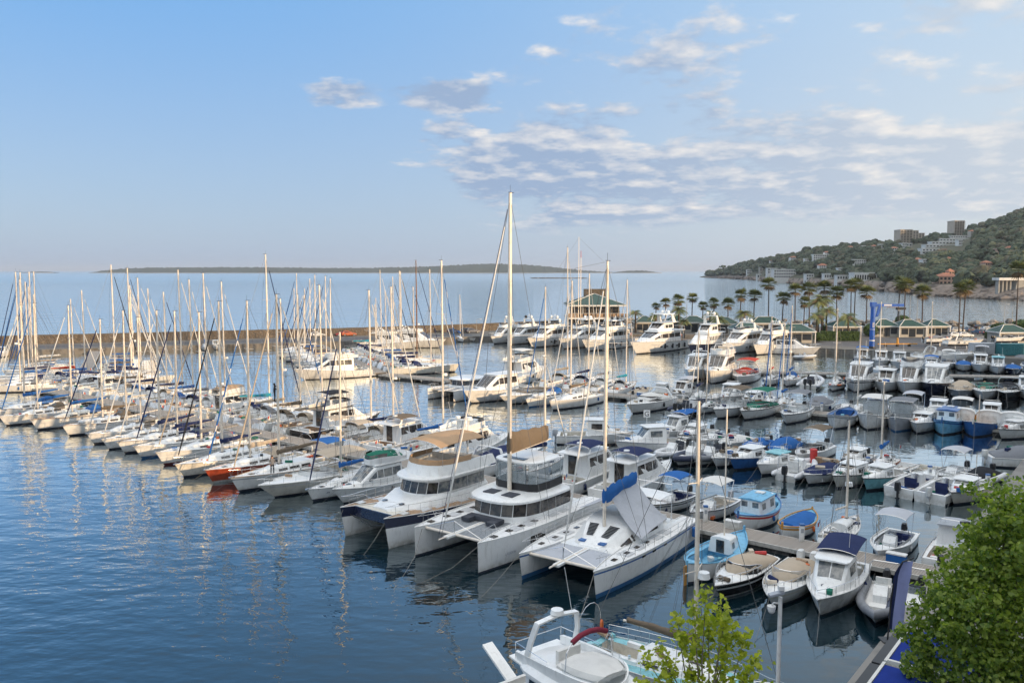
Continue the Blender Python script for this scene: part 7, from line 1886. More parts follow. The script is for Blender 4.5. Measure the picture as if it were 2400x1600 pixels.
# ---- palms
LEAFP = mat('palm_green', (0.20, 0.21, 0.06), 0.6, var=0.2, vscale=0.5, col2=(0.085, 0.115, 0.04))
LEAFD = mat('dry_palm_thatch', (0.17, 0.12, 0.065), 0.9, var=0.2, vscale=0.5)
TRUNKP = mat('palm_trunk', (0.075, 0.055, 0.042), 0.9, var=0.2, vscale=1.0, bump=0.1, bscale=3)
def fan_crown(seed):
 r = random.Random(seed); mb = MB()
 for i in range(46):
  az = i * 2.4 + r.uniform(-.2, .2); el = r.uniform(-.45, 1.30) if i < 40 else r.uniform(-1.2, -.7)
  m = 0 if el > -.6 else 1
  d = Vector((cos(az) * cos(el), sin(az) * cos(el), sin(el))); L = r.uniform(.7, 1.0)
  u = Vector((-sin(az), cos(az), 0)); w = d.cross(u)
  base = d * L * .45; 
  mb.add([(0, 0, 0), tuple(base + u * .02), tuple(base - u * .02)], [(0, 1, 2)], m)
  nb = 7
  for k in range(nb):
   a = (k / (nb - 1) - .5) * 2.4; tip = base + (d * cos(a) + u * sin(a)) * L * .72 - Vector((0, 0, .13 * L * (.4 + abs(a) * .5)))
   p1 = base + (d * cos(a - .17) + u * sin(a - .17)) * L * .36; p2 = base + (d * cos(a + .17) + u * sin(a + .17)) * L * .36
   mb.add([tuple(base), tuple(p1), tuple(tip), tuple(p2)], [(0, 1, 2, 3)], m)
 return mb
def feather_crown(seed):
 r = random.Random(seed); mb = MB()
 for i in range(34):
  az = i * 2.4 + r.uniform(-.2, .2); el = r.uniform(.05, 1.25); L = r.uniform(.85, 1.1); m = 0 if r.random() < .85 else 1
  u = Vector((-sin(az), cos(az), 0)); h = Vector((cos(az), sin(az), 0)); pts = []
  for k in range(8):
   t = k / 7; pts.append(h * (cos(el) * t * L + .25 * t * t * L * sin(el)) + Vector((0, 0, sin(el) * t * L - .85 * t * t * L * (.55 + .4 * cos(el)))))
  for k in range(7):
   for sd in (1, -1):
    for q in (0, .5):
     p = pts[k].lerp(pts[k + 1], q); n = pts[k].lerp(pts[k + 1], q + .42); wv = .26 * sin(pi * min(.97, (k + q + 1.2) / 8.6)) + .03
     mb.add([tuple(p), tuple(n), tuple(n + u * sd * wv + (pts[k + 1] - pts[k]) * .6 - Vector((0, 0, wv * .55)))], [(0, 1, 2)], m)
 return mb
CROWNS = {('f', i): None for i in range(3)}
for i in range(3):
 CROWNS[('f', i)] = fan_crown(50 + i).build('tmp', [LEAFP, LEAFD]).data; CROWNS[('d', i)] = feather_crown(70 + i).build('tmp', [LEAFP, LEAFD]).data
for o in [o for o in bpy.data.objects if o.name.startswith('tmp')]: bpy.data.objects.remove(o)
def palm(px, py, kind, rad, d, label, seed):
 r_ = random.Random(seed); z = ZAT(d, py); x = (px - 1200) / FPX * d
 r = tag(empty('palm_tree', (x, d, GZ)), label, 'palm tree', 'palms on the promenade')
 h = z - GZ; lean = r_.uniform(-.03, .03) * h
 tr = .19 if kind == 'f' else .30
 MB().tube([(0, 0, 0), (lean * .1, 0, h * .25), (lean * .4, 0, h * .6), (lean, 0, h)], [tr * 1.35, tr, tr * .85, tr * .7], 8).build('trunk', TRUNKP, r, smooth=60)
 c = bpy.data.objects.new('crown', CROWNS[(kind, seed % 3)]); COL.objects.link(c); c.parent = r; c.location = (lean, 0, h); c.scale = (rad * .88, rad * .88, rad * .88 * r_.uniform(.85, 1.1)); c.rotation_euler = (0, 0, r_.random() * 6)
pal = [(1537, 717, 'f', 2.0, 268), (1561, 709, 'f', 2.3, 268), (1591, 704, 'f', 2.9, 262), (1622, 698, 'f', 2.6, 268), (1647, 716, 'f', 2.3, 266), (1674, 711, 'f', 2.4, 264), (1707, 712, 'f', 2.7, 262), (1735, 692, 'f', 3.0, 258), (1767, 693, 'f', 3.0, 258), (1802, 666, 'f', 3.4, 256), (1834, 698, 'f', 3.0, 254), (1864, 679, 'f', 3.0, 250), (1885, 708, 'f', 2.5, 250), (1898, 676, 'f', 3.2, 250), (1930, 674, 'f', 3.0, 252), (1962, 685, 'f', 3.2, 248), (1995, 670, 'f', 3.3, 246), (2003, 664, 'f', 3.2, 250), (2032, 685, 'f', 3.2, 244), (2105, 664, 'f', 3.0, 246), (2120, 668, 'f', 3.1, 242), (2163, 685, 'f', 3.3, 242), (2250, 678, 'f', 3.0, 238), (2259, 672, 'f', 3.3, 240), (2384, 632, 'f', 3.4, 236), (1919, 706, 'd', 4.0, 240), (1928, 700, 'd', 4.0, 242),
 (1490, 733, 'd', 2.8, 250), (1592, 726, 'd', 3.2, 250), (1664, 735, 'd', 3.0, 250), (1687, 748, 'd', 3.4, 236), (1745, 735, 'd', 3.6, 244), (1536, 740, 'd', 2.8, 248), (1938, 728, 'd', 4.2, 228), (1990, 744, 'd', 3.6, 224), (1915, 742, 'd', 3.4, 226), (1604, 754, 'd', 2.4, 230)]
pal.sort(key=lambda q: q[0])
for i, (px, py, kd, rd, d) in enumerate(pal):
 nm = ('slender fan palm' if kd == 'f' else 'bushy arching date palm')
 palm(px, py, kd, rd, d, f'{nm}, {ORD[i]} palm from the left along the promenade', 400 + i)

# ---- hedge, bushes
HEDGE = mat('hedge_leaves', (0.045, 0.085, 0.022), 0.8, var=0.3, vscale=1.5, bump=0.6, bscale=6, col2=(0.085, 0.14, 0.035))
def leafy(parent, name, mt, pts, n, size, seed, flat=1.0):
 """cloud of small leaf faces: pts = function(rnd) -> (point, normal)"""
 r = random.Random(seed); vs = []; fs = []
 for i in range(n):
  p, nn = pts(r); s = size * r.uniform(.6, 1.3)
  a = Vector((r.uniform(-1, 1), r.uniform(-1, 1), r.uniform(-1, 1))); nn = (nn + a * .9)
  if nn.length < 1e-3: nn = Vector((0, 0, 1))
  nn.normalize(); u = nn.orthogonal().normalized(); ang = r.random() * 6.28; w = nn.cross(u); u, w = u * cos(ang) + w * sin(ang), w * cos(ang) - u * sin(ang)
  o = len(vs); vs += [tuple(p - u * s), tuple(p + w * s * .55), tuple(p + u * s), tuple(p - w * s * .55)]; fs.append((o, o + 1, o + 2, o + 3))
 mb = MB(); mb.add(vs, fs); return mb.build(name, mt, parent)
def bush(name, c, rr, label, seed, size=.35, n=500, cat='bush', box=False, mt=None):
 r0 = tag(empty(name, c), label, cat)
 core = MB()
 if box: core.box(-rr[0] * .93, rr[0] * .93, -rr[1] * .93, rr[1] * .93, 0, rr[2] * .95)
 else: core.ball((0, 0, rr[2] * .5), (rr[0] * .85, rr[1] * .85, rr[2] * .5), 0, 9, 6)
 core.build('branch_mass', HEDGE if mt is None else mt, r0)
 def f(r):
  if box:
   k = r.random()
   if k < .5: return Vector((r.uniform(-rr[0], rr[0]), -rr[1], r.uniform(.1, rr[2]))), Vector((0, -1, 0))
   return Vector((r.uniform(-rr[0], rr[0]), r.uniform(-rr[1], rr[1]), rr[2])), Vector((0, 0, 1))
  a, b_ = r.random() * 6.28, r.uniform(-.9, 1.4); d = Vector((cos(a) * cos(b_), sin(a) * cos(b_), sin(b_))); q = r.uniform(.8, 1.05)
  return Vector((d.x * rr[0] * q, d.y * rr[1] * q, rr[2] * .5 + d.z * rr[2] * .5 * q)), d
 leafy(r0, 'leaves', mt or HEDGE, f, n, size, seed)
 return r0
hd_ = P(1972, 799, GZ); bush('clipped_hedge', (hd_.x, hd_.y + 1, GZ), (5.0, .9, 2.4), 'long clipped green hedge left of the crane', 61, .3, 1500, 'hedge', True)
hd_ = P(1919, 801, GZ); bush('round_bush', (hd_.x, hd_.y + .5, GZ), (1.3, 1.2, 2.4), 'rounded bright green bush at the hedge end', 62, .25, 700)
for i, (px, py, w_, h_, lb) in enumerate([(2040, 786, 2.0, 3.6, 'leafy shrub between hedge and crane'), (2115, 758, 2.6, 3.2, 'low green shrub behind the crane jib'), (2345, 776, 3.0, 2.8, 'dark shrub beside the parked cars'), (2330, 796, 2.6, 3.4, 'dark shrub left of the stored motor boat'), (2396, 768, 3.2, 3.0, 'shrub behind the right pavilion'), (1945, 778, 2.2, 3.0, 'shrub below the arching palms')]):
 q = P(px, py + 3, GZ); bush('shrub', (q.x, q.y, GZ), (w_, w_ * .8, h_), lb, 63 + i, .35, 600)

# ---- cars
def make_car(paint):
 r = empty('parked_car')
 sec = [(-2.1, .55, .80), (-2.05, .35, .95), (-1.3, .28, .98), (.9, .28, .95), (1.9, .32, .80), (2.1, .45, .65)]
 MB().loft([[(x, .86, z0), (x, .88, lerp(z0, z1, .6)), (x, .78, z1), (x, -.78, z1), (x, -.88, lerp(z0, z1, .6)), (x, -.86, z0)] for x, z0, z1 in sec], 0, True, True, True).build('body', paint, r, smooth=40)
 H = House([(-2.0, .76, .60, .92, .96), (-1.5, .78, .62, .94, 1.46), (-.2, .78, .62, .94, 1.50), (.95, .76, .66, .92, .96)], e=.08, camber=.03)
 c = H.mesh(r, paint, 'cabin'); H.side(c, -1.4, -.35, .2, .85, DARKW); H.side(c, -.25, .45, .2, .85, DARKW, v1b=.6); H.top(c, -.1, .85, -.9, .9, DARKW, 'windscreen'); H.top(c, -1.95, -1.55, -.85, .85, DARKW, 'rear_window')
 for x in (-1.3, 1.3):
  for y in (-.80, .80):
   w = MB().tube([(x, y - .1, .31), (x, y + .1, .31)], .31, 12).build('wheel', BLACK, r); MB().tube([(x, y - .11, .31), (x, y + .11, .31)], .17, 8).build('rim', STEEL, w)
 for y in (-.6, .6): MB().box(2.0, 2.12, y - .15, y + .15, .58, .70).build('headlight', GLASSL, r); MB().box(-2.13, -2.05, y - .15, y + .15, .68, .82).build('tail_light', RED, r)
 return r
PAINTS = [mat('car_' + n, c, .25, var=.02, coat=.6) for n, c in (('black', (.015, .015, .018)), ('blue', (.02, .05, .22)), ('silver', (.35, .36, .37)), ('white', (.65, .65, .64)), ('orange', (.45, .11, .03)), ('navy', (.015, .025, .07)), ('red', (.30, .02, .02)), ('grey', (.12, .12, .13)))]
carm = [make_car(p) for p in PAINTS]; used = set()
CN = ['black', 'blue', 'silver', 'white', 'orange', 'navy', 'red', 'grey']
def car(k, pos, rz, label, group):
 r = carm[k] if k not in used else copy_tree(carm[k]); used.add(k)
 r.location = pos; r.rotation_euler = (0, 0, rz); tag(r, label, 'car', group)
ang = atan2(bw.y, bw.x)
rowc = [(452, 790, 7), (503, 788, 0), (548, 788, 1), (600, 787, 5), (626, 786, 2), (668, 785, 7), (744, 785, 3), (803, 783, 6), (818, 783, 4), (872, 780, 0), (1064, 777, 5), (1086, 776, 0), (1108, 776, 7)]
for i, (px, py, k) in enumerate(rowc):
 q = P(px, py + 4, GZ); car(k, (q.x, q.y, GZ + .004), ang + (.0 if i % 2 else pi), f'{CN[k]} car parked by the breakwater wall, {ORD[i]} from the left', 'cars along the breakwater')
for i, (px, py, k) in enumerate([(2243, 778, 2), (2268, 777, 7), (2262, 790, 3), (2291, 783, 5), (2315, 776, 3), (2240, 790, 3), (2332, 772, 2), (2300, 771, 0)]):
 q = P(px, py, GZ); car(k, (q.x, q.y, GZ + .004), [0.1, 1.5, .05, 1.6, .0, .1, .2, .1][i], f'{CN[k]} car parked behind the boat yard, {ORD[i]} of that car park', 'cars in the yard car park')

# ---- boats and containers stored on land
def stored(made, px, py, head, label):
 root, H = made[0], made[1]; q = P(px, py, GZ)
 place(root, q, heading(head), H.L, H.rake); root.location.z = GZ + .95; tag(root, label, 'motor boat', 'boats stored ashore')
 for ch in list(root.children):
  if ch.name.startswith('mooring'): bpy.data.objects.remove(ch)
 for x in (-.3, 0.0, .25):
  for y in (-.35, .35): MB().tube([(x * H.L, y * H.B, -.95), (x * H.L, y * H.B * .8, -.1)], .06, 5).build('prop_stand', STEEL, root)
stored(sportboat(L=9.5, seed=501, arch=True), 2292, 816, Vector((1, .05, 0)), 'white sport cruiser stored ashore with tall arch')
stored(sportboat(L=7.5, seed=502, arch=False, obs=1, cov='grey'), 2222, 810, Vector((1, .1, 0)), 'covered white speedboat stored ashore left of the larger cruiser')
stored(sportboat(L=8.0, seed=503, arch=False, obs=2), 2390, 808, Vector((1, .05, 0)), 'white speedboat stored ashore near the right edge')
put(G2, sportboat(L=11.5, seed=504, arch=True, boot=BOOTN), P(2288, 845), Vector((1, -.03, 0)), 'long white sport cruiser lying broadside', 'motor cruiser')
label_fleet()
TEALC = mat('container_teal', (.03, .16, .18), .6, var=.1); GREYC = mat('container_grey', (.36, .38, .40), .6, var=.1)
for px0, px1, py, m_, lb in ((2283, 2332, 832, GREYC, 'pale grey storage container'), (2346, 2412, 834, TEALC, 'teal storage container at the right edge')):
 a, c_ = P(px0, py, GZ), P(px1, py, GZ); r = tag(empty('storage_container', ((a.x + c_.x) / 2, a.y + 1.3, GZ)), lb, 'container'); w = (c_.x - a.x) / 2
 MB().box(-w, w, -1.2, 1.2, .12, 2.5).build('body', m_, r); MB().box(-w * 1.01, w * 1.01, -1.25, 1.25, 2.501, 2.62).build('roof', m_, r)
 for i in range(12): MB().box(-w + (i + .2) * w / 6, -w + (i + .6) * w / 6, -1.27, -1.205, .2, 2.45).build('rib', m_, r)
 for x in (-w * .9, w * .9): MB().box(x - .15, x + .15, -1.1, 1.1, 0, .119).build('skid', BLACK, r)

# ---- lamp posts
def lamp(px, top, base, label, arm=True):
 q = P(px, base, GZ); h = ZAT(q.y, top) - GZ
 r = tag(empty('lamp_post', (q.x, q.y, GZ)), label, 'lamp post', 'lamp posts'); MB().tube([(0, 0, 0), (0, 0, h)], [.11, .06], 6).build('pole', CONCL, r)
 MB().tube([(0, 0, h), (.3, 0, h + .25), (1.2, 0, h + .3)], .04, 5).build('arm', CONCL, r); MB().box(.9, 1.6, -.15, .15, h + .22, h + .34).build('lamp_head', FASC, r)
for px, tp, bs, lb in ((1609, 690, 760, 'thin street lamp among the palms above the largest yacht'), (2131, 694, 766, 'thin street lamp left of two between palms'), (2148, 696, 766, 'thin street lamp right of two between palms'), (2352, 715, 768, 'thin street lamp near the right shore'), (2371, 718, 768, 'rightmost thin street lamp by the shore'), (1117, 750, 779, 'street lamp beside the parked cars on the breakwater')):
 lamp(px, tp, bs, lb)

# ================================================================== PONTOON FURNITURE
def locker(px, w, label, seed):
 best = min((pier3a.lerp(PC_END, k / 1200) for k in range(1201)), key=lambda p: abs(1200 + p.x / p.y * FPX - px))
 r = tag(empty('storage_locker', (best.x, best.y, .62), atan2(PC.y, PC.x)), label, 'locker', 'white lockers on the pontoon')
 n = 9; arc = [(w / 2 * cos(pi * k / (n - 1)), 1.75 + .42 * sin(pi * k / (n - 1))) for k in range(n)]
 out = [(w / 2, 0)] + arc + [(-w / 2, 0)]
 MB().loft([[(x, y, z) for x, z in out] for y in (-.55, .55)], 0, True, True, True).build('body', W_, r)
 MB().loft([[(x * 1.04, y, z * 1.03) for x, z in arc] + [(x * 1.0, y, z * .985) for x, z in reversed(arc)] for y in (-.62, .62)], 0, True, True, True).build('arched_roof', FASC, r)
 sgn = 1 if (Vector((0, 1, 0)).dot(PCn) * cos(atan2(PC.y, PC.x)) > 0) else -1
 MB().box(-w * .32, w * .32, sgn * .553 - .01, sgn * .553 + .012, .15, 1.6).build('door', W3, r)
for i, (px, w, lb) in enumerate([(2060, 2.7, 'leftmost white arched locker behind the fishing boats'), (2134, 2.6, 'white arched locker second from left on the pontoon'), (2206, 2.2, 'white arched locker third from left on the pontoon'), (2268, 2.7, 'white arched locker fourth from left on the pontoon'), (2332, 2.7, 'white arched locker second from the right edge'), (2388, 2.6, 'rightmost white arched locker on the pontoon')]): locker(px, w, lb, i)
def on_line(a, b, px): return min((a.lerp(b, k / 1500) for k in range(1501)), key=lambda p: abs(1200 + p.x / p.y * FPX - px))
def pedestal(p, label, top=None):
 r = tag(empty('service_pedestal', (p.x, p.y, p.z)), label, 'pedestal', 'white service posts on the pontoons')
 MB().box(-.15, .15, -.12, .12, 0, 1.15).build('post', W_, r); MB().box(-.17, .17, -.14, .14, 1.152, 1.28).build('cap', top or BLUEP, r); MB().box(-.10, .10, -.135, -.121, .65, .95).build('socket_panel', GREYP, r)
for i, px in enumerate((1650, 1885, 2290)): pedestal(on_line(P1A, P1B, px) + QDn * .9, f'white service post on the nearest pontoon, {ORD[i]} from the left')
for i, px in enumerate((1560, 1835, 2040, 2190, 2330)): pedestal(on_line(pier2a, pier2b, px) - P2N * .9, f'white service post on the middle pontoon, {ORD[i]} from the left')
for i, px in enumerate((1600, 1760, 1930)): pedestal(on_line(pier3a, PC_END, px) - PCn * .9, f'white service post on the third pontoon, {ORD[i]} from the left')
p = on_line(pier2a, pier2b, 1918); r = tag(empty('fire_cabinet', (p.x, p.y, .62)), 'red fire cabinet standing on the middle pontoon', 'fire cabinet')
MB().tube([(0, 0, 0), (0, 0, 1.35)], .36, 12).build('body', RED, r, smooth=40); MB().tube([(0, 0, 1.352), (0, 0, 1.5)], [.40, .32], 12).build('cap', RED, r, smooth=40)
p = on_line(pier2a, pier2b, 1950); r = tag(empty('pontoon_bench', (p.x, p.y, .62), atan2(P2D.y, P2D.x)), 'brown wooden locker bench on the middle pontoon', 'bench')
MB().box(-1.0, 1.0, -.1, .25, .0, .7).build('front', TEAK, r); MB().box(-1.05, 1.05, -.15, .35, .701, .76).build('lid', TEAK, r)
for i in range(14):
 a_, b_, nn_, nm = ((P1A, P1B, QDn, 'nearest'), (pier2a, pier2b, -P2N, 'middle'), (pier3a, PC_END, -PCn, 'third'))[i % 3]; px = (1720, 1600, 1500, 1980, 1760, 1650, 2120, 2110, 1780, 1300, 2260, 1860, 900, 1700)[i]
 p = on_line(a_, b_, px) + nn_ * .7; r = tag(empty('dock_box', (p.x, p.y, .62), atan2(PA.y, PA.x)), f'low storage box on the {nm} pontoon, {ORD[i // 3]} counted along it', 'dock box', 'dock boxes'); MB().box(-.6, .6, -.28, .28, 0, .5).build('body', (W3, C_GREY, C_BLUE, W3)[i % 4], r); MB().box(-.63, .63, -.31, .31, .502, .58).build('lid', W3, r)
def sign(p, letter, label, h=1.9, s=.85):
 r = tag(empty('pontoon_sign', (p.x, p.y, .62)), label, 'sign'); MB().tube([(0, .03, 0), (0, .03, h)], .05, 6).build('post', W_, r); MB().box(-s / 2, s / 2, 0, .05, h - .1, h + s).build('board', W_, r)
 cu = bpy.data.curves.new('letter', 'FONT'); cu.body = letter; cu.size = s * 1.05; cu.align_x = 'CENTER'; cu.extrude = .006
 tt_ = bpy.data.objects.new('glyph', cu); me_ = bpy.data.meshes.new_from_object(tt_); bpy.data.objects.remove(tt_); t = bpy.data.objects.new('letter', me_); COL.objects.link(t); me_.materials.clear(); me_.materials.append(BLACK); t.parent = r; t.location = (0, -.01, h + .05); t.rotation_euler = (pi / 2, 0, 0)
sign(pf0 - pfd * .2, 'F', 'white sign with black letter F at the left pontoon end')
q = pier2b; sign(q + Vector((-.3, -.4, 0)), 'G', 'white sign with letter G at the middle pontoon end', 2.6, .75)
def pole_cam(px, py, d, label, h0=1.0):
 q = PD(px, py, d); r = tag(empty('camera_pole', (q.x, d, h0)), label, 'camera pole'); h = q.z - h0
 MB().tube([(0, 0, 0), (0, 0, h)], [.085, .075], 10).build('pole', FASC, r, smooth=60)
 MB().tube([(0, 0, h - .25), (-.25, 0, h - .22), (-.32, 0, h - .36)], .03, 6).build('bracket', FASC, r); MB().tube([(-.32, 0, h - .34), (-.32, 0, h - .46)], [.16, .15], 10).ball((-.32, 0, h - .48), (.14, .14, .16), 0, 10, 6).build('dome_camera', FASC, r, smooth=50)
 MB().hexa([(-.42, -.13, h + .02), (.12, -.13, h + .16), (.12, .13, h + .16), (-.42, .13, h + .02)], [(-.42, -.13, h + .10), (.12, -.13, h + .24), (.12, .13, h + .24), (-.42, .13, h + .10)]).build('floodlight', GREYP, r); MB().box(-.08, .12, -.1, .1, h + .26, h + .42).build('sensor_box', FASC, r)
pole_cam(1829, 1398, 30, 'white pole with dome camera between the small tree and boats')
q = PD(2267, 1228, 44); r = tag(empty('quay_lamp', (q.x, 44, 1.0)), 'slim white lamp pole beside the plane tree', 'lamp post')
MB().tube([(0, 0, 0), (0, 0, q.z - 1)], .07, 8).build('pole', FASC, r, smooth=60); MB().box(-.35, .1, -.1, .1, q.z - 1.0, q.z - .85).build('lamp_head', BLACK, r)
q = on_line(pier3a, PC_END, 1610); r = tag(empty('pontoon_lamp', (q.x, q.y, .62)), 'tall grey lamp pole on the third pontoon', 'lamp post'); MB().tube([(0, 0, 0), (0, 0, ZAT(q.y, 945) - .6)], .10, 8).build('pole', CONCL, r, smooth=60)
MB().box(-.3, .3, -.2, .2, ZAT(q.y, 945) - .6, ZAT(q.y, 940) - .6).build('lamp_head', GREYP, r)
def banner():
 q = P(2080, 1500, 1.0); d = q.y; top = ZAT(d, 1306)
 r = tag(empty('feather_banner', (q.x, d, 1.0)), 'tall pale blue feather banner at the quay edge', 'banner'); h = top - 1.0; k = d / FPX
 LAV = cloth('lavender', (.30, .34, .62), 0.01); pole = [(0, 0, 0), (.1, 0, h * .5), (.28, 0, h * .82), (.62, 0, h * .95), (1.2, 0, h)]
 MB().tube(pole, .04, 6).build('pole', BLACK, r)
 rows = []
 for i in range(12):
  t = i / 11; z = lerp(h * .10, h * .93, t); x0 = .05 + .18 * t * t + (.28 * max(0, t - .85) / .15); w = lerp(.72, .95, t) if t < .8 else lerp(.95, .62, (t - .8) / .2); rows.append([(x0 + w * j / 4, .06 * sin(j * 1.4 + t * 5), z + (.12 * h * .25 * j / 4 * t if t > .7 else 0)) for j in range(5)])
 mb = MB(); mb.loft(rows, 0, False, False, False, fm=lambda i, k: 1 if k == 0 else 0); mb.loft([[(x, y + .01, z) for x, y, z in rw] for rw in rows], 0, False, False, False, fm=lambda i, k: 1 if k == 0 else 0); mb.build('flag_cloth', [LAV, C_NAVY], r, smooth=50)
 MB().box(-.35, .35, -.35, .35, 0, .06).build('base_plate', BLACK, r)
banner()
AWB = cloth('awning_blue', (.012, .035, .24), 0.01)
def awning(c0, along, across, n0, n1, w, label):
 a, b_ = c0 + along * n0, c0 + along * n1; z = 4.2
 r = tag(empty('terrace_awning', (a.x, a.y, 0), atan2(along.y, along.x)), label, 'awning', 'blue awnings on the terrace'); L = n1 - n0; sg = -1
 MB().box(.15, L - .15, sg * w + (0.1 if sg < 0 else 0), sg * .25 if sg > 0 else -.25, z, z + .03).build('cloth', AWB, r); MB().box(0, L, -.24, -.12, z - .10, z + .08).build('white_rail', FASC, r); MB().box(0, .14, -w, -.25, z - .06, z + .12).build('cross_beam', FASC, r)
 MB().box(0, L, -.10, .35, z - .25, z - .12).build('gutter', BLACK, r)
 for x in (.1, L - .1): MB().box(x - .06, x + .06, -.22, -.10, 1.0, z - .11).build('post', FASC, r)
c0 = P(2025, 1600, 4.2); awning(c0, QD, None, -9, 2.2, 6, 'near blue awning at the lower right corner'); awning(c0, QD, None, 2.35, 6.5, 6, 'farther blue awning behind the plane tree')
r = tag(empty('quay_railing', (0, 0, 0)), 'short steel railing at the banner on the quay edge', 'railing')
for k in range(3):
 pq_ = P(2080, 1508, 1.0) + QD * (k * .55) + (-U) * .35; MB().tube([(pq_.x, pq_.y, 1.0), (pq_.x, pq_.y, 1.95)], .03, 6).build('post', STEEL, r)
pa_ = P(2080, 1508, 1.0) + (-U) * .35; pb_ = pa_ + QD * 1.1
for z in (1.5, 1.95): MB().tube([(pa_.x, pa_.y, z), (pb_.x, pb_.y, z)], .03, 6).build('rail', STEEL, r)

# ================================================================== TREES NEAR THE CAMERA
def leaf_material(name, c1, c2):
 m = bpy.data.materials.new(name); m.use_nodes = True; T = NT(m.node_tree)
 g = T.node('ShaderNodeNewGeometry'); c = T.mix(g.outputs['Random Per Island'], c1, c2)
 d = T.node('ShaderNodeBsdfPrincipled'); T.l.new(c, d.inputs['Base Color']); d.inputs['Roughness'].default_value = .5
 t = T.node('ShaderNodeBsdfTranslucent'); T.l.new(T.mix(1.0, c, (1.5, 1.6, .7), 'MULTIPLY'), t.inputs[0])
 mx = T.node('ShaderNodeMixShader', inp={0: .52}); T.l.new(d.outputs[0], mx.inputs[1]); T.l.new(t.outputs[0], mx.inputs[2])
 o = T.node('ShaderNodeOutputMaterial'); T.l.new(mx.outputs[0], o.inputs[0]); return m
LEAF1 = leaf_material('plane_leaf', (.075, .145, .022), (.33, .40, .07)); LEAF2 = leaf_material('young_plane_leaf', (.22, .28, .022), (.50, .52, .055))
BARK = mat('plane_bark', (.20, .17, .12), .9, var=.2, vscale=2.0)
LOBE = [(0, 0), (.35, -.12), (.30, .12), (.62, .42), (.42, .38), (.40, .55), (.0, 1.0), (-.40, .55), (-.42, .38), (-.62, .42), (-.30, .12), (-.35, -.12)]
def leaves(parent, pts, size, mt, seed, up=.35):
 r = random.Random(seed); vs = []; fs = []
 for p, nn in pts:
  s = size * r.uniform(.45, 1.4); n_ = Vector(nn) * 1.0 + Vector((r.gauss(0, .55), r.gauss(0, .55), r.gauss(0, .55) + up)); n_.normalize()
  u = n_.orthogonal().normalized(); a = r.random() * 6.28; w = n_.cross(u); u, w = u * cos(a) + w * sin(a), w * cos(a) - u * sin(a); o = len(vs)
  fold = r.uniform(.05, .25)
  for x, y in LOBE: vs.append(tuple(p + (u * x + w * (y - .3)) * s + n_ * (abs(x) * fold * s)))
  fs += [(o, o + 1, o + 3, o + 4), (o, o + 4, o + 5, o + 6), (o, o + 6, o + 7, o + 8), (o, o + 8, o + 9, o + 11)]
 mb = MB(); mb.add(vs, fs); return mb.build('leaf_crown', mt, parent)
def tree_limbs(parent, base, tips, r0, seed):
 r = random.Random(seed)
 for tp in tips:
  tp = Vector(tp); m1 = base.lerp(tp, .4) + Vector((r.uniform(-.3, .3), r.uniform(-.3, .3), .3)); MB().tube([base, m1, tp], [r0, r0 * .6, r0 * .15], 6).build('limb', BARK, parent, smooth=60)
def plane_tree():
 d = 31.0; c = PD(2345, 1395, d); r = tag(empty('plane_tree', (c.x, d, 1.0)), 'large leafy plane tree filling the lower right corner', 'tree')
 off = Vector((c.x, d, 1.0)); rn = random.Random(77)
 MB().tube([(0, 0, 0), (.1, 0, 2.5), (0, .1, c.z - 4.2)], [.34, .28, .22], 10).build('trunk', BARK, r, smooth=60)
 cl = []
 spec_ = [(2360, 1180, .0, 1.25), (2330, 1290, .3, 1.5), (2260, 1330, -.3, 1.0), (2215, 1395, -.2, 1.1), (2190, 1460, .0, .95), (2300, 1420, -1.0, 1.7), (2390, 1330, -.5, 1.7), (2400, 1220, .2, 1.2), (2245, 1500, -.6, 1.2), (2160, 1545, -.2, .75), (2200, 1610, -.3, 1.1), (2320, 1560, -1.3, 1.7), (2430, 1470, -.5, 2.0), (2420, 1620, -.8, 2.0), (2130, 1480, .2, .55), (2150, 1600, .3, .7), (2480, 1300, .5, 2.0), (2300, 1690, 0, 2.0), (2350, 1380, 1.6, 1.9), (2290, 1250, .2, .7), (2470, 1580, 1.2, 2.0)]
 for px, py, dd, rad in spec_:
  p = PD(px, py, d + dd * 1.3) - off; cl.append((p, rad))
 for i in range(70):                       # loose sprays that break up the outline
  p, rad = cl[rn.randrange(21)]; v = Vector((rn.uniform(-1, 1), rn.uniform(-1, .3), rn.uniform(-.5, 1))).normalized(); cl.append((p + v * rad * rn.uniform(.95, 1.2), rn.uniform(.18, .42)))
 tree_limbs(r, Vector((0, .1, c.z - 5.0)), [p for p, rad in cl[:14]], .13, 5)
 pts = []
 for p, rad in cl:
  n = int(560 * rad * rad)
  for i in range(n):
   v = Vector((rn.gauss(0, 1), rn.gauss(0, 1), rn.gauss(0, 1))).normalized(); q = rn.random() ** .42
   lump = 1 + .30 * noise.noise(v * 2.3 + p); pts.append((p + Vector((v.x, v.y, v.z * .85)) * rad * q * lump, v * .5))
 leaves(r, pts, .14, LEAF1, 9)
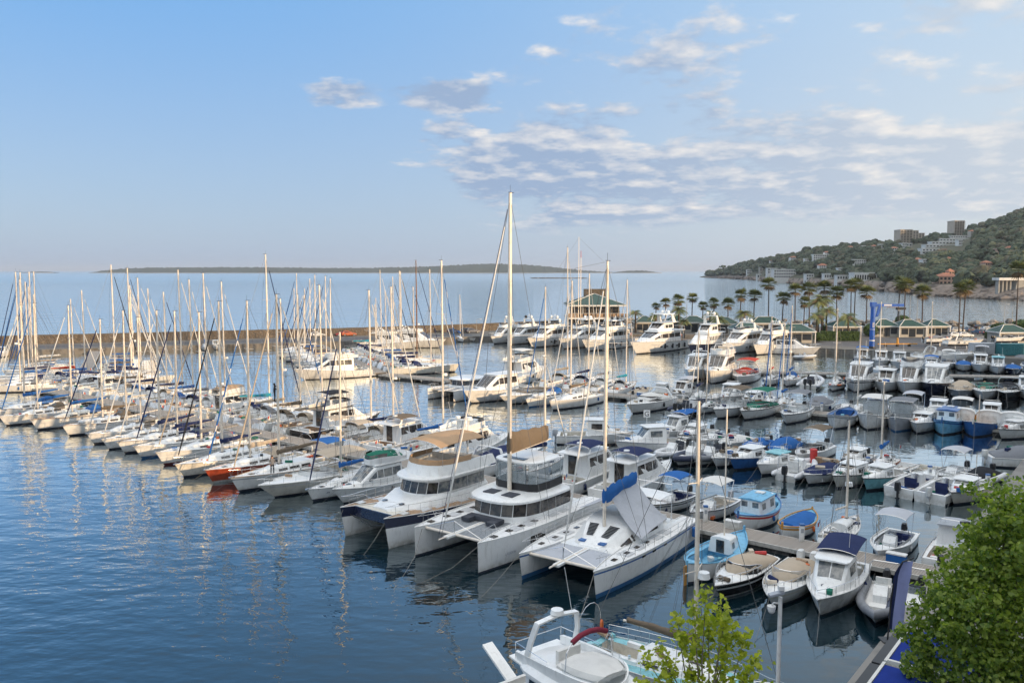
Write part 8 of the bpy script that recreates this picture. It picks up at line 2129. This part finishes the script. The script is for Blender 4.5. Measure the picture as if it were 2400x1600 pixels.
def young_tree():
 d = 24.0; c = PD(1640, 1520, d); off = Vector((c.x, d, 1.0)); r = tag(empty('young_plane_tree', tuple(off)), 'sparse young tree with bright yellow green leaves at the bottom', 'tree'); rn = random.Random(31)
 base = PD(1650, 1760, d) - off
 MB().tube([(0, 0, 0), (.05, 0, base.z * .5), tuple(base)], [.12, .09, .06], 8).build('trunk', BARK, r, smooth=60)
 tips = [(1655, 1378, 0), (1690, 1405, .2), (1625, 1415, -.2), (1585, 1440, .1), (1700, 1440, -.3), (1720, 1465, .2), (1660, 1450, .4), (1600, 1480, -.3), (1750, 1480, .1), (1780, 1540, .2), (1700, 1520, -.2), (1640, 1510, .3), (1545, 1510, .0), (1510, 1535, .2), (1560, 1560, -.3), (1620, 1565, .0), (1690, 1570, .3), (1750, 1575, -.2), (1790, 1600, 0), (1500, 1600, .1), (1560, 1610, .2), (1660, 1610, -.2), (1730, 1620, .2), (1600, 1630, 0), (1480, 1645, 0)]
 pts = []
 for px, py, dd in tips:
  tp = PD(px, py, d + dd) - off; m = base.lerp(tp, .55) + Vector((rn.uniform(-.12, .12), rn.uniform(-.12, .12), .0)); MB().tube([base, m, tp], [.035, .022, .008], 5).build('branch', BARK, r)
  for i in range(rn.randint(60, 95)):
   t = rn.random() ** .5; q = m.lerp(tp, .25 + .75 * t) + Vector((rn.gauss(0, .13), rn.gauss(0, .13), rn.gauss(0, .10))); pts.append((q, Vector((0, 0, .4))))
 leaves(r, pts, .14, LEAF2, 12)
plane_tree(); young_tree()

# ================================================================== HEADLAND WOOD AND HOUSES
def far_block(name, px0, px1, top, base, d, label, mt, floors, cols, depth=14.0, roofm=None, balc=False, cat='building', group=None, hip=0.0, tower=False):
 x0, x1 = (px0 - 1200) / FPX * d, (px1 - 1200) / FPX * d; z1, z0 = ZAT(d, top), ZAT(d, base); w = x1 - x0; h = z1 - z0
 r = tag(empty(name, (x0, d, z0)), label, cat, group)
 MB().box(0, w, 0, depth, -12, h).build('wall', mt, r)
 if hip: MB().add([(-.5, -.5, h), (w + .5, -.5, h), (w + .5, depth + .5, h), (-.5, depth + .5, h), (w * .35, depth / 2, h + hip), (w * .65, depth / 2, h + hip)], [(0, 1, 5, 4), (1, 2, 5), (2, 3, 4, 5), (3, 0, 4)]).build('roof', roofm or ROOFT, r)
 else: MB().box(-.4, w + .4, -.4, depth + .4, h + .01, h + .8).build('roof', roofm or mt, r)
 fh = h / floors; cw = w / cols; me = None
 for f in range(floors):
  for c in range(cols):
   if me is None:
    ob = MB().box(cw * .22, cw * .78, -.25, -.02, fh * .28, fh * .80).build('window', DARKW, r); me = ob.data
   else:
    ob = bpy.data.objects.new('window', me); COL.objects.link(ob); ob.parent = r
   ob.location = (c * cw, 0, f * fh)
  if balc: MB().box(-.8, w + .8, -1.8, -.26, f * fh + fh * .02, f * fh + fh * .34).build('balcony', W3 if mt is WALLW else WALLB, r)
 return r
HOUSES = []
def dcol(px, t): return head_point(px, t).y
HB = 'buildings on the headland'
far_block('apartment_tower', 2104, 2132, 539, 583, dcol(2118, .97), 'tall apartment tower on the ridge with balconies', WALLB, 12, 4, 22, balc=True, group=HB)
far_block('apartment_block', 2132.5, 2146, 541, 583, dcol(2118, 1.0), 'narrower lit wing right of the ridge tower', WALLB, 12, 2, 18, group=HB)
far_block('apartment_block', 2146.5, 2160, 547, 575, dcol(2118, 1.02), 'lower apartment block right of the ridge tower', WALLB, 8, 2, 18, group=HB)
far_block('white_villa', 2103, 2132, 571, 584, dcol(2118, .85), 'white villa at the foot of the ridge tower', WALLW, 2, 4, 12, group=HB)
far_block('apartment_tower', 2229, 2252, 518, 556, dcol(2240, 1.0), 'highest grey apartment tower right of the terraces', WALLB, 11, 4, 22, balc=True, group=HB)
for i, (a, b_, t_, bs, tt) in enumerate([(2222, 2270, 553, 563, .86), (2196, 2262, 560, 571, .80), (2178, 2250, 567, 578, .74), (2164, 2236, 574, 586, .68), (2156, 2196, 583, 596, .60)]):
 far_block('terraced_apartments', a, b_, t_, bs, dcol(2210, tt), ['uppermost', 'second', 'third', 'fourth', 'lowest'][i] + ' tier of the white terraced apartments', WALLW, 2, 9 if i < 4 else 5, 12, balc=True, group=HB)
far_block('white_hall', 2000, 2063, 640, 661, dcol(2030, .06), 'large plain white hall near the shore', WALLW, 1, 11, 16, group=HB)
far_block('seaside_hotel', 1812, 1890, 632, 652, dcol(1850, .08), 'long seaside hotel with rows of windows', WALLW, 3, 14, 16, group=HB)
far_block('seaside_hotel', 1797, 1832, 629, 641, dcol(1815, .16), 'upper left wing of the seaside hotel', WALLW, 2, 6, 12, group=HB)
far_block('seaside_hotel', 1800, 1830, 651, 661, dcol(1815, .035), 'low white terrace building below the hotel', WALLW, 1, 6, 10, group=HB)
far_block('seaside_hotel', 1888, 1910, 643, 656, dcol(1899, .07), 'right white wing of the hotel', WALLW, 2, 4, 12, group=HB)
far_block('white_villa', 1773, 1790, 643, 652, dcol(1780, .08), 'small white villa left of the hotel', WALLW, 1, 3, 8, group=HB)
far_block('white_villa', 1749, 1767, 632, 642, dcol(1758, .30), 'white villa among trees near the tip', WALLW, 2, 4, 8, group=HB)
far_block('white_villa', 1903, 1933, 597, 612, dcol(1918, .62), 'large white villa high on the slope', WALLW, 3, 6, 12, group=HB)
far_block('white_villa', 1917, 1937, 622, 631, dcol(1927, .32), 'white villa with red roof below the large one', WALLW, 2, 4, 9, ROOFT, group=HB, hip=3)
far_block('white_villa', 1995, 2030, 609, 620, dcol(2012, .42), 'long white villa in the middle of the slope', WALLW, 2, 7, 10, group=HB)
far_block('white_villa', 1930, 1962, 642, 653, dcol(1945, .08), 'low white villa right of the hotel', WALLW, 1, 6, 10, group=HB)
far_block('white_villa', 1960, 1990, 646, 656, dcol(1975, .06), 'low white villa left of the plain hall', WALLW, 1, 5, 10, group=HB)
far_block('white_villa', 2328, 2356, 556, 567, dcol(2340, .72), 'white villa high on the right slope', WALLW, 2, 5, 12, group=HB)
far_block('pink_villa', 2199, 2245, 648, 668, dcol(2222, .07), 'pink villa near the shore', WALLP, 2, 5, 12, ROOFT, group=HB, hip=3)
far_block('pink_villa', 2221, 2233, 636, 649, dcol(2227, .09), 'tower of the pink villa', WALLP, 2, 2, 6, ROOFT, group=HB, hip=2.2)
far_block('white_villa', 1848, 1862, 606, 613, dcol(1855, .70), 'small pale villa on the left ridge', WALLB, 1, 3, 8, group=HB)
rv = random.Random(17); hs = []
while len(hs) < 24:
 px = rv.uniform(1770, 2390); t = rv.uniform(.08, .85)
 if not any(abs(px - a) < 14 for a, _ in hs): hs.append((px, t))
hs.sort()
for i, (px, t) in enumerate(hs):
 q = head_point(px, t); d = q.y; py = HORIZON - (q.z + 3 - CAM_H) * FPX / d; w = rv.uniform(4, 8); HOUSES.append((px - w, px + w, py - 9, py + 2, t))
 far_block('slope_house', px - w, px + w, py - rv.uniform(6, 9) * 1000 / d, py + 3, d, f'small pale house among the hillside trees, {ORD[i]} from the left', rv.choice((WALLW, WALLW, WALLC, WALLP)), 2, 3, 9, ROOFT if i % 2 else None, group=HB, hip=2.0 if i % 2 else 0)
q = head_point(2375, .03); r = tag(empty('road_viaduct', (q.x, q.y, 0)), 'pale road viaduct on columns at the right edge', 'viaduct'); kk = q.y / FPX
MB().box(-36 * kk, 60 * kk, 0, 9, ZAT(q.y, 657), ZAT(q.y, 651)).build('deck', WALLW, r)
for i in range(4): MB().box((-33 + 9 * i) * kk, (-30 + 9 * i) * kk, 2, 6, 0, ZAT(q.y, 657) - .01).build('column', CONCL, r)
MB().hexa([(0, .5, 0), (60 * kk, .5, 0), (60 * kk, 8, 0), (0, 8, 0)], [(8 * kk, .5, ZAT(q.y, 657) - .01), (60 * kk, .5, ZAT(q.y, 657) - .01), (60 * kk, 8, ZAT(q.y, 657) - .01), (8 * kk, 8, ZAT(q.y, 657) - .01)]).build('abutment', CONCL, r)

def wood():
 rn = random.Random(99); sets = [MB(), MB(), MB()]
 protos = []
 for s_ in range(6):
  rr = random.Random(200 + s_); mb = MB()
  for j in range(7):                       # clumps of one crown
   a = rr.random() * 6.28; e = rr.uniform(-.2, 1.2); q = rr.uniform(.25, .62) if j else 0
   cc = Vector((cos(a) * cos(e) * q, sin(a) * cos(e) * q, .35 + sin(e) * q * .8)); rad = rr.uniform(.38, .62)
   b0 = len(mb.v); mb.ball(cc, rad, 0, 7, 5)
   for k in range(b0, len(mb.v)):
    v = Vector(mb.v[k]) - cc; mb.v[k] = tuple(cc + v * (.72 + .56 * rr.random()))
  protos.append(mb)
 n = 0
 while n < 2500:
  px = rn.uniform(1655, 2560); t = rn.uniform(.035, 1.03) if px < 2420 else rn.uniform(.3, 1.0)
  q = head_point(px, t); 
  if q.z < 3: continue
  blocked = False
  for (a, b_, tp, bs) in WINDOWS_:
   if a - 3 < px < b_ + 3:
    py = HORIZON - (q.z + 6 - CAM_H) * FPX / q.y
    if tp - 2 < py < bs + 2 and t < WINDOWS_[(a, b_, tp, bs)] + .02: blocked = True
  if blocked: continue
  s_ = rn.uniform(3.4, 7.2) * (1.0 if rn.random() < .85 else 1.35); pr = protos[rn.randrange(6)]; a = rn.random() * 6.28; k = 0 if rn.random() < .55 else (1 if rn.random() < .7 else 2); sz = rn.uniform(.75, 1.1); ca, sa = cos(a) * s_, sin(a) * s_
  sets[k].add([(q.x + x * ca - y * sa, q.y + x * sa + y * ca, q.z + 2.0 + z * s_ * sz) for x, y, z in pr.v], pr.f); n += 1
 ms = [mat('wood_dark', (.050, .068, .042), .95, var=.25, vscale=.12, bump=.5, bscale=.5), mat('wood_olive', (.078, .092, .054), .95, var=.25, vscale=.12, bump=.5, bscale=.5), mat('wood_brownish', (.096, .090, .058), .95, var=.25, vscale=.12, bump=.5, bscale=.5)]
 allm = MB()
 for k, s_ in enumerate(sets): allm.add(s_.v, s_.f, k)
 tag(allm.build('headland_wood', ms, smooth=0), 'dense dark green woodland covering the headland', 'woodland', kind='stuff')
WINDOWS_ = {(2104, 2160, 539, 583): .97, (2229, 2252, 518, 552): 1.0, (2156, 2270, 552, 592): .80, (2000, 2063, 640, 659): .06, (1797, 1910, 629, 660): .15, (1903, 1933, 597, 610): .62, (1995, 2030, 609, 619): .42, (2199, 2245, 640, 667): .08, (1917, 1937, 622, 630): .32, (1930, 1990, 642, 655): .08, (2328, 2356, 556, 566): .72, (1749, 1790, 632, 651): .28, (2340, 2420, 650, 690): .05}
for a_, b_, c_, d_, t_ in HOUSES: WINDOWS_[(a_, b_, c_, d_)] = t_
wood()
q = head_point(1692, .6); r = tag(empty('umbrella_pine', tuple(q)), 'umbrella pine standing out on the headland tip', 'tree')
MB().tube([(0, 0, -2), (1, 0, 9), (0, 0, 15)], [.8, .6, .4], 6).build('trunk', TRUNKP, r)
mb = MB(); rr = random.Random(4)
for i in range(16):
 a = rr.random() * 6.28; q2 = rr.uniform(0, 8); mb.ball((cos(a) * q2, sin(a) * q2, 17 + rr.uniform(-1.5, 2.5) - q2 * .2), (rr.uniform(2.5, 4.5), rr.uniform(2.5, 4.5), rr.uniform(1.4, 2.4)), 0, 8, 5)
mb.v = [tuple(c + rr.uniform(-.5, .5) for c in v) for v in mb.v]; mb.build('crown', MATS['wood_dark'], r)

# ================================================================== WATERFRONT BUILDINGS behind the quay (they shade the near basin)
def waterfront(s0, s1, h, setback, label):
 a = qpt(s0) - U * setback; r = tag(empty('waterfront_building', (a.x, a.y, 1.0), atan2(QD.y, QD.x)), label, 'building', 'waterfront buildings'); L = s1 - s0
 MB().box(0, L, -14, 0, 0, h - 1).build('wall', WALLC, r); MB().box(-.2, L + .2, -14.2, .5, h - .99, h - .6).build('roof', FASC, r)
 nf = max(1, int((h - 1) / 3.1)); nc = int(L / 4); me = None
 for f in range(nf):
  for c in range(nc):
   if me is None: ob = MB().box(.9, 2.6, .01, .06, .9, 2.5).build('window', DARKW, r); me = ob.data
   else: ob = bpy.data.objects.new('window', me); COL.objects.link(ob); ob.parent = r
   ob.location = (c * 4, 0, f * 3.1)
WB = ['first', 'second', 'third', 'fourth', 'fifth', 'sixth', 'seventh']
edges = [-95, -62, -22, 16, 54, 92, 130, 175]
for i, (a, b_) in enumerate(zip(edges, edges[1:])): waterfront(a, b_ - .3, [13.0, 19.2, 13.2, 12.8, 13.3, 12.6, 11.5][i], 14.2 if i < 3 else 15, f'cream waterfront apartment building, {WB[i]} along the quay')

# ================================================================== AIR
def haze():
 m = bpy.data.materials.new('sea_haze'); m.use_nodes = True; T = NT(m.node_tree)
 v = T.node('ShaderNodeVolumePrincipled'); v.inputs['Color'].default_value = (0.80, 0.88, 1.0, 1); v.inputs['Density'].default_value = HAZE_DENSITY; v.inputs['Anisotropy'].default_value = 0.2
 o = T.node('ShaderNodeOutputMaterial'); T.l.new(v.outputs[0], o.inputs['Volume'])
 ob = MB().box(-46000, 46000, -420, 61000, -8, 190).build('haze', m)
 tag(ob, 'thin blue sea haze filling the air', kind='stuff')
HAZE_DENSITY = 0.000052
haze()

# ================================================================== PEOPLE
def person(loc, rz, top, legs, label, pose='stand', hair=(.03, .02, .015)):
 """one continuous body grown along a skeleton"""
 J = {'hip': (0, 0, .93), 'belly': (0, 0, 1.12), 'chest': (0, 0, 1.33), 'neck': (0, 0, 1.50), 'head': (.01, 0, 1.60), 'crown': (.0, 0, 1.74),
         'shl': (0, .19, 1.42), 'ell': (-.02, .26, 1.15), 'wrl': (.08, .24, .92), 'hal': (.10, .23, .83), 'shr': (0, -.19, 1.42), 'elr': (-.02, -.26, 1.15), 'wrr': (.10, -.22, .93), 'har': (.13, -.21, .84),
         'hpl': (0, .10, .90), 'knl': (.03, .12, .50), 'anl': (-.02, .13, .09), 'tol': (.15, .14, .04), 'hpr': (0, -.10, .90), 'knr': (.02, -.12, .50), 'anr': (-.03, -.13, .09), 'tor': (.14, -.14, .04)}
 if pose == 'reach': J.update(ell=(.22, .22, 1.52), wrl=(.32, .12, 1.75), hal=(.34, .09, 1.83), elr=(.20, -.22, 1.20), wrr=(.34, -.10, 1.36), har=(.38, -.06, 1.42))
 E = [('hip', 'belly'), ('belly', 'chest'), ('chest', 'neck'), ('neck', 'head'), ('head', 'crown'), ('chest', 'shl'), ('shl', 'ell'), ('ell', 'wrl'), ('wrl', 'hal'), ('chest', 'shr'), ('shr', 'elr'), ('elr', 'wrr'), ('wrr', 'har'), ('hip', 'hpl'), ('hpl', 'knl'), ('knl', 'anl'), ('anl', 'tol'), ('hip', 'hpr'), ('hpr', 'knr'), ('knr', 'anr'), ('anr', 'tor')]
 RR = dict(hip=.15, belly=.14, chest=.16, neck=.06, head=.10, crown=.07, shl=.075, ell=.05, wrl=.035, hal=.04, shr=.075, elr=.05, wrr=.035, har=.04, hpl=.10, knl=.065, anl=.045, tol=.035, hpr=.10, knr=.065, anr=.045, tor=.035)
 names = list(J); me = bpy.data.meshes.new('body'); me.from_pydata([J[n] for n in names], [(names.index(a), names.index(b_)) for a, b_ in E], [])
 ob = bpy.data.objects.new('person', me); COL.objects.link(ob); ob.location = loc; ob.rotation_euler = (0, 0, rz)
 md = ob.modifiers.new('skin', 'SKIN')
 for i, n in enumerate(names): q = me.skin_vertices[0].data[i]; q.radius = (RR[n], RR[n]); q.use_root = (n == 'hip')
 ob.modifiers.new('sub', 'SUBSURF').levels = 1; ob.modifiers['sub'].render_levels = 2
 m = bpy.data.materials.new('clothes'); m.use_nodes = True; T = NT(m.node_tree); tc = T.node('ShaderNodeTexCoord'); sp = T.node('ShaderNodeSeparateXYZ', inp={0: tc.outputs['Object']})
 z = sp.outputs[2]; SK = (.42, .24, .16)
 c = T.mix(T.math('GREATER_THAN', z, .95), legs, top); c = T.mix(T.math('GREATER_THAN', z, 1.49), c, SK) if pose == 'stand' else c; c = T.mix(T.math('LESS_THAN', z, .10), c, (.03, .03, .03))
 if pose == 'stand': c = T.mix(T.math('MULTIPLY', T.math('LESS_THAN', z, .94), T.math('GREATER_THAN', T.math('ABSOLUTE', sp.outputs[1]), .185)), c, SK)
 b = T.node('ShaderNodeBsdfPrincipled'); T.l.new(c, b.inputs['Base Color']); b.inputs['Roughness'].default_value = .85; o = T.node('ShaderNodeOutputMaterial'); T.l.new(b.outputs[0], o.inputs[0]); me.materials.append(m)
 MB().ball((-.02, 0, 1.70), (.105, .10, .10), 0, 9, 6).build('hair', mat('hair_brown', hair, .8), ob, smooth=60)
 MB().box(.10, .13, -.015, .015, 1.60, 1.64).build('nose', mat('skin', (.42, .24, .16), .6), ob)
 return tag(ob, label, 'person')
bA = [t for t in FLEET[A] if 'dark side stripe' in t[2]][0][1]
h_ = Vector((cos(bA.rotation_euler.z), sin(bA.rotation_euler.z), 0)); lp = Vector(bA.location) + h_ * 2.6 + Vector((-h_.y, h_.x, 0)) * .95
person((lp.x, lp.y, 1.22), atan2(h_.y, h_.x) + 1.2, (.16, .16, .17), (.03, .035, .05), 'person in grey top and dark trousers standing on a sloop deck')
mp_ = Vector(bA.location) + h_ * (.09 * 12.8)
person((mp_.x - .30, mp_.y + .10, ZAT(mp_.y, 942)), .2, (.025, .025, .03), (.03, .03, .04), 'person in dark clothes working up a mast', 'reach')
